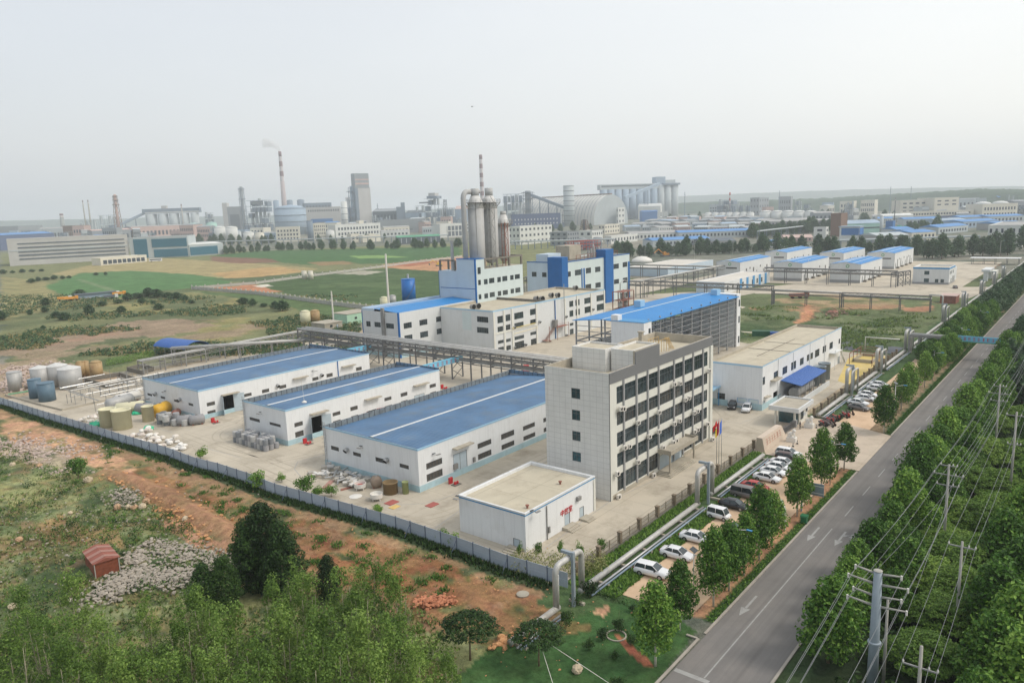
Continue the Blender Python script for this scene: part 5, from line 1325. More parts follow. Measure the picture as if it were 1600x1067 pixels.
class Far:
 def __init__(s,name,label,cat,pl,pr,top,depth,wall,roof=None,group=None,h=None,rise=0,plat=None):
  A,B=G(*pl),G(*pr);s.A=A;d=B-A;s.w=d.length;s.d=depth;s.rz=math.atan2(d.y,d.x)
  s.h=ZAT(A.x,A.y,top)if h is None else h
  s.root=thing(name,label,cat,(A.x,A.y,0),s.rz,group);s.n=d.normalized()
  w,h_,dp=s.w,s.h,depth
  if rise:
   MB().box(0,w,0,dp,0,h_).build('wall',FW_[wall],s.root)
   MB().add([(-.3,-.3,h_+.02),(w+.3,-.3,h_+.02),(w+.3,dp/2,h_+rise),(-.3,dp/2,h_+rise),(-.3,dp+.3,h_+.02),(w+.3,dp+.3,h_+.02)],[(0,1,2,3),(3,2,5,4),(0,3,4),(1,5,2)]).build('roof',FW_[roof or wall],s.root)
  else:
   MB().box(0,w,0,dp,0,h_).build('wall',FW_[wall],s.root)
   t_=min(.6,dp*.1);mb=MB().mat(0).box(-.1,w+.1,-.1,t_,h_+.01,h_+.8).box(-.1,w+.1,dp-t_,dp+.1,h_+.01,h_+.8).box(-.1,t_,t_,dp-t_,h_+.01,h_+.8).box(w-t_,w+.1,t_,dp-t_,h_+.01,h_+.8)
   mb.mat(1).box(t_,w-t_,t_,dp-t_,h_+.01,h_+.1);mb.build('roof',[FW_[wall],FW_[roof or 'roofg']],s.root)
 def U(s,px,py=None):
  lo,hi=-200.0,s.w+400
  for _ in range(40):
   m=(lo+hi)/2;P=s.A+s.n*m;v=P-Vector((0,0,HC))
   if 800+FPX*v.dot(RT)/v.dot(FW)<px:lo=m
   else:hi=m
  return lo
 def rows(s,n_,cols,z0=.25,z1=.85,fw=.5,fh=.5,kind='dark',x0=.04,x1=.96):
  mb=MB();w=s.w*(x1-x0);hh=s.h*(z1-z0)/n_
  me=None
  cw,ch=w/cols*fw,hh*fh
  me=MB().box(0,cw,-.25,0,0,ch).mesh('window',FW_['dark']if kind=='dark' else FW_[kind])
  for r in range(n_):
   for c in range(cols):
    if len(s.root.children)<95:place(me,'window',s.root,(s.w*x0+w*(c+.5)/cols-cw/2,-.01,s.h*z0+hh*r+(hh-ch)/2))
  return s
 def side(s,n_,cols,z0=.25,z1=.85):
  cw,ch=s.d/cols*.5,s.h*(z1-z0)/n_*.5;me=MB().box(-.25,0,0,cw,0,ch).mesh('window',FW_['dark'])
  for r in range(n_):
   for c in range(cols):place(me,'window',s.root,(-.01,s.d*(c+.5)/cols-cw/2,s.h*(z0+(z1-z0)*r/n_)))
  return s
 def blk(s,name,m,u0,u1,y0,y1,z0,z1):MB().box(s.w*u0,s.w*u1,y0,y1,s.h*z0,s.h*z1).build(name,FW_[m],s.root);return s
def fcyl(label,pxl,pxr,pb,pt,m,cat='tank',name='storage_tank',top='dome',group=None,bands=0):
 px=(pxl+pxr)/2;g=G(px,pb);r=(pxr-pxl)/FPX*(g-Vector((0,0,HC))).dot(FW)/2;d=Vector((g.x,g.y,0)).normalized();c=g+d*r;z=ZAT(g.x,g.y,pt)
 t=thing(name,label,cat,(c.x,c.y,0),0,group)
 o=MB().lathe(0,0,[(r,0),(r,z)],24).build('tank_shell' if cat=='tank' else 'shell',FW_[m],t,True)
 if top=='dome':MB().lathe(0,0,[(r*1.01,z),(r*.7,z+r*.18),(r*.1,z+r*.27)],24).build('roof',FW_[m],t,True)
 elif top=='flat':MB().lathe(0,0,[(r*1.04,z),(r*1.04,z+r*.12)],24).build('roof',FW_[m],t)
 for k in range(bands):MB().lathe(0,0,[(r*1.03,z*(k+1)/(bands+1)),(r*1.03,z*(k+1)/(bands+1)+z*.015)],24).build('band',FW_['dgrey'],t)
 return t,r,z
def chimney(label,px,pb,ptx,pt,wb,wt,base,stripes,name='chimney',nstripe=0,top_first=True,tail=1.0):
 g=G(px,pb);k=(g-Vector((0,0,HC))).dot(FW)/FPX;z=ZAT(g.x,g.y,pt);t=thing(name,label,'chimney',(g.x,g.y,0));r0,r1=wb*k/2,wt*k/2
 z0=z*(1-tail)
 if z0>0:MB().lathe(0,0,[(r0,0),(r0+(r1-r0)*(1-tail),z0)],20).build('shaft',base,t,True)
 for i in range(nstripe):
  a,b2=(1-tail)+tail*i/nstripe,(1-tail)+tail*(i+1)/nstripe
  MB().lathe(0,0,[(r0+(r1-r0)*a,z*a),(r0+(r1-r0)*b2,z*b2)],20,cap=(i==nstripe-1)).build('shaft_band',stripes[(nstripe-1-i)%2],t,True)
 return t,z
SR,SW=W_(132,108,110),W_(198,192,192)
ct,cz_=chimney('tallest striped chimney on the left, with a thin smoke plume',447,352,435,237,9.5,4.4,W_(172,162,162),(SR,SW),nstripe=6,tail=.36)
chimney('red and white banded chimney rising behind the tall grey silos',755,345,750,242,7,5,SR,(SR,SW),nstripe=16,tail=1.0)
sm=bpy.data.materials.new('smoke');sm.use_nodes=True;n=sm.node_tree.nodes;n.clear();pv=n.new('ShaderNodeVolumePrincipled');pv.inputs['Density'].default_value=.05;pv.inputs['Color'].default_value=(.95,.95,.95,1);mo=n.new('ShaderNodeOutputMaterial');sm.node_tree.links.new(pv.outputs[0],mo.inputs['Volume'])
mb=MB();cx,cy=ct.location.x,ct.location.y
sd_=Vector((-RT.x,-RT.y,0)).normalized()
pts=[Vector((cx,cy,cz_+1))+sd_*(3.0*k+.55*k*k)+Vector((0,0,7.2*k-.5*k*k))for k in range(8)]
mb.tube(pts,5.5,10,r1=15)
tag(mb.build('smoke_plume',sm,None,True),'thin pale smoke drifting left from the tallest chimney','smoke',kind='stuff')
f=Far('long_block','long low pale building with dark ribbon windows, beyond the green field at far left','building',(16,416),(203,405),375.5,60,'beige','roofg')
for z0,z1 in((.82,.86),(.66,.71),(.50,.54),(.36,.42),(.22,.27)):
 f.blk('ribbon_window','dgrey',.08,.97,-.5,-.01,z0,z1)
f.blk('white_band','pale',0,1,-.4,-.01,.56,.60)
f2=Far('glass_block','stepped block with large teal glass fronts adjoining the long pale building','building',(205,405),(296,401),373,50,'pale','roofg')
f2.blk('glass_front','teal',.07,.3,-.6,-.01,.05,.95);f2.blk('glass_front','teal',.38,.98,-.6,-.01,.52,.93);f2.blk('glass_front','teal',.4,.98,-.6,-.01,.04,.42)
f3=Far('glass_block','low end block with teal glass front and sloping pale roof','building',(297,401),(350,397),383,45,'pale','white',rise=2);f3.blk('glass_front','teal',.02,.82,-.6,-.01,.1,.8)
Far('open_shed','low beige shed with dark open front, before the long pale building','shed',(158,415),(230,409),404.5,18,'cream','beige').rows(1,9,.1,.8,.75,.8)
t=thing('coach','white coach parked beside the glass block','coach',G(233,409.5));k_=f2.rz;t.rotation_euler=(0,0,k_)
MB().box(0,14,0,3,.6,3.8).build('body',M['carwhite'],t);MB().box(.8,13.4,-.03,-.005,1.9,3.1).build('window',M['glassdark'],t)
for xx in(2.6,11):MB().tube([(xx,-.05,.6),(xx,.3,.6)],.6,12).build('wheel',M['tyre'],t)
Far('blue_shed','long faded blue shed roof at the far left, behind the long pale building','shed',(0,383),(86,377),368,60,'navy','roofb',rise=4)
Far('grey_hall','grey hall with dark front behind the blue shed at far left','hall',(30,368),(68,364),353.5,60,'grey','roofg').rows(1,1,.1,.5,.6,.9)
Far('white_block','small white and brown block below the twin stacks','building',(117,368),(141,366),353,30,'brown','white').blk('white_end','white',.6,1,-.5,-.01,.1,.98).rows(3,5,.2,.95,.7,.4,'white',.05,.55)
Far('low_factory','row of low pale sheds left of the twin stacks','shed',(62,369),(116,367),358,60,'pale','roofg',rise=3).rows(1,10)
Far('low_factory','low grey works building to the left of the conveyor foot','shed',(145,372),(205,369),361,50,'grey','pink',rise=3).rows(1,9)
Far('low_factory','low pinkish sheds under the five concrete silos','shed',(206,368),(296,363),355,40,'pink','roofg',rise=2).rows(1,14)
chimney('squat grey tapering stack at far left',100,366,98,334,8,5,W_(142,146,144),(SR,SW),'stack',nstripe=2,tail=.12)
chimney('thin stack, left one of the twin pair',134,352,130,313,2.4,1.6,W_(150,148,138),(SR,SW),'stack',nstripe=2,tail=.1)
chimney('thin stack, right one of the twin pair',142,351,138,312.5,2.6,1.8,W_(150,148,138),(SR,SW),'stack',nstripe=2,tail=.1)
def lattice(label,px,pb,pt,wb,wt,m,core=None,name='lattice_tower',cat='tower',plats=()):
 g=G(px,pb);k=(g-Vector((0,0,HC))).dot(FW)/FPX;z=ZAT(g.x,g.y,pt);t=thing(name,label,cat,(g.x,g.y,0));a,c=wb*k/2,wt*k/2;mb=MB();n_=9;th=max(k*.55,.15)
 for sx in(-1,1):
  for sy in(-1,1):mb.bar((sx*a,sy*a,0),(sx*c,sy*c,z),th)
 for i in range(n_):
  z0,z1=z*i/n_,z*(i+1)/n_;r0,r1=a+(c-a)*i/n_,a+(c-a)*(i+1)/n_
  for(p,q)in(((-1,-1),(1,-1)),((1,-1),(1,1)),((1,1),(-1,1)),((-1,1),(-1,-1))):
   mb.bar((p[0]*r0,p[1]*r0,z0),(q[0]*r1,q[1]*r1,z1),th*.6);mb.bar((p[0]*r1,p[1]*r1,z1),(q[0]*r1,q[1]*r1,z1),th*.6)
 mb.build('lattice',FW_[m],t)
 if core:MB().lathe(0,0,[(c*1.0,0),(c*.9,z*1.03)],12).build('flue',FW_[core],t,True)
 for f_ in plats:r=(a+(c-a)*f_)*1.5;MB().box(-r,r,-r,r,z*f_,z*f_+k*.8).build('platform',FW_[m],t)
 return t
lattice('tall red-brown lattice stack at the conveyor foot',187,368,306,11,4,'brown','pink',plats=(.8,.9,.98))
def frame(label,pl,pr,top,depth,m,name='process_plant',cols=5,levels=5,fillp=.5,seed=1,group=None,gear='steel'):
 A,B=G(*pl),G(*pr);d=B-A;w=d.length;rz=math.atan2(d.y,d.x);h=ZAT(A.x,A.y,top);t=thing(name,label,'plant',(A.x,A.y,0),rz,group);r=random.Random(seed);mb=MB();th=max(w*.012,.35)
 for c in range(cols+1):
  for yy in(0,depth):mb.bar((w*c/cols,yy,0),(w*c/cols,yy,h*(1 if 0<c<cols else r.uniform(.75,1))),th)
 for v in range(1,levels+1):
  zz=h*v/levels
  for yy in(0,depth):mb.bar((0,yy,zz),(w,yy,zz),th)
  for c in range(cols+1):mb.bar((w*c/cols,0,zz),(w*c/cols,depth,zz),th*.8)
 mb.build('frame',FW_[m],t)
 gm_=MB();gp=MB()
 for c in range(cols):
  for v in range(levels):
   if r.random()<fillp:
    x=w*(c+.5)/cols;z0=h*v/levels;hh=h/levels;q=r.random()
    if q<.45:gm_.box(x-w/cols*.4,x+w/cols*.4,depth*.15,depth*.85,z0+.1,z0+hh*.8)
    else:gp.lathe(x,depth/2,[(min(w/cols,depth)*.36,z0),(min(w/cols,depth)*.36,z0+hh*r.uniform(.6,1.4))],10)
 if gm_.v:gm_.build('equipment',FW_[gear],t)
 if gp.v:gp.build('vessels',FW_['pale'],t)
 return t,w,h
frame('grey open frame plant left of the red-brown lattice stack',(156,362),(183,361),337,40,'steel',cols=4,levels=3,fillp=.8)
frame('low cluttered frame plant below the twin stacks',(126,360),(152,359),346,40,'dgrey',cols=5,levels=2,fillp=.8,seed=3)
def gallery(label,a,za,b_,zb,m,w=5,hgt=5,legs=3):
 A=Vector((a.x,a.y,za));B=Vector((b_.x,b_.y,zb));t=thing('conveyor',label,'conveyor',(A.x,A.y,0));O=Vector((A.x,A.y,0))
 MB().bar(A-O,B-O,w,hgt).build('gallery',FW_[m],t)
 mb=MB()
 for k in range(1,legs+1):
  q=(A-O).lerp(B-O,k/(legs+1));mb.bar((q.x-3,q.y,0),(q.x,q.y,q.z),1.2).bar((q.x+3,q.y,0),(q.x,q.y,q.z),1.2)
 mb.build('trestle',FW_['steel'],t);return t
a,b2=G(142,366),G(229,357)
gallery('inclined conveyor bridge climbing to the five concrete silos',a,8,b2,ZAT(b2.x,b2.y,333),'steel',6,6,4)
f=Far('silo_block','row of five concrete silos under one blue-grey gallery, left part of the skyline','silo block',(229,357.5),(313,355),334.5,26,'steel');f.root.children[0].hide_render=False
for ch in list(f.root.children):bpy.data.objects.remove(ch)
ZB=f.h
for k,(xa,xb)in enumerate(((229,246),(248,264),(266,281),(283.5,297),(300,312.5))):
 ua,ub=f.U(xa),f.U(xb);r=(ub-ua)/2;MB().lathe((ua+ub)/2,r,[(r*1.0,0),(r*1.0,ZB*.98)],20).build('silo',FW_['pale'],f.root,True)
MB().box(-8,f.w+2,2,26,ZB,ZB*1.2).build('gallery',FW_['steel'],f.root);MB().box(f.w*.3,f.w*.4,6,20,ZB*1.2,ZB*1.32).build('head_house',FW_['beige'],f.root)
MB().box(0,f.w,1,1.5,ZB*1.02,ZB*1.06).build('lamp_row',FW_['white'],f.root)
chimney('slender stack standing before the five concrete silos',287.5,360,287,319,2.2,1.6,W_(160,158,152),(SR,SW),'stack',nstripe=2,tail=.1)
g5='storage tanks in the middle of the left skyline'
fcyl('greenish tank, left one beside the five silos',295,314,366,351,'mint',group=g5);fcyl('greenish tank, right one beside the five silos',324,340,365,349,'mint',group=g5)
fcyl('broad white tank, left of the touching pair',336,354,371,356,'white',group=g5);fcyl('broad white tank, right of the touching pair',354,372,371,356,'white',group=g5)
fcyl('small white domed tank right of the broad pair',381,397,371.5,364,'white',group=g5);fcyl('flat white domed tank, last one of the row right of the broad pair',399,413,371,365,'cream',group=g5)
fcyl('small pale tank behind the two smaller domed ones',366,377,369,362,'pale',group=g5)
frame('dark pointed plant tower right of the five silos',(321,352),(335,351.5),333,30,'dgrey',cols=3,levels=4,fillp=.9,seed=9)
f=Far('flared_hall','grey hall with a dark round front and a stub tower, left of the cluttered plant','hall',(350,352),(380,351),324,60,'grey');f.blk('stub_tower','beige',0,.24,-1,50,0,1.16);f.blk('dark_front','dgrey',.35,.85,-.8,-.01,.05,.72)
lattice('double lattice column, highest point left of the tallest chimney',382,352,294,7,5,'steel','grey',plats=(.5,.75,.97))
t_,w_,h_=frame('cluttered plant frame with a white lettered signboard near its top',(388,356),(421,355),314,60,'steel',cols=5,levels=6,fillp=.75,seed=12)
MB().box(w_*.22,w_*.8,-2,-.6,h_*.86,h_*.98).build('signboard',FW_['dgrey'],t_)
mb=MB();glyphs(mb,w_*.26,w_*.76,h_*.875,h_*.965,-2.02,8,4);mb.build('lettering',FW_['white'],t_)
frame('low grey plant at the foot of the cluttered frame',(384,364),(428,362),350,40,'dgrey',cols=8,levels=2,fillp=.8,seed=13)
fcyl('pale upright cylinder left of the tallest chimney foot',430,439,352,314,'lblue','silo','process_column');fcyl('blue-grey cylinder right of the tallest chimney foot',451,460,348,313.5,'steel','silo','process_column');fcyl('blue-grey cylinder left of the long gallery',467,478,348,313,'steel','silo','process_column')
fcyl('huge round gas holder with pale domed roof below the tallest chimney',432,480,358,326.5,'lblue',name='gas_holder',bands=3)
Far('gallery_building','dark blue-grey gallery building right of the cylinders','building',(478,350),(520,348),318,20,'steel').rows(1,8,.8,.95)
f=Far('boiler_house','long beige building with a blue band, behind the gas holder','building',(480,354),(534,352),325,40,'beige');f.blk('blue_band','blue',.12,.75,-.8,-.01,.2,.55).rows(1,14,.8,.95)
Far('service_block','low cream three-storey block in front of the gas holder','building',(432,375),(469,373.5),356,30,'cream').rows(3,7,.1,.9)
fcyl('slate blue upright tank right of the gas holder',481,490.5,373,345.5,'steel','tank','upright_tank','flat')
Far('works_block','pale cluttered works block right of the slate blue upright tank','building',(491,372),(510,371),350,30,'cream').rows(4,6,.1,.95,.4,.6);fcyl('small white dome left of the long windowed white building',510,523,371,361.5,'white')
fcyl('white slanting stack left of the tall concrete tower',535,544.5,353,316,'white','stack','stack','dome',bands=4)
f=Far('tall_tower','tallest rectangular concrete tower block, left of centre','tower',(563,350),(582,349),294,26,'beige');f.blk('upper_block','grey',-.22,.93,-.5,24,1.0,1.34).blk('side_shaft','steel',-.22,-.01,0,22,0,1.0)
f.blk('pink_band','pink',-.2,.92,-.9,-.51,1.08,1.12).blk('pink_band','pink',-.2,.92,-.9,-.51,1.18,1.21)
lattice('blue-grey lattice tower left of the tall concrete tower',554.5,350,293,10,9,'steel','lblue',plats=(.3,.5,.7,.9));lattice('pale scaffold column beside the blue-grey lattice tower',546,350,309,5,4,'beige')
f=Far('blue_plant','vivid blue building at the foot of the tall concrete tower','building',(545,350),(575,349),325,26,'blue');f.blk('pale_strip','lblue',.45,.55,-.5,-.01,0,1).blk('pale_strip','lblue',.75,.8,-.5,-.01,0,1)
Far('dark_hall','broad dark hall right of the tall concrete tower','hall',(583,349),(622,348),331,60,'dgrey','grey',rise=8).rows(1,7,.1,.9,.6,.8)
f=Far('works_tower','blue-grey tower block between the dark hall and the platform tower','building',(621,349),(634,348.5),324,30,'steel');f.blk('roof_stub','steel',.55,1,0,20,1,1.2)
Far('grey_hall','pale grey hall between the works tower and the platform tower','hall',(634,349),(656,348.5),333,50,'lblue','dgrey',rise=6).rows(1,5)
f=Far('windowed_building','long white building with two rows of dark windows, left of the teal roofed shed','building',(525,369),(595,363.5),352,24,'white');f.rows(2,14,.15,.9,.55,.5);f.blk('roof_block','cream',.55,.65,4,14,1,1.25)
t_,w_,h_=frame('tall platform plant tower with wide flat top, left of the tall silos',(664,350),(686,349.5),311,30,'steel',cols=4,levels=5,fillp=.6,seed=21)
MB().box(w_*.25,w_*.95,-3,33,h_*1.0,h_*1.08).build('top_platform',FW_['steel'],t_);MB().box(-w_*.3,w_*.35,-3,30,h_*.86,h_*.9).build('top_platform',FW_['dgrey'],t_);MB().box(w_*.35,w_*.8,0,28,h_*1.08,h_*1.18).build('head_house',FW_['beige'],t_)
frame('stepped plant frame left of the platform tower',(650,350),(664,349.5),322,40,'steel',cols=3,levels=4,fillp=.8,seed=22);lattice('spindly lattice mast right of the platform tower',697,351,312,7,3,'dgrey')
frame('blue-grey plant frames just left of the tall silos',(684,352),(712,351),326,40,'steel',cols=6,levels=3,fillp=.9,seed=23);Far('pink_hall','grey hall with pinkish roof left of the tall silos','hall',(712,350),(728,349.5),327,60,'lblue','pink',rise=8)
Far('long_wall_shed','long low grey warehouse below the dark halls','shed',(590,358),(665,355),345,60,'grey','roofg').rows(1,1,.2,.3)
Far('cream_house','small cream block at the left end of the teal roofed shed','building',(549,379),(562,378),366.5,14,'cream').rows(1,2);Far('cream_house','low cream building with stepped roof left of the teal roofed shed','building',(567,379),(595,377),369,14,'cream').blk('roof_step','cream',.4,.7,2,10,1,1.3)
Far('teal_shed','long shed with a flat teal roof, left of the tall silos','shed',(621,382),(688,379),371.5,26,'dgrey','green',rise=2.5).rows(1,8,.1,.9,.15,.9,'pale')
f=Far('pillared_building','white two-storey building with tall pillars, just left of the tall silos','building',(688,370.5),(728,367.5),351,26,'white');f.blk('open_gallery','dgrey',.27,.98,-.3,-.01,.1,.85)
for k in range(6):f.blk('pillar','white',.27+k*.14,.30+k*.14,-.8,-.3,.1,.85)
f.blk('mid_beam','white',.27,1,-.8,-.3,.45,.52)
for k,(a_2,b_3,c_3,d_3,e_3,col_,lab)in enumerate(((600,640,362,360,355.5,'cream','low cream shed right of the long windowed white building'),(596,640,368,366,362,'white','pale shed behind the teal roofed shed'),(660,686,362,361,356,'pale','pale low shed left of the pillared building'))):
 Far('low_shed',lab,'shed',(a_2,c_3),(b_3,d_3),e_3,24,col_,'roofg',rise=2).rows(1,7)
def corner(name,label,pn,ptop,pl,pr,wall,roof='roofg',cat='building',rows=(2,4,6),group=None):
 g=G(*pn);h=ZAT(g.x,g.y,ptop);y1=OX(pl,pn[1],g.x).y;x1=OY(pr,pn[1],g.y).x
 W,Y=max(x1-g.x,2),max(y1-g.y,2)
 t=thing(name,label,cat,(g.x,g.y,0),0,group);MB().box(0,W,0,Y,0,h).build('wall',FW_[wall],t)
 mb=MB();mb.box(-.1,W+.1,-.1,.6,h+.01,h+.8).box(-.1,W+.1,Y-.6,Y+.1,h+.01,h+.8).box(-.1,.6,.6,Y-.6,h+.01,h+.8).box(W-.6,W+.1,.6,Y-.6,h+.01,h+.8);mb.build('parapet',FW_[wall],t)
 MB().box(.6,W-.6,.6,Y-.6,h+.01,h+.1).build('roof',FW_[roof],t)
 if rows:
  nr,nl,ns=rows;hh=h/nr;ms=MB().box(0,W/ns*.4,-.2,0,0,hh*.4).mesh('window',FW_['dark']);ml=MB().box(-.2,0,0,Y/nl*.4,0,hh*.4).mesh('window',FW_['dark'])
  for r in range(nr):
   for c in range(ns):place(ms,'window',t,(W*(c+.3)/ns,-.01,hh*(r+.35)))
   for c in range(nl):place(ml,'window',t,(-.01,Y*(c+.3)/nl,hh*(r+.35)))
 return t,W,Y,h
corner('white_factory','large white three-storey factory right of the tall silos',(813,383),355,795,863,'white',rows=(3,3,8));corner('grey_factory','grey block right of the large white factory',(887,384),363.5,860,905,'grey',rows=(3,3,5))
corner('white_block','white windowed block behind the pair of grey tanks',(925,380),361.5,905,942,'white',rows=(2,2,5));corner('white_factory','long white windowed block right of the pair of grey tanks',(955,381.5),370,945,996,'white',rows=(1,1,9))
corner('cream_block','cream block with yellowish roof behind the long white windowed block',(945,366),352,935,968,'cream',rows=(2,2,6))
fcyl('grey tank, left of the pair in front of the white blocks',904,915,384,373,'grey');fcyl('grey tank, right of the pair in front of the white blocks',926,941,384,372.5,'grey')
lattice('dark domed lattice plant above the white windowed block',914,375,344,16,6,'brown','dgrey');frame('reddish pipe cluster above the blue and white production building',(903,392),(938,389),378,20,'red','pipe_cluster',cols=8,levels=3,fillp=.7,seed=31)
t_,w_,h_=frame('grey plant building with small roof windows, right of the tall silos',(787,345),(817,344),304,40,'steel',cols=5,levels=4,fillp=1,seed=41)
lattice('square plant tower with a round head left of the vaulted hall',826,345,300,10,10,'steel','grey',plats=(.5,.8,.97))
a,b2=G(831,345),G(884,344);gallery('conveyor bridge sloping down to the round banded tower',a,ZAT(a.x,a.y,305),b2,ZAT(b2.x,b2.y,325),'steel',9,7,3)
fcyl('round banded tower in front of the vaulted hall',881,898,345,291,'pale','tower','round_tower','flat',bands=7)
f=Far('navy_shed','long low navy building with small white windows below the vaulted hall','shed',(800,354),(876,351),336,24,'navy','navy');f.rows(2,14,.25,.8,.3,.35,'white');frame('low dark plant between the navy building and the round tower',(850,349),(882,348),337,20,'dgrey',cols=8,levels=2,fillp=.8,seed=44)
PE=G(955,342);k=(PE-Vector((0,0,HC))).dot(FW)/FPX;rad=35*k;zt=ZAT(PE.x,PE.y,304);az=math.atan2(PE.y,PE.x)
ax=math.atan2(0.77,-0.35)
t=thing('vaulted_hall','huge pale barrel-vaulted storage hall right of the round banded tower','hall',(PE.x,PE.y,0),0)
u=Vector((-RT.x,-RT.y,0)).normalized();fwd=Vector((PE.x,PE.y,0)).normalized();ln=(u*.62+fwd*.78).normalized();wd=Vector((-ln.y,ln.x,0))
if wd.dot(u)>0:wd=-wd
mb=MB();n_=22;Ls=210*k*1.0;vs=[]
for i in range(2):
 for j in range(n_+1):
  a=math.pi*j/n_;p=ln*(Ls*i)+wd*(-math.cos(a)*rad)+Vector((0,0,math.sin(a)**.85*zt));vs.append(p)
mb.add(vs,[(j,j+1,n_+2+j,n_+1+j)for j in range(n_)]);mb.build('vault',mat('vault_sheet',L(212,210,202),.7,.05,.02),t,True)
mb=MB();mb.add(vs[:n_+1],[tuple(range(n_+1))]);mb.add(vs[n_+1:],[tuple(range(n_,-1,-1))]);mb.build('end_wall',FW_['pale'],t)
mb=MB()
for i in range(1,26):
 for j in range(n_//2,n_):pass
 pts=[ln*(Ls*i/26)+wd*(-math.cos(math.pi*j/n_)*rad*1.01)+Vector((0,0,math.sin(math.pi*j/n_)**.85*zt*1.012))for j in range(0,n_+1,2)]
 mb.tube(pts,.7,4)
mb.build('ribs',FW_['grey'],t)
MB().bar(ln*0+Vector((0,0,zt*1.02)),ln*Ls+Vector((0,0,zt*1.02)),9,3).build('ridge_walk',FW_['brown'],t)
corner('white_block','small white block before the end wall of the vaulted hall',(966,342),325,963,976,'white',rows=(3,1,2));Far('arched_shed','low pale arched shed right of the vaulted hall','shed',(997,331),(1032,330),323,40,'white','white',rise=8)
Far('blue_shed','small bright blue shed below the long silo block','shed',(1003,337),(1028,336),331,30,'blue','blue',rise=3);frame('white tank cluster right of the small blue shed',(1027,338),(1043,337.5),330,20,'white',cols=4,levels=2,fillp=1,seed=52,gear='white')
f=Far('long_silo_block','massive block of tall grey silos with a long roof gallery, right part of the skyline','silo block',(940,333),(1062,327),297,40,'steel')
for ch in list(f.root.children):bpy.data.objects.remove(ch)
ZB=f.h
for k in range(11):
 r=f.w/22;cx_=r+k*2*r;hi=1.0 if k<8 else 1.12
 MB().lathe(cx_,r,[(r,0),(r,ZB*hi)],18).build('silo',FW_['lblue' if k<8 else 'pale'],f.root,True)
MB().box(-2,f.w*.74,4,30,ZB*1.0,ZB*1.17).build('gallery',FW_['pale'],f.root);MB().box(f.w*.70,f.w*.82,4,34,ZB*1.12,ZB*1.38).build('head_house',FW_['lblue'],f.root);MB().box(f.w*.82,f.w*.95,4,34,ZB*1.12,ZB*1.27).build('head_house',FW_['pale'],f.root)
MB().box(f.w*.78,f.w*1.0,-3,34,ZB*1.1,ZB*1.16).build('collar',FW_['steel'],f.root)
wm=MB().box(0,6,-.6,0,0,4).mesh('window',FW_['dark'])
for k in range(26):place(wm,'window',f.root,(f.w*.01+k*f.w*.028,3.99,ZB*1.09))
a,b2=G(976,333),G(1030,329);gallery('conveyor bridge climbing across the front of the long silo block',a,ZAT(a.x,a.y,309),b2,ZAT(b2.x,b2.y,287.5),'lblue',9,8,2)
wt='white storage tanks of the depot'
for k in range(7):fcyl('white depot tank, %s from the left in the left-hand row'%nth(k+1),1101+k*11,1112+k*11,341.5-k*.15,333.5-k*.1,'white',group=wt)
for k in range(5):fcyl('white depot tank, %s from the left in the right-hand row'%nth(k+1),1187+k*17.5,1206+k*17.5,341.5-k*.3,331.5,'white',group=wt)
chimney('short red, white and dark banded stack left of the depot tanks',1140,334,1139.5,301,2.8,2.2,W_(110,110,118),(W_(170,60,50),SW),'stack',nstripe=4,tail=.4)
frame('grey works around the short banded stack',(1118,333),(1145,332.5),313,40,'steel',cols=5,levels=4,fillp=.9,seed=61);frame('pale vessel cluster right of the short banded stack',(1146,334),(1173,333),320,30,'pale',cols=7,levels=2,fillp=.9,seed=62)
corner('grey_block','plain grey block above the gap between the tank rows',(1186,324),309,1172,1201,'grey',rows=(3,3,4));Far('pale_works','pale works building left of the short banded stack','building',(1108,332),(1132,331.5),320,30,'pale').rows(3,6)
corner('brown_tower','tall brown masonry block above the blue roofed compound',(1313,370),334.5,1297,1323,'brown',rows=None);corner('white_block','small plain white block left of the brown masonry block',(1290,373),356,1271,1294,'white',rows=(2,1,1))
t_,W,Y,h=corner('blue_white_hall','white hall with a royal blue upper front, right of the brown masonry block',(1342,378),356,1311,1348,'white',rows=None)
MB().box(-.4,-.01,Y*.02,Y*.9,h*.48,h*.98).build('blue_front',FW_['blue'],t_);MB().box(0,W,-.4,-.01,h*.48,h*.98).build('blue_front',FW_['blue'],t_);MB().box(-1,W+1,-1,Y+1,h+.9,h+1.6).build('roof_sheet',FW_['lblue'],t_)
Far('mint_hall','pale green hall with dark band behind the blue-fronted hall','hall',(1324,366),(1378,364),350,40,'mint','lblue',rise=4).rows(1,1,.5,.62,.98,.9);fcyl('slim pale silo at the right end of the pale green hall',1374,1379,368,338,'pale','silo','slim_silo','flat')
corner('blue_box','bright blue box building beside the two green tanks',(1394,366),346.5,1383,1398,'blue',rows=None);fcyl('green tank, left of the pair',1400.5,1408.5,366,353,'green',group='pair of green tanks');fcyl('green tank, right of the pair',1411.5,1419.5,366,353,'green',group='pair of green tanks')
Far('white_long_shed','long white shed behind the bright blue box building','shed',(1380,347),(1427,345),337.5,30,'white','white',rise=3)
f=Far('beige_factory','large beige five-storey factory on the right, below the wooded ridge','building',(1406,337),(1459,335),314,50,'cream');f.rows(4,5,.12,.95,.55,.35)
f=Far('beige_factory','second beige factory block with a blue panel, right of the large one','building',(1459,336),(1497,334),310,50,'cream');f.rows(2,3,.6,.95,.5,.35);f.blk('blue_panel','roofb',.12,.5,-.6,-.01,.2,.42)
f=Far('low_long_factory','long low cream building with a navy base in front of the beige factories','building',(1408,344),(1521,339),332.5,30,'cream');f.rows(1,24,.62,.95,.6,.5);f.blk('navy_base','navy',0,.95,-.6,-.01,0,.55)
f=Far('domed_factory','cream building with two shallow white domes near the right edge','building',(1534,339),(1589,336),320,40,'cream');f.rows(2,11,.15,.9)
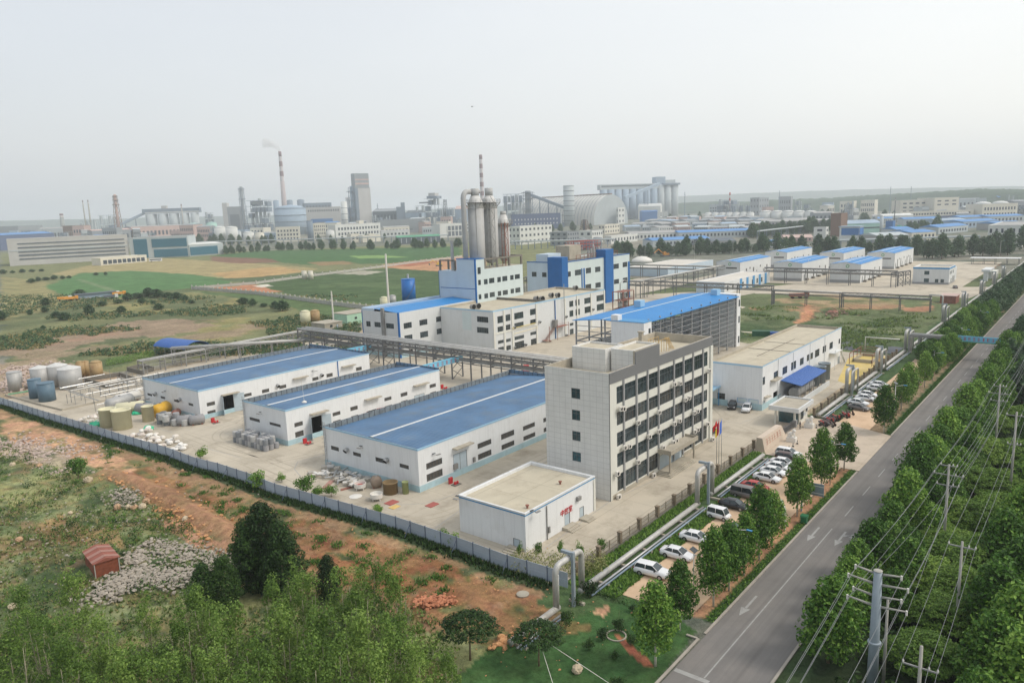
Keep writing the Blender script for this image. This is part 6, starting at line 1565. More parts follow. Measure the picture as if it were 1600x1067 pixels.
for cx_ in(.25,.75):MB().lathe(f.w*cx_,20,[(f.w*.22,f.h),(f.w*.15,f.h+3.5),(f.w*.05,f.h+5)],20).build('dome_roof',FW_['white'],f.root,True)
chimney('dark mast above the blue roofed sheds on the right',1397,352,1397,309,1.4,.9,W_(80,84,90),(SR,SW),'mast',nstripe=2,tail=.1)
corner('white_factory','white factory with dark grey gable near the right edge, behind the dark trees',(1596,386),353,1542,1612,'white',rows=(2,6,2));Far('blue_yard_office','low white office with pale blue roof near the right edge','building',(1466,366),(1512,362),355.5,24,'pale','roofb',rise=3).rows(1,10,.1,.8)
sheds=[(1400,1428,371,370,358,'pale','roofb','shed with pale blue roof left of the white-walled long shed'),(1424,1462,376,374,363,'cream','roofb','cream shed with blue roof in front of the dark trees'),(1372,1420,380,378,368,'roofg','pale','flat pale shed below the two green tanks'),(1412,1470,352,350,342,'pale','roofb','long pale blue shed below the navy based building'),(1468,1510,354,352,344,'lblue','lblue','grey-blue shed with wavy roof in the right-hand works'),(1500,1545,349,347,339,'pale','roofb','blue roofed shed left of the domed factory'),(1545,1600,348,345,338,'pale','roofb','blue roofed shed under the domed factory'),(1505,1560,357,354,346,'lblue','roofb','broad pale blue shed in the middle of the right-hand works'),(1560,1602,360,358,349,'roofg','roofb','pinkish shed with blue roof at the right edge'),(1497,1530,318,317,311,'pale','grey','low grey shed right of the second beige factory'),(1585,1606,330,329,314,'grey','grey','plain grey hall at the right edge below the ridge'),(1560,1586,314,313,307,'blue','roofb','small vivid blue roof high on the right below the ridge'),(1225,1262,350,349,343,'white','roofg','white low sheds under the right-hand tank row'),(1272,1300,345,344,332.5,'grey','roofg','grey shed right of the right-hand tank row'),(1225,1270,378,377,371,'pink','pink','pink low shed left of the small plain white block'),(1218,1238,388,387,379,'white','roofb','small white hut with blue roof behind the far compound trees'),(1020,1110,386,382,375.5,'pale','roofb','long shed with vivid blue roof, nearest behind the tree belt'),(1060,1180,374,370,363,'pale','roofb','broad hall with dull blue roof behind the vivid blue one'),(985,1060,376,373,365,'white','roofg','white sheds left of the dull blue roofed hall'),(1096,1150,385,383,377,'roofg','dgrey','low dark-fronted shed right of the vivid blue roof'),(1190,1300,352,349,346,'roofg','roofg','long thin grey shed below the right-hand tank row')]
for i,(xa,xb,ya,yb,yt,wl,rf,lab)in enumerate(sheds):Far('factory_shed',lab,'shed',(xa,ya),(xb,yb),yt+.8,34,wl,rf,rise=2.6,group='low industrial sheds').rows(1,max(4,int((xb-xa)/6)),.2,.85,.45,.6)
r_=random.Random(11)
rowsd=[('back row',344.5,1040,1190,8),('second row back',349.5,1005,1200,9),('third row back',354.5,985,1200,9),('front row',360,975,1190,8)]
for lab,yb,xa,xb,cnt in rowsd:
 st=(xb-xa)/cnt
 for k in range(cnt):
  x0_=xa+k*st+r_.uniform(0,3);x1_=xa+(k+1)*st-r_.uniform(0,4);col_=r_.choice(['white','pale','roofg','pink','grey','lblue']);rf=r_.choice(['roofg','grey','lblue','roofg','pale'])
  Far('factory_shed','low factory shed, %s from the left in the %s beyond the trees'%(nth(k+1),lab),'shed',(x0_,yb+r_.uniform(-.6,.6)),(x1_,yb-st*.025+r_.uniform(-.5,.5)),yb-r_.uniform(4,5.5),r_.uniform(30,55),col_,rf,rise=2.5,group='low industrial sheds').rows(1,r_.choice((5,6,7)),.2,.85,.4,.6)
for lab,px,pb,pt in(('first lattice pylon from the left on the horizon right of the silo block',1218,309,298),('second lattice pylon on the ridge line',1391,303,292),('third lattice pylon on the ridge line',1423,302,291.5),('lone mast left of the works with the banded stack',1070,320,300),('faint mast right of the tall concrete tower',589,335,318)):
 g=ray(px,310);d=Vector((g.x,g.y,0)).normalized()*2300;z=ZAT(d.x,d.y,pt);t=thing('pylon',lab,'pylon',(d.x,d.y,0));mb=MB();mb.bar((-2,0,0),(0,0,z),1.0).bar((2,0,0),(0,0,z),1.0).bar((-5,0,z*.8),(5,0,z*.8),.8).bar((-4,0,z*.9),(4,0,z*.9),.8);mb.build('lattice',FW_['steel'],t)
r_=random.Random(77)
for grp,xa,xb,ya,yb,n__,lab in(('small works on the left skyline',5,430,371,375,22,'small works building on the left skyline, %s from the left picture edge'),('small works on the middle skyline',490,735,352,362,20,'small works building on the middle skyline, %s from the gas holder side'),('small works on the right skyline',1195,1600,322,352,30,'small works building on the right skyline, %s from the left of the depot tanks')):
 for k in range(n__):
  x=xa+(xb-xa)*(k+r_.random()*.7)/n__;y=r_.uniform(ya,yb)-(x-xa)/(xb-xa)*(3 if xa>900 else 6);w__=r_.uniform(9,24);hh=r_.uniform(4,10)if r_.random()<.75 else r_.uniform(10,17)
  if r_.random()<.22:frame(lab%nth(k+1),(x,y),(x+w__*.7,y-.4),y-hh-3,25,r_.choice(('steel','dgrey','grey')),cols=4,levels=3,fillp=.9,seed=k+100,group=grp)
  else:Far('works_building',lab%nth(k+1),'building',(x,y),(x+w__,y-.5),y-hh,r_.uniform(20,45),r_.choice(('white','pale','cream','grey','lblue','pale','pink')),r_.choice(('roofg','roofb','grey','pale')),rise=r_.choice((0,2.5)),group=grp).rows(1 if hh<7 else 2,r_.choice((4,5,7)),.2,.88)
def pway(label,a,b_,zc,m='steel',legs=14,r=1.0,kind='pipe_rack'):
 A,B=G(*a),G(*b_);t=thing(kind,label,'pipe rack',(A.x,A.y,0),math.atan2((B-A).y,(B-A).x));ln=(B-A).length
 mb=MB().tube([(0,0,zc),(ln,0,zc)],r,6).tube([(0,2.5,zc-.3),(ln,2.5,zc-.3)],r*.7,6);mb.build('pipes',FW_['pale'],t)
 mb=MB()
 for k in range(legs+1):mb.bar((ln*k/legs,0,0),(ln*k/legs,0,zc),.5).bar((ln*k/legs,2.5,0),(ln*k/legs,2.5,zc),.5)
 mb.build('trestle',FW_['steel'],t)
pway('long pale pipeway in front of the gas holder',(295,384),(700,376),9,legs=34);pway('pipeway in front of the large white factory',(795,390),(960,386),9,legs=16);pway('white pipeway behind the far compound trees',(1290,392),(1530,385),9,legs=20)
pway('white pipeway sloping across the trees left of the plain white block',(1186,374),(1270,363),10,legs=8)
G=NearG
GR=leafmat('street_leaf',L(40,70,20),L(74,116,38),L(150,184,80))  # lightest tone raised: top light on leaf tips put into the colour
GD=leafmat('dark_leaf',L(24,42,18),L(40,68,28),L(78,110,46))
GP=leafmat('poplar_leaf',L(62,90,34),L(96,126,50),L(142,166,82),.28)
GA=leafmat('acacia_leaf',L(60,90,32),L(94,128,46),L(146,172,78),.25)
GF=leafmat('far_leaf',L(52,78,52),L(70,98,64),L(92,120,80))
GW=leafmat('grass_blade',L(70,96,40),L(100,124,58),L(140,150,88),.3)
GB=leafmat('dry_blade',L(120,112,70),L(150,140,92),L(172,160,112),.3)
def leaves(mb,cx,cy,cz,rad,n_,size,r,flat=0.0,up=.35,asp=1.0):
 for _ in range(n_):
  while True:
   x,y,z=r.uniform(-1,1),r.uniform(-1,1),r.uniform(-1,1);q=x*x+y*y+z*z
   if.02<q<=1:break
  k=(q**-.5)*(q**.5)**.45
  p=Vector((cx+x*k*rad[0],cy+y*k*rad[1],cz+z*k*rad[2]))
  nn=Vector((x+r.uniform(-.8,.8),y+r.uniform(-.8,.8),z+up+r.uniform(-.8,.8)))
  if flat:nn=Vector((nn.x*(1-flat),nn.y*(1-flat),abs(nn.z)+flat))
  nn.normalize();a=nn.orthogonal().normalized();a.rotate(Matrix.Rotation(r.uniform(0,6.28),3,nn));b_=nn.cross(a)
  s=size*r.uniform(.65,1.35);a=a*s*asp;b_=b_*s*.62
  mb.add([p-a,p-b_*.9+nn*s*.2,p+a,p+b_*.9+nn*s*.2],[(0,1,2,3)])
def crown(kind,seed,w,h,z0,n_,size):
 r=random.Random(seed);mb=MB()
 if kind=='ovoid':
  lumps=46
  for k in range(lumps):
   t_=(k+.5)/lumps;zz=t_;env=(math.sin(math.pi*min(1,zz*.86+.14))**.7)*(1.0 if zz<.45 else 1-(zz-.45)*.62)
   a=k*2.399+r.uniform(-.4,.4);rr_=w/2*env*r.uniform(.6,1.02);lr=w*r.uniform(.12,.2)
   leaves(mb,math.cos(a)*rr_*.85,math.sin(a)*rr_*.85,z0+h*zz,(lr,lr,lr*.9),n_//lumps,size,r)
  leaves(mb,0,0,z0+h*.45,(w*.3,w*.3,h*.38),n_//6,size*1.3,r)
 elif kind=='poplar':
  for k in range(40):
   t_=r.random()**.9;a=r.uniform(0,6.28);rr_=w/2*(1-t_*.92)**.5*r.uniform(.15,1.15);lr=w*r.uniform(.06,.16)
   leaves(mb,math.cos(a)*rr_,math.sin(a)*rr_,z0+h*t_,(lr,lr,lr*1.5),n_//40,size,r,up=.6)
 elif kind=='spread':
  for k in range(44):
   a=k*2.399;rr_=w/2*math.sqrt((k+.5)/44)*r.uniform(.9,1.05);zz=h*(1-(rr_/(w/2))**2*.75)*r.uniform(.82,1.0)
   lr=w*r.uniform(.09,.14)
   leaves(mb,math.cos(a)*rr_,math.sin(a)*rr_,z0+zz,(lr,lr,lr*.42),n_//44,size,r,flat=.3,asp=1.15)
  for k in range(10):
   a=k*.7;leaves(mb,math.cos(a)*w*.3,math.sin(a)*w*.3,z0+h*.35,(w*.16,w*.16,h*.2),n_//60,size*1.2,r)
 elif kind=='bush':
  for k in range(16):
   a=r.uniform(0,6.28);rr_=w/2*r.uniform(.1,.75);lr=w*r.uniform(.16,.26)
   leaves(mb,math.cos(a)*rr_,math.sin(a)*rr_,z0+h*r.uniform(.3,.75),(lr,lr,lr*h/w),n_//16,size,r)
 return mb
def limbs(mb,h,r0,r,n_=5,spread=1.3,z_from=.3,sticks=1):
 for s_ in range(sticks):
  ox,oy=(r.uniform(-.5,.5),r.uniform(-.5,.5))if sticks>1 else(0,0)
  bend=Vector((r.uniform(-.3,.3),r.uniform(-.3,.3),0));pts=[Vector((ox,oy,-.1))+bend*t_*t_+Vector((ox*t_*1.5,oy*t_*1.5,h*t_))for t_ in(0,.25,.5,.75,1)]
  mb.tube(pts,r0,7,r1=r0*.25)
  for k in range(n_):
   t_=z_from+(1-z_from)*(k+.5)/n_*.85;a=k*2.4+r.uniform(-.5,.5);p=pts[0].lerp(pts[-1],t_);L_=spread*(1.1-t_)*1.6
   mb.tube([p,p+Vector((math.cos(a)*L_*.5,math.sin(a)*L_*.5,L_*.45)),p+Vector((math.cos(a)*L_,math.sin(a)*L_,L_*1.1))],r0*.35*(1.2-t_),5,r1=r0*.08)
def proto(kind,seed,w,h,z0,n_,size,lm,tm,tr,nb=6,sticks=1,spread=1.3):
 mc=crown(kind,seed,w,h,z0,n_,size).mesh('crown',lm);mt=MB();limbs(mt,z0+h*.75,tr,random.Random(seed),nb,spread,z0/(z0+h)*.9,sticks)
 return mc,mt.mesh('trunk',tm,smooth=True)
def plant(pr,name,label,cat,x,y,s=1.0,sz=None,group=None,z=0.0,rot=None):
 t=thing(name,label,cat,(x,y,z),R_.uniform(0,6.28)if rot is None else rot,group);t.scale=(s,s,sz or s)
 place(pr[0],'crown',t);place(pr[1],'trunk',t);return t
ST=[proto('ovoid',10+k,4.8,6.6,2.2,4200,.17,GR,M['trunkwhite'],.14)for k in range(4)]
RD=[proto('ovoid',30+k,5.4,6.4,1.2,3600,.19,GR,M['trunk'],.15)for k in range(4)]
PO=[proto('poplar',50+k,(5.6,4.6,6.4,5.2)[k],(9.5,10.2,8.4,9)[k],1.6,(3400,3800,3600,2600)[k],.13,GP,M['trunkpale'],.10,12,3,1.5)for k in range(4)]
CY=[proto('ovoid',60+k,5.4,9.4,.5,8500,.14,GD,M['trunk'],.14,8)for k in range(2)]
AC=[proto('spread',70+k,8.5,4.2,1.2,9000,.14,GA,M['trunk'],.15,8,2,1.6)for k in range(3)]
FT=[proto('ovoid',80+k,6.0,6.8,1.2,800,.42,GF,M['trunk'],.2,3)for k in range(4)]
BU=[proto('bush',90+k,2.0,1.7,0,700,.1,GD,M['trunk'],.05,3)for k in range(3)]
BL=[proto('bush',95+k,2.4,2.2,.2,900,.11,GR,M['trunk'],.05,3)for k in range(3)]
gs='lime-washed street trees between the car park and the road'
sp=[(63.0,33.7,1.04),(70.4,34.6,.86),(77.3,33.7,.95),(81.8,33.7,1.0),(86.6,33.7,.86),(91.7,33.7,1.0),(96.5,33.8,.9),(108.6,34.3,.98),(120.3,34.3,1.02),(132.5,34.1,.96)]
for i,(x,y,s)in enumerate(sp):
 plant(ST[i%4],'street_tree','round street tree with white trunk, %s from the near end of the car-park row'%nth(i+1),'tree',x,y,s,s*(.98+.08*(i%3)),gs)
sp2=[(158.6,33.6,1.12),(178.5,34.6,1.0),(185.5,34.6,1.05),(203.4,34.5,1.0),(213,34.6,1.0),(221,34.8,.95),(229,34.6,1.0)]
for i,(x,y,s)in enumerate(sp2):
 plant(ST[(i+1)%4],'street_tree','round street tree beyond the gate apron, %s along the road from the apron'%nth(i+1),'tree',x,y,s,s*.98,'street trees beyond the gate apron')
r_=random.Random(21);k=0;x=234
while x<600:
 for(yy,rowl)in((34.5,'roadside row'),(40.5,'inner row beside the pipeline')):
  k+=1;s=r_.uniform(.85,1.15)
  plant((RD if x<330 else FT)[k%4],'street_tree','verge tree beyond the road banner, %s in the %s'%(nth((k+1)//2),rowl),'tree',x+r_.uniform(-1,1)+(2 if yy>36 else 0),yy+r_.uniform(-.6,.6),s,s*(.72 if yy>36 else.95),'dense verge trees beyond the road banner')
 x+=5.2 if x<330 else 7.5
x=74.5;k=0
while x<430:
 k+=1;s=r_.uniform(.85,1.25)
 plant((RD if x<260 else FT)[k%4],'roadside_tree','bushy green roadside tree, %s from the near end of the row right of the road'%nth(k),'tree',x+r_.uniform(-.8,.8),20.3+r_.uniform(-.7,.7),s,s*r_.uniform(.8,1.15),'trees in the row right of the road')
 x+=5.0 if x<260 else 6.5
k=0
for x in range(86,330,7):
 k+=1;s=r_.uniform(.8,1.05)
 plant(RD[k%4]if x<220 else FT[k%4],'roadside_tree','darker tree, %s from the near end of the second row right of the road'%nth(k),'tree',x+r_.uniform(-1,1),16.6+r_.uniform(-.7,.7),s,s*.9,'trees in the second row right of the road')
k=0
for(px,py,s)in sorted(((1490,790,1.0),(1540,800,1.05),(1480,830,.9),(1440,880,1.0),(1500,860,1.1),(1545,850,1.0),(1520,740,1.0),(1560,745,1.0),(1500,710,1.0),(1540,700,1.1),(1585,700,1.1),(1475,940,.9),(1550,650,.9),(1590,640,.9),(1450,1000,.9),(1515,640,.8),(1500,900,1.0),(1570,790,1.1),(1460,780,.8)),key=lambda q:-q[1]):
 g=G(px,py,4.0);k+=1
 plant(AC[k%3],'spreading_tree','pale green flat-topped tree under the power lines, %s from the bottom picture edge'%nth(k),'tree',g.x,g.y,s,s*.95,'pale flat-topped trees under the power lines')
k=0
for(px,py,s,kd)in sorted(((1570,840,1.2,0),(1595,900,1.3,0),(1560,930,1.25,0),(1590,980,1.3,0),(1555,1010,1.2,0),(1600,1050,1.25,0),(1640,930,1.3,0),(1650,1010,1.3,0),(1640,840,1.3,0),(1600,800,1.2,0),(1645,770,1.3,0),(1625,720,1.2,0),(1620,650,1.2,0),(1600,590,1.2,0),(1640,600,1.2,0),(1580,550,1.1,0),(1620,540,1.2,0),(1530,1080,1.0,0),(1470,1100,.9,0),(1400,1110,.8,0)),key=lambda q:-q[1]):
 g=G(px,py,6.0);k+=1
 plant(RD[k%4]if py>620 else FT[k%4],'broadleaf_tree','tall dark broadleaf tree by the right picture edge, %s from the bottom'%nth(k),'tree',g.x,g.y,s,s,'dark trees along the right picture edge')
mb=MB();rr2=random.Random(5)
for _ in range(5200):
 x=66+rr2.random()**1.5*260;y=rr2.uniform(-30,18);
 leaves(mb,x,y,.5,(1.1,1.1,.7),7,.32,rr2)
tag(mb.build('undergrowth',GD,None,origin=(66,0,0)),'dark leafy undergrowth beneath the trees right of the road','undergrowth',kind='stuff')
k=0
for(px,py,s)in sorted(((60,990,1.0),(115,930,.95),(20,1040,1.05),(165,1010,.9),(110,1060,1.0),(225,960,.8),(215,1060,1.0),(280,1010,.95),(320,960,.9),(360,990,1.0),(430,960,1.0),(465,915,1.0),(400,1040,1.05),(500,1000,1.05),(540,940,1.0),(580,900,1.05),(615,930,1.0),(560,1010,1.1),(620,1000,1.0),(650,1050,.9),(480,1070,1.05),(330,1070,1.0),(30,950,.8),(700,1060,.7),(585,1075,1.0),(260,1085,1.0),(150,1100,1.0),(400,1110,1.0),(300,950,.8),(340,1030,1.0),(440,1000,1.0),(520,1050,1.1),(610,1040,1.0),(90,1020,1.0),(190,1090,1.0),(560,960,1.0),(480,950,.95))):
 g=G(px,py,7.5*s);k+=1
 plant(PO[k%4],'poplar_tree','slender pale poplar in the lower left thicket, %s from the left picture edge'%nth(k),'tree',g.x,g.y,s*.92,s,'young poplars in the lower left thicket')
for i,(px,py,s,l_)in enumerate(((388,872,1.0,'full dark rounded tree, leftmost of the dark clump by the dirt track'),(412,858,1.2,'tallest full dark tree by the dirt track'),(440,878,1.0,'full dark rounded tree on the right of the dark clump'),(318,925,.7,'broad dark tree lower left of the dark clump'),(350,915,.75,'dark tree at the front of the dark clump'),(512,905,.6,'small dark tree in the poplar thicket'))):
 g=G(px,py,4.5*s);plant(CY[i%2],'dark_tree',l_,'tree',g.x,g.y,s*1.1,s*.95)
rr4=random.Random(9)
def scrub(name,label,region,n_,rad,size,m,per,z=.4,cat='scrub'):
 mb=MB()
 for _ in range(n_):
  x,y=region(rr4);k=rr4.uniform(.5,1.4);leaves(mb,x,y,z*k,(rad*k,rad*k,rad*k*.7),per,size,rr4)
 return tag(mb.build(name,m),label,cat,kind='stuff')
def r_thick(r):
 g=G(r.uniform(-60,700),0+r.uniform(1000,1180),2.5);return g.x,g.y
scrub('thicket','dense leafy growth under the poplars in the lower left corner',r_thick,520,1.5,.17,GP,60,2.0,'thicket')
def r_waste(r):
 x,y,_z=in_waste0(r);return x,y
def in_waste0(r):
 while True:
  y=55+175*r.random()**1.4;xf=np.interp(y,[p[1]for p in reversed(FENCE)],[p[0]for p in reversed(FENCE)]);x=xf-15-r.random()*40
  if x>12 and float(fbm(np.array([x]),np.array([y]),9,3,88)[0])>.5:return x,y,0
scrub('scrub','low bushy scrub scattered through the waste ground',r_waste,800,.7,.13,GD,26);scrub('scrub','fresh green leafy weeds scattered through the waste ground',r_waste,700,.6,.13,GR,22,.3)
def r_plain(r):
 while True:
  g=G(r.uniform(-20,560),r.uniform(462,556));
  if float(fbm(np.array([g.x]),np.array([g.y]),40,3,90)[0])>.47:return g.x,g.y
scrub('scrub','rough scrub and tall weeds dotted over the left plain',r_plain,2600,1.3,.5,GF,12,.4);scrub('dry_scrub','dry yellowish weeds dotted over the left plain',r_plain,1800,1.4,.45,GB,10,.2)
for i,(px,py,s,l_)in enumerate(((312,706,1.2,'leafy shrub growing over the sheet fence near the white bags'),(402,748,1.5,'dark shrub spilling over the fence below the middle warehouse'),(477,755,1.6,'larger shrub against the fence left of the scrap heap'),(495,765,1.0,'small shrub just right of the larger fence shrub'),(517,765,1.0,'feathery shrub at the left of the scrap heap'),(590,795,.9,'light green shrub inside the fence, in front of the white tubs'),(688,832,1.0,'reddish-tipped shrub on the fence left of the small white building'),(710,842,.9,'feathery shrub on the fence beside the small white building'),(120,728,1.9,'big round bush in the weeds left of the dirt road'),(440,745,.8,'wispy shrub behind the fence between two darker ones'))):
 g=G(px,py,1.3*s);plant(BL[i%3],'shrub',l_,'shrub',g.x,g.y,s,s)
for i,(px,py,s,l_)in enumerate(((899,935,.9,'clipped round bush by the near foot of the pipe loop'),(921,922,1.1,'tall clipped bush beside the pipe loop'),(862,985,.9,'clipped bush by the stone edge of the garden'),(884,968,1.0,'clipped bush between the two front bushes of the garden'),(942,990,.9,'little round topiary in a ring of bare earth'),(920,1005,.8,'small bush on the lawn left of the ringed topiary'),(965,975,.9,'brownish round bush at the top of the lawn'),(986,998,.8,'grey-green round bush beside the garden path'),(960,1022,.6,'smallest bush in the middle of the lawn'),(988,950,.6,'ochre bush at the end of the clipped hedge'),(965,1064,.8,'reddish bush at the lower edge of the lawn'))):
 g=G(px,py,.8*s);plant(BU[i%3],'bush',l_,'bush',g.x,g.y,s,s*(1.3 if i in(1,2,3)else 1))
g=G(842,1040);PN=proto('spread',77,5.4,2.2,2.6,3000,.13,GD,M['trunk'],.12,5);plant(PN,'pine_tree','flat-crowned dark pine held by two white guy wires on the lawn','tree',g.x,g.y,1.0,1.0)
t=thing('guy_wire','pair of white guy wires running down from the dark pine','guy wire',(g.x,g.y,0));MB().tube([(0,0,3.4),(-3.5,-5.0,0)],.03,5).build('wire',M['offwhite'],t);MB().tube([(0,0,3.4),(1.8,-7.5,0)],.03,5).build('wire',M['offwhite'],t)
g=G(735,1030);plant(PN,'pine_tree','dark flat-crowned pine at the left end of the garden','tree',g.x,g.y,1.1,1.1)
for i,(px,py,s,l_)in enumerate(((811,870,.8,'sapling at the left end of the yard-corner thicket'),(841,872,.9,'round-headed sapling in the yard-corner thicket'),(876,868,.8,'pointed sapling in the yard-corner thicket'),(908,875,1.0,'bushy-headed sapling before the yard corner fence'),(940,868,1.0,'thin sapling at the end of the front fence'))):
 g=G(px,py);plant(BL[i%3],'sapling',l_,'sapling',g.x,g.y,s*.6,s*1.2)
mb=MB()
for _ in range(260):
 px,py=rr2.uniform(800,950),0;py=880+(px-800)*.02+rr2.uniform(-8,20);g=G(px,py);leaves(mb,g.x,g.y,.8,(.8,.8,.9),12,.14,rr2)
tag(mb.build('reed_thicket',leafmat('reed_leaf',L(90,104,56),L(130,138,84),L(170,165,110))),'straw-green thicket in the corner between the sheet fence and the yard','thicket',kind='stuff')
def hedge(label,a,b_,w=1.0,h=.7,m=None,name='hedge'):
 mb=MB();A=Vector((a[0],a[1],0));B=Vector((b_[0],b_[1],0));n_=int((B-A).length/.45);rr3=random.Random(len(label))
 for k in range(n_):
  p=A.lerp(B,(k+.5)/n_);leaves(mb,p.x,p.y,h*.5,(.4,w/2,h*.55)if abs((B-A).x)>abs((B-A).y)else(w/2,.4,h*.55),int(26*w),.12,rr3)
 return tag(mb.build(name,m or GD),label,'hedge')
hedge('low clipped hedge along the kerb beside the car park',(74,32.75),(133,32.75),1.1,.4,GR)
hedge('low clipped hedge along the kerb beyond the gate apron',(159,32.75),(300,32.75),1.1,.4,GR)
hedge('clipped hedge between the lawn and the car park',G(932,928)[:2],G(985,947)[:2],.8,.7);hedge('dense green hedge by the pale pavement beyond the tank farm',G(165,572)[:2],G(240,557)[:2],4.0,2.4,GR)
k=0
for(px,py,s)in sorted(((72,478,1.2),(125,465,1.3),(185,474,.8),(160,478,.7),(200,470,1.0),(215,466,1.1),(232,464,1.2),(246,465,1.3),(262,466,1.2),(276,468,1.1),(222,474,.8),(240,475,.7),(190,490,1.0),(88,496,1.0),(100,500,.8),(140,492,1.1),(70,488,.6),(0,500,1.2),(47,492,.6),(248,484,.7),(380,475,.9),(395,478,.8),(430,483,1.0),(442,486,1.1),(412,479,.6),(50,442,.9),(60,440,.8),(72,438,.9),(85,437,.8),(98,436,.7),(108,435,.8),(150,430,.8),(165,430,.6),(5,428,.9),(20,427,.9),(35,426,.9),(50,425,.9),(65,424,.8),(68,515,.5),(290,471,.8),(300,474,.6))):
 g=G(px,py);k+=1;s*=.62
 plant(FT[k%4],'field_tree','dark tree or bush on the left plain, %s from the left picture edge'%nth(k),'tree',g.x,g.y,s*(1.5+.9*(k*7%5)/4),s*(.6+.35*(k%3)/2),'scattered trees on the left plain')
def belt(label,group,pts,step,s0,s1,seed,jit=6,rows=1):
 r=random.Random(seed);P=[FGr(*p)for p in pts];k=0
 for a,b_ in zip(P[:-1],P[1:]):
  n_=max(1,int((b_-a).length/step))
  for i in range(n_):
   for q in range(rows):
    k+=1;p=a.lerp(b_,(i+r.random())/n_);s=r.uniform(s0,s1);dn=Vector((p.x,p.y,0)).normalized()
    plant(FT[r.randrange(4)],'belt_tree',label%nth(k),'tree',p.x+r.uniform(-jit,jit)+dn.x*q*8,p.y+r.uniform(-jit,jit)+dn.y*q*8,s,s*r.uniform(.85,1.15),group)
def FGr(px,py):
 g=G(px,py);k=math.hypot(g.x,g.y);k2=k if k<1300 else 1300+1500*(1-math.exp(-(k-1300)/2600));return Vector((g.x,g.y,0)).normalized()*k2
belt('dark conifer-like tree, %s from the left in the belt behind the grey shed','tree belt behind the grey shed',[(965,402),(1060,400),(1180,394),(1215,391)],4.5,1.0,1.9,1,4)
belt('dark tree, %s from the left in the belt behind the gabled warehouses','tree belt behind the gabled warehouses',[(1215,398),(1290,397),(1420,396),(1440,400)],5.5,1.1,2.0,2,5)
belt('dark tree, %s from the left in the clump right of the gabled warehouses','tree clump at the right edge',[(1440,405),(1520,402),(1600,397)],6.0,1.0,2.0,3,9)
belt('big dark tree, %s of the group before the white factory at the right edge','big trees before the white factory',[(1536,396),(1600,392)],7,1.8,2.6,4,3)
belt('distant tree, %s from the left in the long belt before the gas holder','long tree belt before the gas holder',[(345,398),(430,392),(520,390),(620,389),(725,386)],6.5,.8,1.7,5,9)
belt('distant tree, %s from the left in the belt beside the small white tanks','tree belt beside the white tanks',[(300,378),(360,380),(440,379)],15,1.5,2.4,6,8)
belt('distant tree, %s from the left in the belt below the navy building','tree belt below the navy building',[(795,362),(860,360),(930,356)],12,1.4,2.2,7,8)
belt('distant tree, %s from the left of the wood under the right-hand tank row','wood under the right-hand tank row',[(1165,372),(1220,368),(1290,362)],9,1.5,2.6,8,12,2)
belt('distant tree, %s from the left beside the two green tanks','trees beside the green tanks',[(1422,366),(1468,362)],8,1.6,2.3,9,6)
belt('distant tree, %s from the left before the long windowed white building','trees before the long windowed white building',[(497,377),(545,376),(600,372)],12,1.2,1.9,10,8)
belt('distant tree, %s from the left on the rise below the beige factories','trees on the rise below the beige factories',[(1335,345),(1400,340)],18,1.6,2.6,12,15)
belt('distant tree, %s from the left behind the long silo block','trees behind the long silo block',[(1045,340),(1110,336)],22,1.6,2.6,13,15)
belt('distant tree, %s from the left on the far side of the depot','trees beyond the depot',[(1190,333),(1320,328)],24,1.6,2.6,14,15)
def tufts(name,label,pts_fn,n_,size,m,seed,h=.5,blades=5):
 r=random.Random(seed);mb=MB()
 for _ in range(n_):
  x,y,z=pts_fn(r);s=size*r.uniform(.5,1.5)
  for b_ in range(blades):
   a=r.uniform(0,6.28);dx,dy=math.cos(a)*s,math.sin(a)*s;hh=h*r.uniform(.5,1.4)
   mb.add([(x-dy*.3,y+dx*.3,z),(x+dy*.3,y-dx*.3,z),(x+dx,y+dy,z+hh)],[(0,1,2)])
 return tag(mb.build(name,m),label,'grass',kind='stuff')
def gz_(x,y):
 return 0.0
def in_waste(r):
 while True:
  y=55+175*r.random()**1.4;xf=np.interp(y,[p[1]for p in reversed(FENCE)],[p[0]for p in reversed(FENCE)]);x=xf-14-r.random()*40
  if x>12:return x,y,-.05
tufts('weeds','rough green weeds covering the waste ground left of the sheet fence',in_waste,11000,.3,GW,3,.36)
tufts('dry_weeds','pale dry grass patches in the waste ground left of the sheet fence',in_waste,6000,.3,GB,13,.3)
def strip(r):
 y=52+180*r.random();xf=float(np.interp(y,[p[1]for p in reversed(FENCE)],[p[0]for p in reversed(FENCE)]));return xf-.3-abs(r.gauss(0,.7)),y,-.02
tufts('fence_weeds','dark green weeds along the foot of the sheet fence',strip,5200,.3,GD,4,.55)
def clumps(r):
 y=58+150*r.random();xf=float(np.interp(y,[p[1]for p in reversed(FENCE)],[p[0]for p in reversed(FENCE)]));c=int(r.random()*90);rc=random.Random(c);y=58+110*rc.random();xf=float(np.interp(y,[p[1]for p in reversed(FENCE)],[p[0]for p in reversed(FENCE)]));return xf-2-rc.random()*12+r.gauss(0,.45),y+r.gauss(0,.55),0
tufts('weed_clumps','scattered weed clumps on the bare red earth outside the fence',clumps,3600,.2,GR,6,.28)
def vergef(r):return r.uniform(72,134),r.choice((r.uniform(43.9,46.4),r.uniform(48.3,51))),.0
tufts('verge_grass','green ground cover along the pipeline beside the car park',vergef,6500,.26,GR,7,.3)
MPATH=PX((1247,474),(1268,474),(1280,488),(1272,500),(1255,508),(1230,511),(1244,494),(1248,484))
def meadow(r):
 while True:
  x,y=r.uniform(243,330),r.uniform(52,140)
  if float(fbm(np.array([x]),np.array([y]),12,3,77)[0])>.5 and not inpoly(np.array([x]),np.array([y]),MPATH)[0]:return x,y,.1
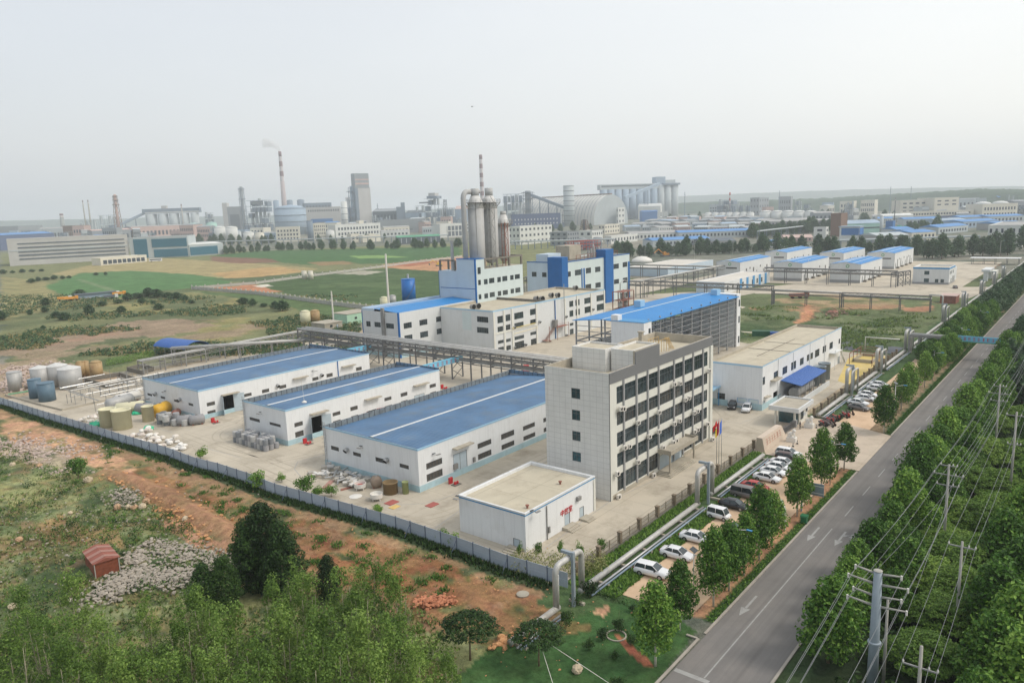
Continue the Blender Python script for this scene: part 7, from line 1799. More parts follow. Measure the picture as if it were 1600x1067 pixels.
tufts('meadow_grass','tall meadow grass beyond the workshop',meadow,2600,.7,GW,8,.7)
t=thing('sheet_fence','long blue-grey sheet metal fence between the yard and the red earth','fence',(FENCE[-1][0],FENCE[-1][1],0))
O=Vector((FENCE[-1][0],FENCE[-1][1],0))
P=[Vector((a,b_,0))for a,b_ in FENCE[1:]]
acc=[0.0]
for a,b_ in zip(P[:-1],P[1:]):acc.append(acc[-1]+(b_-a).length)
def along(s):
 for i in range(len(P)-1):
  if s<=acc[i+1]or i==len(P)-2:return P[i].lerp(P[i+1],(s-acc[i])/(acc[i+1]-acc[i]))
n_=58;st=acc[-1]/n_
FM=mat('fence_sheet',L(172,184,196),.6,.08,.4,dirt=L(140,142,146),dirt_amt=.4,dirt_scale=.5,wave=('X',1.3,.03),rand=.09)
for k in range(n_):
 a,b_=along(k*st),along((k+1)*st);d=b_-a;rz=math.atan2(d.y,d.x)
 mb=MB().box(.06,d.length-.06,-.03,.02,.12,2.15).box(.06,d.length-.06,-.055,-.031,1.05,1.13).box(.06,d.length-.06,-.055,-.031,2.05,2.17)
 o=mb.build('sheet_panel',FM,t);o.location=a-O;o.rotation_euler=(0,0,rz)
 o=MB().box(-.06,.06,-.09,.07,0,2.25).build('post',M['fencepost'],t);o.location=a-O;o.rotation_euler=(0,0,rz)
 if k%3==1:o=MB().bar((0,-.1,1.7),(0,-1.3,0),.07).build('prop',M['fencepost'],t);o.location=a-O;o.rotation_euler=(0,0,rz)
def railfence(label,x0,x1,y,n_,name='railing_fence',low=.45):
 t=thing(name,label,'fence',(x0,y,0));W=x1-x0;s_=W/n_
 MB().box(0,W,-.14,.14,0,low).build('low_wall',M['concrete_d'],t)
 pm=MB().box(-.25,.25,-.25,.25,low,2.0).box(-.3,.3,-.3,.3,2.0,2.12).mesh('pillar',M['brick']);mb=MB()
 for z_ in(low+.15,1.15,1.75):mb.bar((.25,0,z_),(s_-.25,0,z_),.06)
 for j in range(int(s_/.22)):mb.bar((.3+j*.22,0,low),(.3+j*.22,0,1.75),.03)
 mb.bar((s_/2,0,low),(s_/2,0,1.9),.1);mm=mb.mesh('railing',mat('weathered_rail',L(128,120,104),.8,.15))
 for k in range(n_+1):
  place(pm,'pillar',t,(k*s_,0,0))
  if k<n_:place(mm,'railing',t,(k*s_,0,0))
 return t
railfence('front railing fence with stone pillars between the office forecourt and the pipeline',74,134.5,51.0,11)
railfence('railing fence from the gatehouse past the yellow-floored yard',163,240,48.6,15)
def postwall(label,pts,h,seg,m,kind='boundary_wall'):
 P_=[G(a,b_)for a,b_ in pts];t=thing(kind,label,'wall',P_[0]);mb=MB();pm=MB().box(-.35,.35,-.35,.35,0,h+.9).mesh('pillar',m)
 for a,b_ in zip(P_[:-1],P_[1:]):
  d=b_-a;n_=max(1,int(d.length/seg));nn=Vector((-d.y,d.x,0)).normalized()*.12;A,B=a-P_[0],b_-P_[0]
  mb.prism(ccw([tuple((A-nn)[:2]),tuple((B-nn)[:2]),tuple((B+nn)[:2]),tuple((A+nn)[:2])]),0,h)
  for k in range(n_):
   if len(t.children)<95:place(pm,'pillar',t,A.lerp(B,k/n_),math.atan2(d.y,d.x))
 mb.build('wall_run',m,t);return t
WG=mat('pale_block_wall',L(178,176,168),.9,.1,.5)
postwall('pale pillared wall crossing the plain in front of the blue silo',((300,452),(400,460),(500,474),(592,486)),2.0,5.5,WG)
postwall('farther pale pillared wall running from the field up to the red-earth strip',((300,452),(400,444),(480,433),(560,423),(640,412),(722,402)),1.8,8,WG)
def loop(x,y,ln,h,r,t):
 c=.9
 def arc(cx,cz,a0,a1):return[(cx+c*math.cos(a),y,cz+c*math.sin(a))for a in[a0+(a1-a0)*i/5 for i in range(6)]]
 pts=[(x,y,.7),(x,y,h-c)]+arc(x+c,h-c,math.pi,math.pi/2)+arc(x+ln-c,h-c,math.pi/2,0)+[(x+ln,y,.7)]
 return pts
def pipeline(label,x0,x1,y,loops,h,r=.42):
 t=thing('pipeline',label,'pipeline',(x0,y,0));xs=[x0]+[v for l_ in loops for v in(l_,l_+5.4)]+[x1]
 for i in range(0,len(xs),2):
  MB().tube([(xs[i]-x0-(.42 if i else 0),0,.75),(xs[i+1]-x0+.42,0,.75)],r,12).build('pipe_run',M['insul'],t,True)
  MB().tube([(xs[i]-x0,-1.0,.45),(xs[i+1]-x0,-1.0,.45)],.16,8).build('small_pipe',M['steel'],t,True)
  MB().tube([(xs[i]-x0,-1.45,.42),(xs[i+1]-x0,-1.45,.42)],.12,8).build('small_pipe',mat('pipe_blue',L(140,156,172),.5,.1),t,True)
 sd=MB().box(-.2,.2,-1.6,.5,0.02,.32).mesh('sleeper',M['concrete']);x=1.0
 while x<min(x1-x0,260)and len(t.children)<110:place(sd,'sleeper',t,(x,0,0));x+=5.6
 for l_ in loops:
  MB().tube([Vector(p)-Vector((x0,y,0))for p in loop(l_,y,5.4,h,r,t)],r,12).build('expansion_loop',M['insul'],t,True)
  if h>6.2:q=loop(l_,y,5.4,h,r,t);MB().tube([Vector(p)-Vector((x0,y+1.1,.25))for p in q],.2,8).build('small_loop',M['insul'],t,True)
  MB().box(l_-x0+2.5,l_-x0+2.9,-.8,-.45,0,h+.9).box(l_-x0+2.5,l_-x0+2.9,-.45,1.0,h+.5,h+.85).build('loop_support',M['pole'],t)
 return t
pipeline('silver-clad pipeline with two tall loops between the railing fence and the car park',56.5,130.5,47.8,[65.2,103.0],6.0,.38)
pipeline('silver-clad pipeline with a row of tall loops running on beyond the gate',162.5,700,47.6,[184.0,212.0,246.5,307.0,350.0,400.0,443.0,480.0],6.6)
MB_=MB().tube([(0,0,0),(0,0,5.2),(0,-7.5,5.2),(0,-8.2,4.4)],.22,8)
t=thing('pipe_branch','white branch pipe with a square bend by the dark side road','pipe',(243,58,0));MB().tube([(0,0,0),(0,0,4.6),(0,-9.5,4.6)],.2,8).build('pipe',M['offwhite'],t,True)
t=thing('pipe_branch','silver pipe bending down at the end of the dark meadow rack','pipe',(336.8,56,0));MB().tube([(0,1.5,7.2),(0,-3,7.2),(0,-3.4,6.8),(0,-3.4,.3)],.3,8).build('pipe',M['insul'],t,True)
t=thing('road_gantry','pipe gantry crossing the road with a blue banner of red characters','gantry',(246,46.5,0))
mb=MB()
for dx in(0,3.0):
 mb.bar((dx,0,0),(dx,0,5.6),.5).bar((dx,-2.6,0),(dx,-2.6,5.6),.5).bar((dx,-27,0),(dx,-27,5.6),.5)
mb.box(-.3,3.3,-.2,.2,0,4.6);mb.build('trestle',M['steelgrey'],t)
MB().box(-.2,.15,-27,0,5.1,5.9).box(2.9,3.2,-27,0,5.1,5.9).build('beam',M['steelgrey'],t);MB().tube([(1,-27,5.9),(1,0,5.9)],.35,8).build('pipe',M['insul'],t,True)
MB().box(-.45,-.25,-26,-12,5.0,6.6).build('banner_board',bn,t)
MB().box(-.5,-.2,-26.2,-11.8,4.75,5.0).build('banner_foot',mat('green_strip',L(90,150,110),.6,.1),t)
mb=MB();glyphs(mb,0,12.6,5.2,6.4,0,11,8);me_=mb.mesh('lettering',M['red']);place(me_,'lettering',t,(-.47,-12.7,0),-math.pi/2)
t=thing('gatehouse','small pale gatehouse with overhanging flat roof and glass front','gatehouse',(153.3,49.4,0.07))
mb=MB().box(2.6,7.8,0,4.6,0,3.3).box(.1,.45,0.1,.45,0,3.3).box(.1,.45,4.1,4.45,0,3.3);mb.build('wall',M['cream'],t)
MB().box(-.9,8.8,-.9,5.4,3.3,3.9).build('roof',M['white2'],t);mb=MB().box(-.9,8.8,-.9,-.6,3.9,4.25).box(-.9,8.8,5.1,5.4,3.9,4.25).box(-.9,-.6,-.6,5.1,3.9,4.25).box(8.5,8.8,-.6,5.1,3.9,4.25);mb.build('parapet',M['white2'],t)
MB().box(-.6,8.5,-.6,5.1,3.91,3.95).build('roof_top',M['concrete'],t)
MB().box(2.5,2.58,.3,4.3,0.05,2.7).build('glass_front',M['glassteal'],t)
place(win_mesh('glass',1.6,1.8),'window',t,(3.2,-.14,.9));place(win_mesh('glass',.8,.9),'window',t,(6.6,-.14,1.9));mb=MB();glyphs(mb,5.0,6.4,1.2,1.9,-.01,2,2);mb.build('lettering',M['deepblue'],t)
t=thing('sliding_gate','dark folding gate drawn back beside the gatehouse','gate',(147,49.6,0.07));mb=MB()
for k in range(17):mb.bar((k*.36,-.2,.1),(k*.36,-.2,1.5),.06).bar((k*.36,.2,.1),(k*.36,.2,1.5),.06);mb.bar((k*.36,-.2,.3),(k*.36+.36,.2,1.3),.04).bar((k*.36,.2,.3),(k*.36+.36,-.2,1.3),.04)
mb.bar((0,-.2,1.5),(6.1,-.2,1.5),.06).bar((0,.2,1.5),(6.1,.2,1.5),.06);mb.build('folding_rails',M['steeldark'],t);MB().box(6.2,7.0,-.4,.4,0,1.5).build('motor_box',M['fin'],t)
t=thing('sign_wall','long low cream stone sign wall beside the gate','wall',(134.5,48.8,0.07))
MB().add([(0,0,0),(11.8,0,0),(11.8,1.9,0),(0,1.9,0),(-.2,.5,2.7),(10.0,.5,2.7),(10.0,1.6,2.7),(-.2,1.6,2.7)],[(0,3,2,1),(4,5,6,7),(0,1,5,4),(1,2,6,5),(2,3,7,6),(3,0,4,7)]).build('stone_block',mat('sign_stone',L(196,182,166),.8,.06,.8),t)
mb=MB();glyphs(mb,1.0,9.4,1.0,2.2,-.02,6,5);o=mb.build('lettering',mat('sign_letter',L(188,140,124),.8,.1),t);o.rotation_euler=(-math.atan2(.5,2.7),0,0);o.location=(0,.0,0.0)
lion=MB();lion.box(-.9,.9,-.6,.6,0,.9).box(-.75,.75,-.45,.45,.9,1.0).blob((-.25,0,1.45),(.45,.34,.5),3,2,.06).blob((.3,0,1.8),(.34,.3,.45),5,2,.06).blob((.42,0,2.25),(.34,.32,.34),6,2,.1).blob((.68,0,2.15),(.16,.16,.14),7,1,.05)
for yy in(-.18,.18):lion.tube([(.45,yy,1.75),(.6,yy,1.0)],.11,8,r1=.1).blob((-.45,yy*1.5,1.15),(.3,.15,.2),8,1,.05).blob((.66,yy,1.05),(.16,.1,.07),9,1,.05)
lion.tube([(-.6,0,1.1),(-.85,0,1.4),(-.75,0,1.9)],.07,6)
LM=lion.mesh('stone_lion',mat('white_marble',L(222,220,214),.6,.04))
for(x,y,l_)in((143.6,46.9,'white stone lion on a plinth beside the cream sign wall'),(154.7,47.0,'white stone lion on a plinth before the gatehouse')):tag(place(LM,'stone_lion',None,(x,y,.07),-1.57),l_,'statue','pair of stone gate lions')
cone=MB();cone.box(-.2,.2,-.2,.2,0,.05).mat(1).lathe(0,0,[(.16,.05),(.04,.75)],10).mat(2).lathe(0,0,[(.125,.3),(.1,.45)],10);CM=cone.mesh('traffic_cone',[M['black'],M['cloth_d'],M['offwhite']])
for i,(x,y)in enumerate(((137.3,45.9),(138.6,45.7),(140.6,45.6),(142.7,45.5),(155.2,45.7),(155.6,44.4))):tag(place(CM,'traffic_cone',None,(x,y,.07)),'small dark traffic cone, %s along the line from the sign wall to the motorbikes'%nth(i+1),'cone','traffic cones by the gate')
for i,(x,y,h,fm_,l_)in enumerate(((120.9,52.5,9.2,L(205,40,35),'flagpole with a drooping red flag and yellow flag below'),(120.6,51.95,9.6,L(195,60,80),'middle flagpole with a pinkish red flag'),(120.4,51.4,9.8,L(70,110,200),'flagpole with a blue flag, nearest the railing fence'))):
 t=thing('flagpole',l_,'flagpole',(x,y,0),0,'three flagpoles before the office');MB().tube([(0,0,0),(0,0,h)],.06,8,r1=.035).build('pole',M['steel'],t,True)
 def fl(z0,col,w_,h_,s_,nm):
  mb=MB();vs=[(-w_*u,.12*math.sin(u*7+s_)*u,z0+(-.55*u*w_*(1 if i==0 else 2.0))-h_*v)for u in(0,.33,.66,1)for v in(0,.5,1)];vs+=[(a,b_+.02,c)for a,b_,c in vs]
  fs=[(k*3+j,k*3+j+1,k*3+j+4,k*3+j+3)for k in range(3)for j in range(2)];mb.add(vs,fs+[tuple(12+q for q in reversed(f))for f in fs]);mb.build('flag',mat(nm,col,.8,.05),t)
 fl(h-.1,fm_,1.5 if i==0 else.7,1.0 if i==0 else 2.2,i,'flag_cloth_%s'%('red','pink','blue')[i])
 if i==0:fl(h-1.5,L(225,205,60),.5,1.5,2,'flag_cloth_yellow')
tag(MB().box(119.8,121.4,51.2,52.8,.05,.5).build('flag_plinth',M['concrete']),'small stone plinth under the three flagpoles','plinth')
def loft(mb,secs):
 rings=[]
 for(x,w0,w1,z0,z1)in secs:
  zm=z0+(z1-z0)*.5
  rings.append([(x,-w0*.9,z0),(x,-w0,z0+(zm-z0)*.5),(x,-w0,zm),(x,-w1,z1),(x,-w1*.6,z1+.03),(x,w1*.6,z1+.03),(x,w1,z1),(x,w0,zm),(x,w0,z0+(zm-z0)*.5),(x,w0*.9,z0)])
 n_=len(rings[0]);vs=[p for r in rings for p in r];fs=[]
 for i in range(len(rings)-1):
  for k in range(n_):
   j=(k+1)%n_;fs.append((i*n_+k,i*n_+j,(i+1)*n_+j,(i+1)*n_+k))
 fs.append(tuple(range(n_-1,-1,-1)));fs.append(tuple(range((len(rings)-1)*n_,len(rings)*n_)))
 return mb.add(vs,fs)
def car(kind,paint,label,x,y,rz,group='parked cars',z=.06):
 t=thing('parked_car',label,'car',(x,y,z),rz,group)
 body,glassm=CARM[kind]
 key=(kind,paint)
 if key not in CARC:
  me_=body.mesh('body',M[paint],smooth=False);me_.polygons.foreach_set('use_smooth',[True]*len(me_.polygons));rf=CARR[kind].mesh('roof_panel',M[paint],smooth=True)
  CARC[key]=(me_,rf,glassm.mesh('window',M['glassdark'],smooth=False))
 a,b_,c=CARC[key];place(a,'body',t);place(b_,'roof_panel',t);place(c,'window',t)
 wb=CARW[kind]
 for sx in(-1,1):
  for sy in(-1,1):
   w_=place(WHEEL[0],'wheel',t,(sx*wb[0]+wb[2],sy*(wb[1]-.1),wb[3]),0 if sy<0 else math.pi);place(WHEEL[1],'rim',w_)
 for sy in(-1,1):
  place(HL,'headlight',t,(wb[4]-.06,sy*(wb[1]-.28),wb[5]));place(TL,'taillight',t,(-wb[6]+.02,sy*(wb[1]-.25),wb[7]));place(MI,'mirror',t,(wb[8],sy*(wb[1]+.06),wb[9]))
 return t
WHEEL=(MB().tube([(0,-.11,0),(0,.11,0)],.34,18).mesh('wheel',M['tyre']),MB().tube([(0,-.125,0),(0,-.11,0)],.2,10).mesh('rim',M['rim']))
HL=MB().box(-.12,.09,-.2,.2,-.08,.08).mesh('headlight',M['lampw']);TL=MB().box(-.06,.06,-.17,.17,-.1,.1).mesh('taillight',M['lampr']);MI=MB().box(-.08,.08,-.1,.1,-.07,.09).mesh('mirror',M['black'])
CARC={};CARM={};CARR={};CARW={}
sed=loft(MB(),[(-2.28,.72,.66,.35,.80),(-2.18,.84,.76,.26,.98),(-1.6,.89,.80,.22,1.02),(-1.0,.90,.82,.2,.97),(0,.90,.84,.2,.95),(.9,.90,.84,.2,.93),(1.4,.89,.78,.22,.86),(2.0,.86,.70,.24,.74),(2.25,.74,.60,.30,.62)])
def cab(rear0,rear1,fr1,fr0,zb,zt,wb_,wt):
 g=MB();lo=[(rear0,-wb_,zb),(fr0,-wb_,zb),(fr0,wb_,zb),(rear0,wb_,zb)];hi=[(rear1,-wt,zt),(fr1,-wt,zt),(fr1,wt,zt),(rear1,wt,zt)]
 g.add(lo+hi,[(0,1,5,4),(1,2,6,5),(2,3,7,6),(3,0,4,7),(4,5,6,7)])
 r=MB();r.add([(rear1-.05,-wt-.02,zt),(fr1+.05,-wt-.02,zt),(fr1+.05,wt+.02,zt),(rear1-.05,wt+.02,zt),(rear1+.15,-wt+.12,zt+.06),(fr1-.2,-wt+.12,zt+.06),(fr1-.2,wt-.12,zt+.06),(rear1+.15,wt-.12,zt+.06)],[(0,1,5,4),(1,2,6,5),(2,3,7,6),(3,0,4,7),(4,5,6,7)])
 for sy in(-1,1):
  for(a,b_)in((rear0,rear1),(fr0,fr1)):r.bar((a,sy*(wb_+.005),zb),(b_,sy*(wt+.005),zt+.01),.07)
  m_=(rear0+fr0)/2-.1;r.bar((m_,sy*(wb_+.005),zb),(m_,sy*(wt+.01),zt+.01),.07)
 return g,r
CARM['sedan']=(sed,None);g_,r2=cab(-1.75,-1.05,.35,1.15,.95,1.42,.78,.60);CARM['sedan']=(sed,g_);CARR['sedan']=r2;CARW['sedan']=(1.36,.90,-.02,.33,2.24,.60,2.26,.82,.75,.98)
suv=loft(MB(),[(-2.25,.76,.70,.40,.98),(-2.18,.88,.80,.30,1.10),(-1.2,.93,.85,.28,1.10),(0,.93,.86,.28,1.08),(1.0,.93,.85,.28,1.06),(1.5,.92,.80,.30,1.02),(2.1,.88,.72,.32,.92),(2.3,.76,.62,.38,.72)])
g_,r2=cab(-2.15,-1.85,.3,1.1,1.08,1.62,.82,.66);CARM['suv']=(suv,g_);CARR['suv']=r2;CARW['suv']=(1.36,.93,0,.36,2.28,.76,2.22,.95,.72,1.12)
van=loft(MB(),[(-2.25,.76,.74,.32,1.0),(-2.2,.84,.82,.26,1.05),(0,.86,.84,.25,1.05),(1.4,.86,.82,.25,1.02),(2.0,.84,.74,.28,.92),(2.2,.76,.66,.34,.70)])
g_,r2=cab(-2.2,-2.1,1.0,1.7,1.04,1.82,.82,.72);CARM['van']=(van,g_);CARR['van']=r2;CARW['van']=(1.36,.86,0,.33,2.18,.72,2.24,.95,1.2,1.1)
mini=loft(MB(),[(-1.75,.66,.64,.32,.95),(-1.7,.74,.72,.26,1.0),(0,.76,.74,.25,1.0),(1.2,.76,.70,.26,.95),(1.6,.72,.62,.30,.75)])
g_,r2=cab(-1.7,-1.6,.8,1.25,.98,1.75,.72,.62);CARM['mini']=(mini,g_);CARR['mini']=r2;CARW['mini']=(1.1,.76,-.05,.32,1.58,.66,1.74,.9,1.0,1.05)
H=-math.pi/2
for kd,pt,x,y,dr,l_ in(('suv','carwhite',79.9,43.2,.1,'white SUV, nearest parked car, beside the dark pipeline grass'),('sedan','carwhite',86.2,42.8,.04,'white saloon parked alone between the nearest SUV and another saloon'),('sedan','carwhite',92.2,42.9,.05,'third white car from the near end, a saloon with a grey sunroof'),('mini','carwhite',101.3,43.4,-.05,'small boxy white car before the black saloon'),('sedan','carblack',106.3,43.2,0,'black saloon between the small white car and the grey van'),('van','cargrey',111.4,43.4,0,'grey van between the black saloon and the red car'),('sedan','carred',115.4,43.3,0,'red saloon, the only red car in the row'),('sedan','carwhite',120.4,43.2,0,'white saloon right behind the red one'),('sedan','carwhite',123.8,43.3,0,'white saloon, second behind the red one'),('sedan','carwhite',126.6,43.4,0,'white saloon, third behind the red one'),('sedan','carwhite',129.2,43.5,0,'white saloon, fourth behind the red one'),('suv','carbrown',131.9,43.5,0,'dark brown SUV near the gate end of the row'),('suv','carwhite',134.5,44.4,0,'white SUV at the gate end of the row'),('suv','carwhite',88.4,36.2,1.7,'white car under the trees, nearest one on the road side'),('suv','carwhite',94.4,36.5,1.75,'white car under the trees, second on the road side'),('sedan','carwhite',101.0,36.5,1.7,'white car under the trees, third on the road side'),('sedan','cargrey',174.0,42.2,-.15,'grey saloon beside the motorbikes beyond the gate'),('sedan','carwhite',178.2,43.4,-.1,'white saloon behind the grey one beyond the gate'),('sedan','carwhite',183.0,43.0,0,'white saloon, first of the middle pair beyond the gate'),('sedan','carwhite',186.8,43.4,0,'white saloon, second of the middle pair beyond the gate'),('sedan','carwhite',194.0,43.2,0,'white saloon, first of the far pair beyond the gate'),('sedan','carwhite',198.4,43.6,0,'white saloon, second of the far pair beyond the gate'),('sedan','cargrey',175.1,36.0,1.6,'silver-grey car under the first tree beyond the gate'),('sedan','cargrey',207.0,37.0,1.6,'silver-grey car farthest along under the trees')):
 car(kd,pt,l_,x,y,H+dr,'cars parked along the road side car park')
car('suv','carblack','black SUV parked against the end wall of the workshop',161.0,66.2,math.pi+.25,'cars in the yard');car('suv','carwhite','white SUV parked beside the black one by the workshop',160.4,62.6,math.pi+.2,'cars in the yard');car('sedan','carblack','black car at the far corner of the tall office',139.6,62.2,0,'cars in the yard')
car('sedan','cargrey','pale car standing on the far compound road',430,62,.3,'cars in the yard')
mk=MB();mk.tube([(-.62,-.05,.3),(-.62,.05,.3)],.3,12).tube([(.62,-.05,.3),(.62,.05,.3)],.3,12)
mbd=MB();mbd.box(-.6,.05,-.16,.16,.45,.78).box(-.75,-.1,-.17,.17,.78,.9).box(.0,.35,-.12,.12,.3,.4).bar((.62,0,.3),(.35,0,1.0),.12,.3).bar((.35,-.32,1.05),(.35,.32,1.05),.05).blob((.5,0,.75),(.18,.16,.25),2,1,.1).box(-.95,-.65,-.15,.15,.85,1.1)
MKW=mk.mesh('wheels',M['tyre']);MKB=[mbd.mesh('body',M[c])for c in('carblack','carred','cargrey','carbrown')]
for i,(x,y)in enumerate([(156.8+.75*k,44.9-.10*k)for k in range(10)]+[(157.2,43.6),(158.4,43.5),(165.2,43.0),(166.3,42.8),(167.4,43.2),(168.6,42.6)]):
 t=thing('motorbike','%s motorbike, %s in the cluster right of the gatehouse'%(('black','dark red','grey','brown')[i%4],nth(i+1)),'motorbike',(x,y,.08),H+R_.uniform(-.25,.25),'motorbikes parked right of the gatehouse');place(MKW,'wheels',t);place(MKB[i%4],'body',t)
def person(label,x,y,rz,top,low,arm=0.0):
 t=thing('person',label,'person',(x,y,.07),rz);v=[];e=[];rad=[]
 def ch(pts,rs,root=None):
  idx=[root]if root is not None else[]
  for p,r in zip(pts,rs):v.append(p);rad.append(r);idx.append(len(v)-1)
  for a,b_ in zip(idx[:-1],idx[1:]):e.append((a,b_))
  return idx
 a=ch([(0,0,.95),(0,0,1.15),(0,0,1.38),(0,0,1.5),(.01,0,1.6),(.02,0,1.7)],[.15,.14,.16,.06,.095,.085])
 for s_ in(-1,1):
  ch([(0,s_*.09,.88),(.03,s_*.10,.5),(0,s_*.10,.1),(.12,s_*.1,.04)],[.095,.07,.05,.045],a[0])
  ch([(0,s_*.2,1.4),(.02,s_*.25,1.15),(.1+arm*.1,s_*.22,.93+arm),(.14,s_*.22,.86+arm)],[.06,.048,.04,.035],a[2])
 me_=bpy.data.meshes.new('body');me_.from_pydata(v,e,[]);o=bpy.data.objects.new('body',me_);COL.objects.link(o);sk=o.modifiers.new('s','SKIN');o.modifiers.new('u','SUBSURF').levels=1
 for i,q in enumerate(me_.skin_vertices[0].data):q.radius=(rad[i],rad[i]);q.use_root=(i==0)
 dg=bpy.context.evaluated_depsgraph_get();m2=bpy.data.meshes.new_from_object(o.evaluated_get(dg));bpy.data.objects.remove(o)
 for mm in(M['skin'],mat('cloth_'+low[0],low[1],.9,.1),mat('cloth_'+top[0],top[1],.9,.1),M['black']):m2.materials.append(mm)
 for p in m2.polygons:
  c=p.center;p.use_smooth=True;p.material_index=3 if(c.z>1.66 or c.z<.09)else(0 if c.z>1.48 or(abs(c.y)>.19 and c.z<1.0)else(2 if c.z>.95 else 1))
 m2.name='body';place(m2,'body',t);return t
person('person in black clothes standing under the street tree at the apron corner',131.4,34.9,2.5,('black',(.02,.02,.022,1)),('dark',(.03,.03,.035,1)),.25)
person('guard in dark uniform standing before the gatehouse',152.6,48.2,-1.6,('navy',(.03,.035,.05,1)),('dark',(.03,.03,.035,1)))
WIRES=[]
def wire(label,pts,r=.03,sag=1.2,group=None):
 mb=MB()
 for a,b_ in zip(pts[:-1],pts[1:]):
  a,b_=Vector(a),Vector(b_);L_=(b_-a).length;n_=14;mb.tube([a.lerp(b_,i/n_)-Vector((0,0,sag*(L_/60)*4*(i/n_)*(1-i/n_)))for i in range(n_+1)],r,5)
 o=mb.build('power_line',M['cable'],None,True);tag(o,label,'cable',group);return o
bx,by,bh=70.6,14.8,12.9
t=thing('steel_power_pole','thick blue-grey steel power pole with four pairs of arms, lower right','power pole',(bx,by,0))
MB().tube([(0,0,-.2),(0,0,bh)],.52,20,r1=.37).build('shaft',M['pole'],t,True);MB().lathe(0,0,[(.38,bh),(.4,bh+.05),(.25,bh+.12)],20).build('cap',M['polec'],t);MB().lathe(0,0,[(.46,5.6),(.6,5.65),(.6,5.8),(.46,5.85)],20).build('flange',M['pole'],t)
arms=((bh-.25,2.0),(bh-1.3,2.6),(bh-2.5,2.1),(bh-3.5,2.6));tips=[]
for z_,L_ in arms:
 for s_ in(-1,1):
  MB().tube([(0,s_*.4,z_),(0,s_*L_,z_+.25)],.13,8,r1=.07).build('arm',M['polec'],t,True);MB().tube([(0,s_*L_*.98,z_+.35),(0,s_*L_*.98,z_-.1)],.1,6).build('insulator',M['offwhite'],t);tips.append(Vector((bx,by+s_*L_*.98,z_-.0)))
def cpole(label,x,y,h,arms_,r=.17,rz=0,name='concrete_pole'):
 t=thing(name,label,'power pole',(x,y,0));MB().tube([(0,0,-.2),(0,0,h)],r,10,r1=r*.65).build('shaft',M['polec'],t,True);out=[]
 for z_,L_ in arms_:
  MB().bar((0,-L_,z_),(0,L_,z_),.12).build('arm',M['steelgrey'],t)
  for s_ in(-1,-.5,1):MB().lathe(0,s_*L_,[(.07,z_+.05),(.09,z_+.2),(.04,z_+.35)],8).build('insulator',M['offwhite'],t);out.append(Vector((x,y+s_*L_,z_+.35)))
 return out
cpole('slim concrete pole standing right behind the thick steel pole',bx+1.8,by-.6,9.5,())
pA=cpole('concrete pole with cross arms, first beyond the steel pole',104.6,14.4,13.2,((13.0,.9),(11.8,1.6),(10.4,1.2)),.2)
pB=cpole('concrete pole with cross arms, second beyond the steel pole',151.5,14.0,14.0,((13.6,.9),(12.3,1.6),(11.0,1.2)),.2)
pC=cpole('concrete pole with cross arms, third beyond the steel pole',215,14.0,14.0,((13.6,.9),(12.3,1.6)),.2);pD=cpole('concrete pole with cross arms, fourth beyond the steel pole',290,14.0,14.0,((13.6,.9),(12.3,1.6)),.2)
qA=cpole('pale concrete pole with one cross arm on the inner line, nearest the bottom edge',64.9,10.0,10.0,((8.0,1.3),(5.5,.8),(5.0,.8)),.2)
qB=cpole('pale concrete pole with one cross arm, middle of the inner line',84.8,10.0,11.6,((11.0,1.2),),.18);qC=cpole('pale concrete pole at the right edge, far end of the inner line',129,9.6,15,((14.4,1.2),(10,.8)),.2)
gw_='power lines along the wooded strip'
names8=['top left','top right','second left','second right','third left','third right','lowest left','lowest right']
far_=[pA[0],pA[2],pA[3],pA[5],pA[6],pA[8],pA[4],pA[7]];farB=[pB[0],pB[2],pB[3],pB[5],pB[6],pB[8],pB[4],pB[7]];farC=[pC[0],pC[2],pC[3],pC[5],pC[0],pC[2],pC[4],pC[1]]
for i,p in enumerate(tips):
 near=Vector((22,15+(p.y-by)*.8,p.z-2.0));wire('overhead wire from the %s arm of the thick steel pole'%names8[i],[near,p,far_[i],farB[i],farC[i],farC[i]+Vector((75,0,0))],.017,1.0,gw_)
for i,l_ in enumerate(('left','middle','right')):wire('overhead wire on the %s side of the inner pole line'%l_,[qA[i]-Vector((40,2.0,1)),qA[i],qB[i],qC[i],qC[i]+Vector((70,0,0))],.017,.8,gw_)
def lamp(label,x,y,h=7.5,head=-1,group='street lamps',solar=True,z=0.05):
 t=thing('street_lamp',label,'street lamp',(x,y,z),0,group);MB().tube([(0,0,0),(0,0,h)],.09,8,r1=.06).build('post',M['offwhite'],t,True);MB().tube([(0,0,h-.5),(0,head*1.6,h-.1)],.05,6).build('arm',M['offwhite'],t,True)
 MB().box(-.14,.14,head*1.5,head*2.2,h-.14,h-.04).build('lamp_head',M['trimblue2'],t)
 if solar:MB().add([(-.5,-.35,h),(.5,-.35,h),(.5,.35,h+.35),(-.5,.35,h+.35),(-.5,-.35,h+.04),(.5,-.35,h+.04),(.5,.35,h+.39),(-.5,.35,h+.39)],[(0,3,2,1),(4,5,6,7),(0,1,5,4),(1,2,6,5),(2,3,7,6),(3,0,4,7)]).build('solar_panel',M['glassdark'],t)
 return t
for i,(x,y)in enumerate(((84,34.0),(124,34.0),(171,34.4),(212,34.2),(252,34.0),(292,34.0))):lamp('street lamp with small solar panel, %s from the near end of the road edge'%nth(i+1),x,y)
lamp('street lamp with blue head in the near car park, over the asphalt',78.5,36.8,5.6,-1)
for i,(px,py)in enumerate(((1008,410),(1085,405),(1145,402),(1240,385),(1262,440),(1410,392),(1562,405))):
 g=G(px,py);t=lamp('lamp mast %s from the left in the far compound'%nth(i+1),g.x,g.y,13,-1,'lamp masts of the far compound',False)
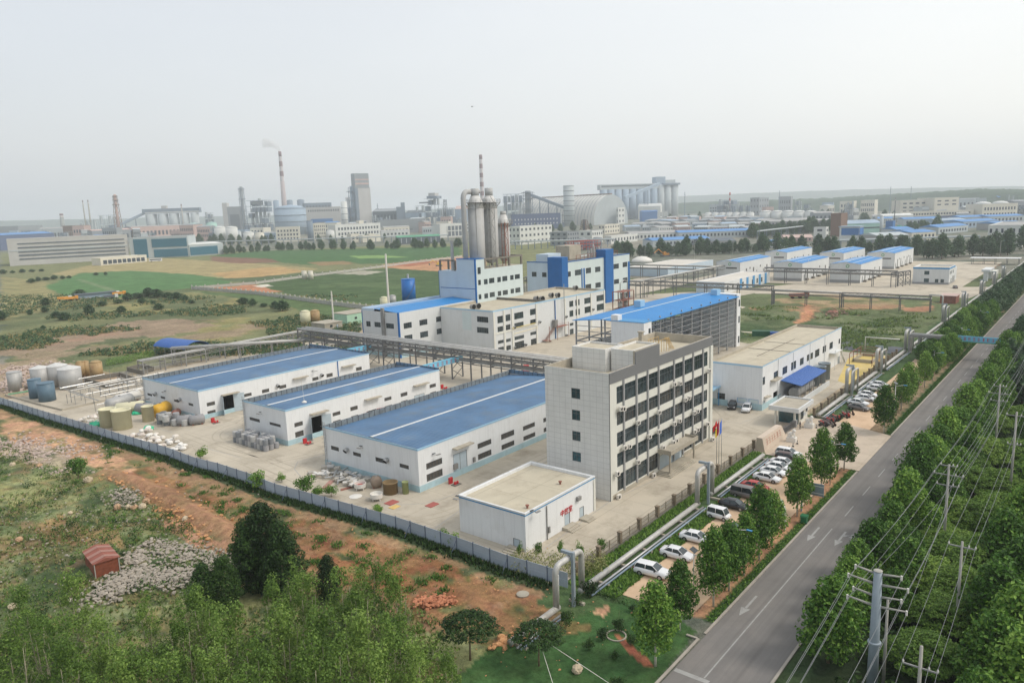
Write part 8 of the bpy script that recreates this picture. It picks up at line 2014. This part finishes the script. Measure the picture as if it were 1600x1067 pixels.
t=thing('road_sign','large grey framed sign panel seen from behind, beside the road trees','sign',(110.8,34.0,0));MB().box(0,.1,-2.8,.2,3.0,4.9).build('panel',M['pole'],t);MB().bar((-.05,-2.8,3.4),(-.05,.2,3.4),.08).bar((-.05,-2.8,4.5),(-.05,.2,4.5),.08).build('frame',M['offwhite'],t);MB().bar((.1,.4,0),(.1,.4,5),.22).build('post',M['pole'],t)
t=thing('rubbish_bin','green wheeled rubbish bin on the verge by the road arrow','bin',(106.6,32.6,.02));MB().add([(-.4,-.35,.1),(.4,-.35,.1),(.4,.35,.1),(-.4,.35,.1),(-.5,-.45,1.15),(.5,-.45,1.15),(.5,.45,1.15),(-.5,.45,1.15)],[(0,3,2,1),(4,5,6,7),(0,1,5,4),(1,2,6,5),(2,3,7,6),(3,0,4,7)]).build('tub',mat('bin_green',L(40,110,70),.5,.1),t);MB().hprism([(-.55,1.17),(.55,1.17),(.45,1.32),(-.45,1.32)],-.5,.5).build('lid',mat('bin_green',L(40,110,70),.5,.1),t);MB().tube([(-.3,-.5,.13),(-.3,.5,.13)],.13,8).build('wheels',M['tyre'],t)
t=thing('information_board','white framed notice board under the roadside trees','notice board',(103.0,34.2,0));MB().bar((0,0,0),(0,0,3.0),.2).bar((3.4,1.8,0),(3.4,1.8,3.0),.2).bar((0,0,3.0),(3.4,1.8,3.0),.25).build('frame',M['offwhite'],t);MB().prism(ccw([(.2,.1),(3.2,1.68),(3.17,1.76),(.16,.2)]),1.2,2.8).build('board',M['cladblue'],t)
def hcyl(name,label,cat,x,y,rz,r,ln,m,group=None,z=.06,ends=True,tilt=0):
 t=thing(name,label,cat,(x,y,z+r),rz,group);MB().tube([(-ln/2-r*.3,0,0),(-ln/2,0,0),(ln/2,0,0),(ln/2+r*.3,0,0)],r,20).build('shell',m,t,True)
 for i_,v in enumerate(t.children[0].data.vertices):
  if abs(v.co.x)>ln/2+r*.2:v.co.y*=.55;v.co.z*=.55
 MB().lathe(0,0,[(.3,r*.9),(.3,r*1.1)],10).build('manhole',M['steelgrey'],t);MB().box(-ln*.35-.15,-ln*.35+.15,-r*.7,r*.7,-r,-r*.6).box(ln*.35-.15,ln*.35+.15,-r*.7,r*.7,-r,-r*.6).build('saddle',M['rust'],t);return t
gt='discarded tanks left of the farthest warehouse'
hcyl('horizontal_tank','silver horizontal tank lying left of the farthest warehouse','tank',81.4,197.5,.25,1.5,6.5,M['tankpale'],gt);hcyl('horizontal_tank','pale grey horizontal tank in front of the silver one','tank',80.5,189.8,-.55,1.35,6,M['frp'],gt)
hcyl('horizontal_tank','cream horizontal tank against the warehouse end wall','tank',85.0,201.0,.2,1.4,6,M['offwhite'],gt);hcyl('horizontal_tank','yellow horizontal tank beside the upright cream tank','tank',83.4,179.8,.5,1.55,4.5,M['yellow'],gt)
hcyl('horizontal_tank','blue-grey tank half covered by a green sheet','tank',82.2,185.5,-.9,1.3,4,M['greyplastic'],gt);hcyl('horizontal_tank','rusty brown tank under the yellow one','tank',84.4,174.5,.9,1.0,3,M['rust'],gt)
hcyl('horizontal_tank','grey round-ended tank, left of the pair at the warehouse corner','tank',82.4,166.4,-.5,1.15,2.8,M['greyplastic'],gt);hcyl('horizontal_tank','grey round-ended tank, right of the pair at the warehouse corner','tank',84.2,164.2,-.4,1.15,2.8,M['greyplastic'],gt)
def utank(label,x,y,r,h,m,group=None,z=.05):
 t=thing('upright_tank',label,'tank',(x,y,z),0,group);MB().lathe(0,0,[(r*.99,0),(r,h),(r*1.05,h),(r*1.05,h+.12),(r*.92,h+.12),(r*.9,h-.4)],24).build('shell',m,t,True)
 for p in t.children[0].data.polygons:p.use_smooth=abs(p.normal.z)<.3
 return t
utank('large open cream tank near the sheet fence, right of the pair',72.6,176.4,2.1,4.4,M['frp']);utank('large open cream tank near the sheet fence, left of the pair',71.6,181.2,1.9,4.2,M['frp']);utank('single upright cream tank beside the yellow tank',79.2,177.6,1.35,3.6,M['frp'])
GPm=[mat('grey_barrel_%d'%k,L(*c),.6,.1,1.0,dirt=L(100,98,95))for k,c in enumerate(((150,150,152),(120,124,128),(172,172,170)))]
dm=[MB().lathe(0,0,[(.52,0),(.56,.1),(.56,.55),(.6,.6),(.56,.65),(.56,1.1),(.5,1.2)],14).mesh('plastic_drum',m_)for m_ in GPm]
for k in range(11):
 for j in range(3):
  for l_ in range(2 if(k+j)%5 else 1):
   x,y=84.0-.3*(k%2)*0-j*1.2,132.2+k*1.12;tag(place(dm[(k*7+j*3+l_)%3],'plastic_drum',None,(x,y,.06+l_*1.2)),'grey plastic drum, %s layer, %s row out from the wall, %s from the scrap end'%(('lower','upper')[l_],nth(j+1),nth(11-k)),'drum','stacked grey drums')
r_=random.Random(17)
for k in range(16):
 x,y=r_.uniform(79.0,82.2),r_.uniform(165.5,174);tag(place(dm[k%3],'plastic_drum',None,(x,y,.06+r_.choice((0,0,1.1))),scale=(1.35,1.35,1.2)),'dusty grey tub in the heap at the corner of the farthest warehouse','tub','heap of grey tubs')
bagm=[MB().blob((0,0,.45),(.55,.5,.48),s_,2,.1).mesh('bulk_bag',mat('bag_%d'%s_,c,.85,.08,2.0,dirt=L(165,140,115)))for s_,c in enumerate((L(222,220,214),L(212,206,196),L(198,188,178)))]
def heap(x0,x1,y0,y1,n_,name,label,meshes,cat,group,s0=.7,s1=1.2,zz=.7,seed=1,ex=None):
 r=random.Random(seed)
 for k in range(n_):
  x,y=r.uniform(x0,x1),r.uniform(y0,y1);o=place(meshes[k%len(meshes)],name,None,(x,y,.05+(r.random()<.3)*zz),r.uniform(0,6));s=r.uniform(s0,s1);o.scale=(s*r.uniform(.8,1.2),s,s*r.uniform(.45,.85));tag(o,label,cat,group)
heap(69.5,74.5,183.5,194,46,'bulk_bag','whitish bag in the big heap behind the two large open cream tanks',bagm,'bag','bag heap behind the cream tanks',seed=1);heap(69.2,74.5,154,168,52,'bulk_bag','whitish bulk bag in the rows by the sheet fence, right of the cream tanks',bagm,'bag','bulk bags by the fence',.8,1.3,.8,2);heap(70.8,73,147.5,150.5,7,'bulk_bag','white bag in the small heap left of the fence shrub',bagm[:1],'bag','small bag heap',1,1.3,.5,3)
for(x,y,s,l_)in((70.8,184.6,2.2,'bright green tarpaulin over bags beside the large open cream tank'),(75.2,169.4,1.2,'small green tarpaulin lump among the bulk bags'),(80.6,186.6,1.2,'green sheet draped by the pale horizontal tank')):tag(MB().blob((x,y,.35),(s,s*.8,.8),int(x),2,.16).build('tarpaulin',M['green_tarp']),l_,'tarpaulin')
r_=random.Random(31);sp_=[MB().tube([(-2,0,.18),(2,0,.18)],.2,10).mesh('scrap_duct',M['steel']),MB().box(-1.2,1.2,-.3,.3,0,.25).mesh('scrap_duct',M['offwhite']),MB().tube([(-.6,0,.35),(.6,0,.35)],.4,12).mesh('scrap_duct',M['tankpale']),MB().box(-.6,.6,-.5,.5,0,.5).mesh('scrap_duct',mat('scrap_pale',L(175,170,160),.8,.2))]
for k in range(56):
 y=r_.uniform(100,113);tag(place(sp_[k%4],'scrap_duct',None,(r_.uniform(78.0,82.4),y,.06+r_.uniform(0,.7)),r_.uniform(0,3.1),(r_.uniform(.6,1.1),)*3),'piece of scrap ducting in the pale heap left of the nearest warehouse','scrap','scrap heap by the nearest warehouse')
tub=MB().lathe(0,0,[(1.0,.45),(1.05,1.2),(.98,1.2),(.93,.6)],20)
for a in range(4):tub.bar((.8*math.cos(a*1.57),.8*math.sin(a*1.57),0),(.8*math.cos(a*1.57),.8*math.sin(a*1.57),.5),.14)
TBm=tub.mesh('tub',M['offwhite'])
def tub_(x,y,l_,liquid=None):
 t=thing('process_tub',l_,'tub',(x,y,.06));place(TBm,'tub',t);MB().lathe(0,0,[(.93,.7),(.93,.72)],16).build('lining',liquid or M['offwhite'],t)
tub_(78.4,98.9,'white legged tub with a red inside near the scrap heap',mat('tub_red',L(160,60,50),.6,.1));tub_(76.8,92.8,'white legged tub standing nearest the fence');
hcyl('barrel','weathered wooden-looking barrel lying by the scrap heap','barrel',80.8,97.4,1.0,1.0,1.3,mat('barrel_brown',L(140,125,110),.8,.15));utank('squat brown tank at the foot of the nearest warehouse',80.3,93.2,1.25,1.9,mat('squat_brown',L(132,112,80),.8,.15));utank('small yellow-green vessel by the corner of the nearest warehouse',81.6,90.9,.55,2.0,mat('vessel_green',L(150,160,110),.5,.1))
tag(MB().box(76.4,78.4,89.0,90.6,.06,.14).build('floor_plate',mat('plate_red',L(160,90,82),.8,.1)),'reddish flat plate on the yard by the small brown tank','plate');tag(MB().box(79.5,81.5,82.8,84.2,.06,.14).build('floor_plate',mat('plate_red',L(160,90,82),.8,.1)),'red grating plate on the yard between the buildings','plate');tag(MB().box(75.6,77.2,87.4,88.6,.06,.13).build('floor_plate',mat('plate_yellow',L(205,175,110),.8,.1)),'ochre flat plate beside the reddish one','plate');tag(MB().lathe(75.8,97.0,[(1.1,.06),(1.1,.12),(.4,.3)],18).build('tank_lid',M['offwhite']),'white round tank lid lying on the yard','lid')
tag(MB().prism([(76,101.2),(79,100.4),(79.4,101.0),(76.4,101.8)],.06,.18).build('steel_bars',M['rust']),'rusty bars lying by the scrap heap','bars');tag(MB().prism([(75.2,104.2),(78.6,106.2),(78.0,106.9),(74.8,105.0)],.06,.2).build('steel_bars',mat('plank_pink',L(170,130,118),.8,.15)),'pinkish boards lying left of the rusty bars','boards')
def firebox(x,y,l_):
 t=thing('fire_point',l_,'fire point',(x,y,.06));MB().box(0,.8,0,.35,0,1.1).build('cabinet',M['red'],t);MB().box(-.3,1.3,-1.6,-.5,0,.12).build('sand_tray',M['concrete_d'],t);MB().lathe(.3,-1.0,[(.25,.12),(.25,.5),(.1,.62)],10).lathe(.9,-1.0,[(.2,.12),(.2,.5),(.08,.62)],10).build('extinguishers',M['red'],t)
firebox(*G(401*0+703,757)[:2],'red fire cabinet by the doors of the nearest warehouse');firebox(*G(475,694)[:2],'red fire cabinet outside the middle warehouse');firebox(*G(331,661)[:2],'red fire cabinet outside the farthest warehouse');firebox(*G(690,608)[:2],'red fire cabinet beyond the end of the middle warehouse');firebox(*G(189,624)[:2],'red fire cabinet in front of the tank farm')
g=G(822,584);t=thing('red_machine','red wheeled machine parked under the main pipe bridge behind the office','machine',(g.x,g.y,.05),.6);MB().box(-1.8,1.6,-.9,.9,.6,1.3).box(.4,1.7,-.8,.8,1.3,2.3).build('body',M['red'],t)
for sx in(-1.1,1.1):MB().tube([(sx,-1.0,.5),(sx,1.0,.5)],.5,12).build('wheels',M['tyre'],t)
for k,(dx,l_)in enumerate(((0,'dark green container of the pair beyond the steel-framed hall'),(9,'blue container of the pair beyond the steel-framed hall'))):
 g=G(1168,532);t=thing('container',l_,'container',(g.x+4,g.y-dx*.7,.05),-1.2);MB().box(0,7,0,2.5,0,2.6).build('shell',mat('cont_%d'%k,(L(40,90,65),L(30,80,150))[k],.6,.1,wave=('X',1.5,.03)),t);MB().box(7.0,7.06,.1,2.4,.1,2.5).build('door',M['steelgrey'],t)
sheet('yellow_floor',[(196,50),(238,50),(240,58.5),(230,59.5),(200,54)],.058,mat('yellow_floor',L(200,178,108),.9,.14,.3,dirt=L(184,172,146),dirt_amt=.95,dirt_scale=.14))
for i,(x,y,r,h,l_)in enumerate(((196,57.4,1.5,4.2,'grey upright tank by the outer wall of the workshop, left one'),(200.5,57.6,1.5,4.2,'grey upright tank by the outer wall of the workshop, right one'),(192,57.4,1.2,3.8,'slim grey tank beside the blue lean-to canopy'))):utank(l_,x,y,r,h,M['pole'])
t=thing('shade_frame','low pergola-like frame behind the railing fence, right of the yellow yard','frame',(222,51,.06));mb=MB()
for k in range(4):
 for yy in(0,6):mb.bar((k*4,yy,0),(k*4,yy,3.2),.15)
 mb.bar((k*4,0,3.2),(k*4,6,3.2),.12)
mb.bar((0,0,3.2),(12,0,3.2),.12).bar((0,6,3.2),(12,6,3.2),.12);mb.build('frame',M['rust'],t)
lowwall('pale low basin wall right of the yellow yard',[(226,52),(236,52),(236,57),(226,57),(226,52)],1.0,M['concrete'])
wm_=mat('tyre_worn_concrete',L(170,161,144),.95,.14,.12)
def tracks(pts,off=.8):
 for s_ in(-off,off):
  P_=[Vector((a,b_,0))for a,b_ in pts];mb=MB();L_=[]
  for i,p in enumerate(P_):
   d=(P_[min(i+1,len(P_)-1)]-P_[max(i-1,0)]).normalized();nn=Vector((-d.y,d.x,0));L_.append((p+nn*(s_-.16),p+nn*(s_+.16)))
  for(a,b_),(c,d)in zip(L_[:-1],L_[1:]):mb.add([(q.x,q.y,.0535)for q in(a,c,d,b_)],[(0,1,2,3)])
  tag(mb.build('yard_marking',wm_),kind='structure')
def arc_(cx,cy,r,a0,a1,n_=14):return[(cx+r*math.cos(RAD(a0+(a1-a0)*i/n_)),cy+r*math.sin(RAD(a0+(a1-a0)*i/n_)))for i in range(n_+1)]
tracks([(95,160),(90,156)]+arc_(90,146,10,90,180)+[(79,130),(78,118)]);tracks([(99,124),(94,123)]+arc_(92,113,10,90,150)[:8]+[(78,125),(77,140),(78,160)]);tracks([(140,82),(120,81),(95,81),(84,79)]+arc_(82,90,11,270,180)+[(72.9,110),(75,130)])
tracks([(175,80),(160,70),(150,62),(145,52),(143,40)],.85)
g0=G(150,904);t=thing('rusty_shed','small rusty red sheet-metal shed in the weeds','shed',(g0.x,g0.y,0),math.radians(-9));
MB().box(0,3.0,0,5.4,0,2.1).build('wall',mat('rust_sheet',L(132,74,52),.85,.2,1.5,dirt=L(100,60,45),dirt_amt=.8,wave=('X',2.2,.04)),t)
rs=mat('rust_roof',L(140,84,70),.8,.15,1.5);MB().hprism([(-.2,2.1),(3.2,2.1),(1.5,2.6)],-.2,5.6).build('roof',rs,t)
for k in range(3):MB().add([(-.22+0,.3+k*1.9,2.13),(1.5,.3+k*1.9,2.63),(1.5,1.1+k*1.9,2.63),(-.22,1.1+k*1.9,2.13)],[(0,1,2,3)]).add([(3.22,.3+k*1.9,2.13),(1.5,.3+k*1.9,2.63),(1.5,1.1+k*1.9,2.63),(3.22,1.1+k*1.9,2.13)],[(0,1,2,3)]).build('roof_patch',mat('roof_patch',L(156,116,104),.7,.1),t)
for xx in(0,3.0):MB().box(xx-.06,xx+.06,-.08,-.01,0,2.1).build('corner_post',M['polec'],t)
def rubble(name,label,pts_px,n_,s0,s1,m,seed,hgt=.6,spread=1.0,cat='rubble'):
 r=random.Random(seed);P_=[G(a,b_)for a,b_ in pts_px];mb=MB()
 for k in range(int(n_*.8)):
  i=r.randrange(len(P_)-1);p=P_[i].lerp(P_[i+1],r.random())+Vector((r.gauss(0,spread*1.25),r.gauss(0,spread*1.25),0));s=r.uniform(s0,s1)*r.uniform(.5,1.2)
  mb.blob((p.x,p.y,r.uniform(-.05,hgt*.6)),(s*r.uniform(.8,1.4),s*r.uniform(.8,1.3),s*r.uniform(.5,.9)),r.random(),0,.28)
 return tag(mb.build(name,m),label,cat,kind='stuff')
RB=mat('pale_rubble',L(158,150,138),.95,.25,1.2);RB2=mat('ochre_rubble',L(186,140,98),.95,.25,1.2)
rubble('rubble','pale stone rubble heap between the shed and the dark trees',((160,935),(180,915),(205,900),(235,905),(270,900),(290,905)),1500,.13,.34,RB,1,.7,1.3);rubble('rubble','pale rubble stretching right behind the shed',((235,850),(260,860),(300,870),(340,872),(360,885)),1000,.11,.30,RB,2,.6,1.3);rubble('rubble','thin pale rubble column right of the shed',((205,868),(220,880),(225,900)),320,.15,.32,RB,3,.5,.8)
rubble('rubble','pinkish-grey rubble field left of the dirt road',((0,690),(40,698),(80,706),(110,718),(95,735)),1300,.15,.36,mat('pink_rubble',L(176,160,150),.95,.2,1.2),4,.4,2.6);rubble('rubble','mound of pale gravelly rubble above the round bush line',((180,772),(195,778),(205,786)),420,.12,.28,RB,5,1.0,1.1)
rubble('ochre_stones','ochre stones along the crest of the earth bank',((170,748),(200,757),(240,770),(255,785),(300,800),(340,822),(365,838)),620,.12,.34,RB2,6,1.3,1.0);rubble('ochre_stones','ochre stones at the foot of the earth bank by the puddled track',((255,790),(300,822),(345,836),(360,845)),280,.14,.36,RB2,7,.4,.8);rubble('ochre_stones','heap of reddish stones on the bare earth right of the poplars',((655,940),(680,942),(700,938)),260,.14,.34,mat('red_rubble',L(176,118,88),.95,.25,1.2),8,.7,.6)
rubble('stone_litter','scattered small stones over the red earth outside the fence',((320,770),(450,810),(600,870),(750,920),(850,950)),900,.05,.14,RB2,9,.1,5.0);rubble('stone_litter','scattered pale stones in the weeds left of the bank',((20,800),(120,790),(230,800),(100,850),(30,880)),700,.08,.2,RB,10,.2,7.0);rubble('stone_edging','ragged stone edging between the garden and the red earth',((770,1010),(800,1000),(830,990),(850,975)),160,.2,.45,RB2,11,.5,.5);rubble('rubble','pinkish rubble beyond the tank farm at the far left',((0,580),(30,578),(60,582),(40,600),(10,605)),900,.3,.7,mat('pink_rubble',L(176,160,150),.95,.2,1.2),12,.6,5)
bl=[MB().blob((0,0,.35),(.7,.6,.55),s_+50,2,.12).mesh('boulder',M['stone' if s_%2 else 'stone_o'])for s_ in range(4)]
for i,(px,py,s,l_)in enumerate(((902,1049,1.15,'large smooth grey boulder on the lawn'),(184,795,1.3,'flat pale boulder, left end of the row below the rubble mound'),(200,794,1.0,'ochre boulder, second in the row below the rubble mound'),(210,795,1.1,'pale boulder, third in the row below the rubble mound'),(223,794,1.3,'round boulder, right end of the row below the rubble mound'),(229,786,1.3,'pale boulder behind the row below the rubble mound'),(138,753,1.6,'grey slab boulder by the bend of the dirt road'),(62,730,1.2,'ochre boulder in the weeds left of the round bush'),(20,728,1.2,'brownish boulder at the far left in the weeds'),(30,845,1.0,'ochre boulder in the grass at the left edge'),(290,813,1.1,'big ochre stone at the end of the dirt track'),(292,785,1.0,'ochre stone on the red earth above the track'),(20,950,1.0,'reddish boulder at the lower left edge'),(285,736,.6,'small white stone on the red earth below the fence'),(110,803,.8,'pale stone in the grass above the rusty shed'))):
 g=G(px,py);o=place(bl[(i+1)%4],'boulder',None,(g.x,g.y,0),i,(s*.75,)*3);tag(o,l_,'boulder')
g=G(817,930);tag(MB().lathe(g.x,g.y,[(.75,0),(.8,.25),(.5,.35)],18).build('well_cover',M['concrete']),'round concrete well cover on the red earth near the pipe loop','well cover');tag(MB().lathe(G(963,993).x,G(963,993).y,[(1.15,0),(1.15,.1),(1.0,.1),(1.0,.02)],20,False).build('planting_ring',M['concrete']),'low stone ring round the topiary on the lawn','ring')
g=G(118,468);t=thing('field_shack','low dark shack with pale posts among the field bushes','shack',(g.x,g.y,0),-.2);MB().box(0,24,0,7,2.6,3.0).build('roof',FW_['dgrey'],t);MB().box(1,23,1,6.8,0,2.6).build('wall',FW_['lblue'],t)
for i,(px,py,l_)in enumerate(((90,471,'orange lorry at the left of the field shack'),(100,471,'second orange lorry beside the field shack'),(166,463,'orange lorry right of the field shack'),(176,463,'orange lorry at the right end of the row'),(163,468,'dark lorry in front of the orange ones'))):
 g=G(px,py);t=thing('lorry',l_,'lorry',(g.x,g.y,0),-.3,'lorries beside the field shack');OR=mat('lorry_orange',L(215,150,60),.6,.1);MB().box(0,6,0,2.4,1.1,2.4).build('load_bed',OR if i!=4 else FW_['dgrey'],t);MB().box(6.2,8,0,2.4,.8,2.9).build('cab',OR if i%2 else FW_['white'],t)
 for xx in(1.2,4.4,7):MB().tube([(xx,-.1,.5),(xx,2.5,.5)],.5,8).build('wheels',M['tyre'],t)
def digger(l_,px,py,m_,rz,s=1.0):
 g=G(px,py);t=thing('excavator',l_,'excavator',(g.x,g.y,0),rz);t.scale=(s,)*3;MB().box(-2.2,2.2,-1.5,-.9,0,.9).box(-2.2,2.2,.9,1.5,0,.9).build('track',M['steeldark'],t);MB().box(-2,1.4,-1.2,1.2,1.0,2.2).box(.0,1.4,.2,1.2,2.2,3.1).build('cab',m_,t);MB().bar((1.2,-.3,1.8),(4.4,-.3,4.6),.45).bar((4.4,-.3,4.6),(7.0,-.3,2.4),.35).build('boom',m_,t);MB().box(6.6,7.4,-.8,.2,1.2,2.4).build('bucket',M['steeldark'],t)
digger('yellow excavator on the red-earth strip behind the pale pillared wall',686,416,mat('digger_yellow',L(215,185,80),.6,.1),2.6,1.2);digger('orange excavator before the far tree belt',1040,401,mat('digger_orange',L(220,150,60),.6,.1),2.4,1.5)
for i,(xa,l_)in enumerate(((476,'pale upright cylinder in the field, left of the pair'),(486,'pale upright cylinder in the field, right of the pair'))):fcyl(l_,xa-4,xa+4,436.5,424,'cream','tank','field_tank','flat','pair of cylinders in the green field')
g=G(1335,462+40);
t=thing('debris_pile','heap of broken timber and scrap on the meadow','debris',(*G(1305,493)[:2],.3));r_=random.Random(8);mb=MB()
for k in range(60):a=r_.uniform(0,3.1);x,y,z=r_.gauss(0,5),r_.gauss(0,3),abs(r_.gauss(0,.6));l2=r_.uniform(1,3);mb.bar((x,y,z),(x+math.cos(a)*l2,y+math.sin(a)*l2,z+r_.uniform(-.3,.8)),r_.uniform(.15,.5))
mb.build('timber',mat('timber_brown',L(140,118,100),.9,.2),t);MB().blob((3,2,.4),(2.5,2,.9),4,1,.3).build('rubbish',M['rust'],t)
t=thing('red_shed','small red-brown shed by the pipeline beyond the meadow','shed',(*G(1493,475)[:2],0));MB().box(0,9,0,6,0,3.2).build('wall',M['rust'],t);MB().box(-.3,9.3,-.3,6.3,3.2,3.5).build('roof',FW_['pink'],t)
for i,(px,py,l_,m_)in enumerate(((1235,467,'dark red lorry load on the meadow beside the rack','rust'),)):
 g=G(px,py);t=thing('lorry',l_,'lorry',(g.x,g.y,0),-.9);MB().box(0,7,0,2.4,1.0,2.4).build('load_bed',M[m_],t);MB().box(7.2,9,0,2.4,.8,2.8).build('cab',M['rust'],t)
 for xx in(1.4,5.0,8):MB().tube([(xx,-.1,.5),(xx,2.5,.5)],.5,8).build('wheels',M['tyre'],t)
ti=thing('white_dome_tent','white dome cover on the brown ground left of the grey shed','tent',(*G(1003,410)[:2],0));MB().lathe(0,0,[(9,0),(8,2.5),(4,4.5),(.5,5)],20).build('cover',M['offwhite'],ti,True)
P_=OY(737.5,167,60);d=ray(737.5,167).normalized()*70;t=thing('bird','tiny dark bird gliding alone in the sky','bird',(d.x,d.y,HC+d.z),.6);MB().blob((0,0,0),(.12,.05,.045),1,2,.02).add([(.05,.03,.01),(-.05,.03,.01),(-.02,.28,.05),(.05,.28,.06)],[(0,1,2,3)]).add([(.05,-.03,.01),(-.05,-.03,.01),(-.02,-.28,.05),(.05,-.28,.06)],[(3,2,1,0)]).build('body',M['cloth_d'],t)
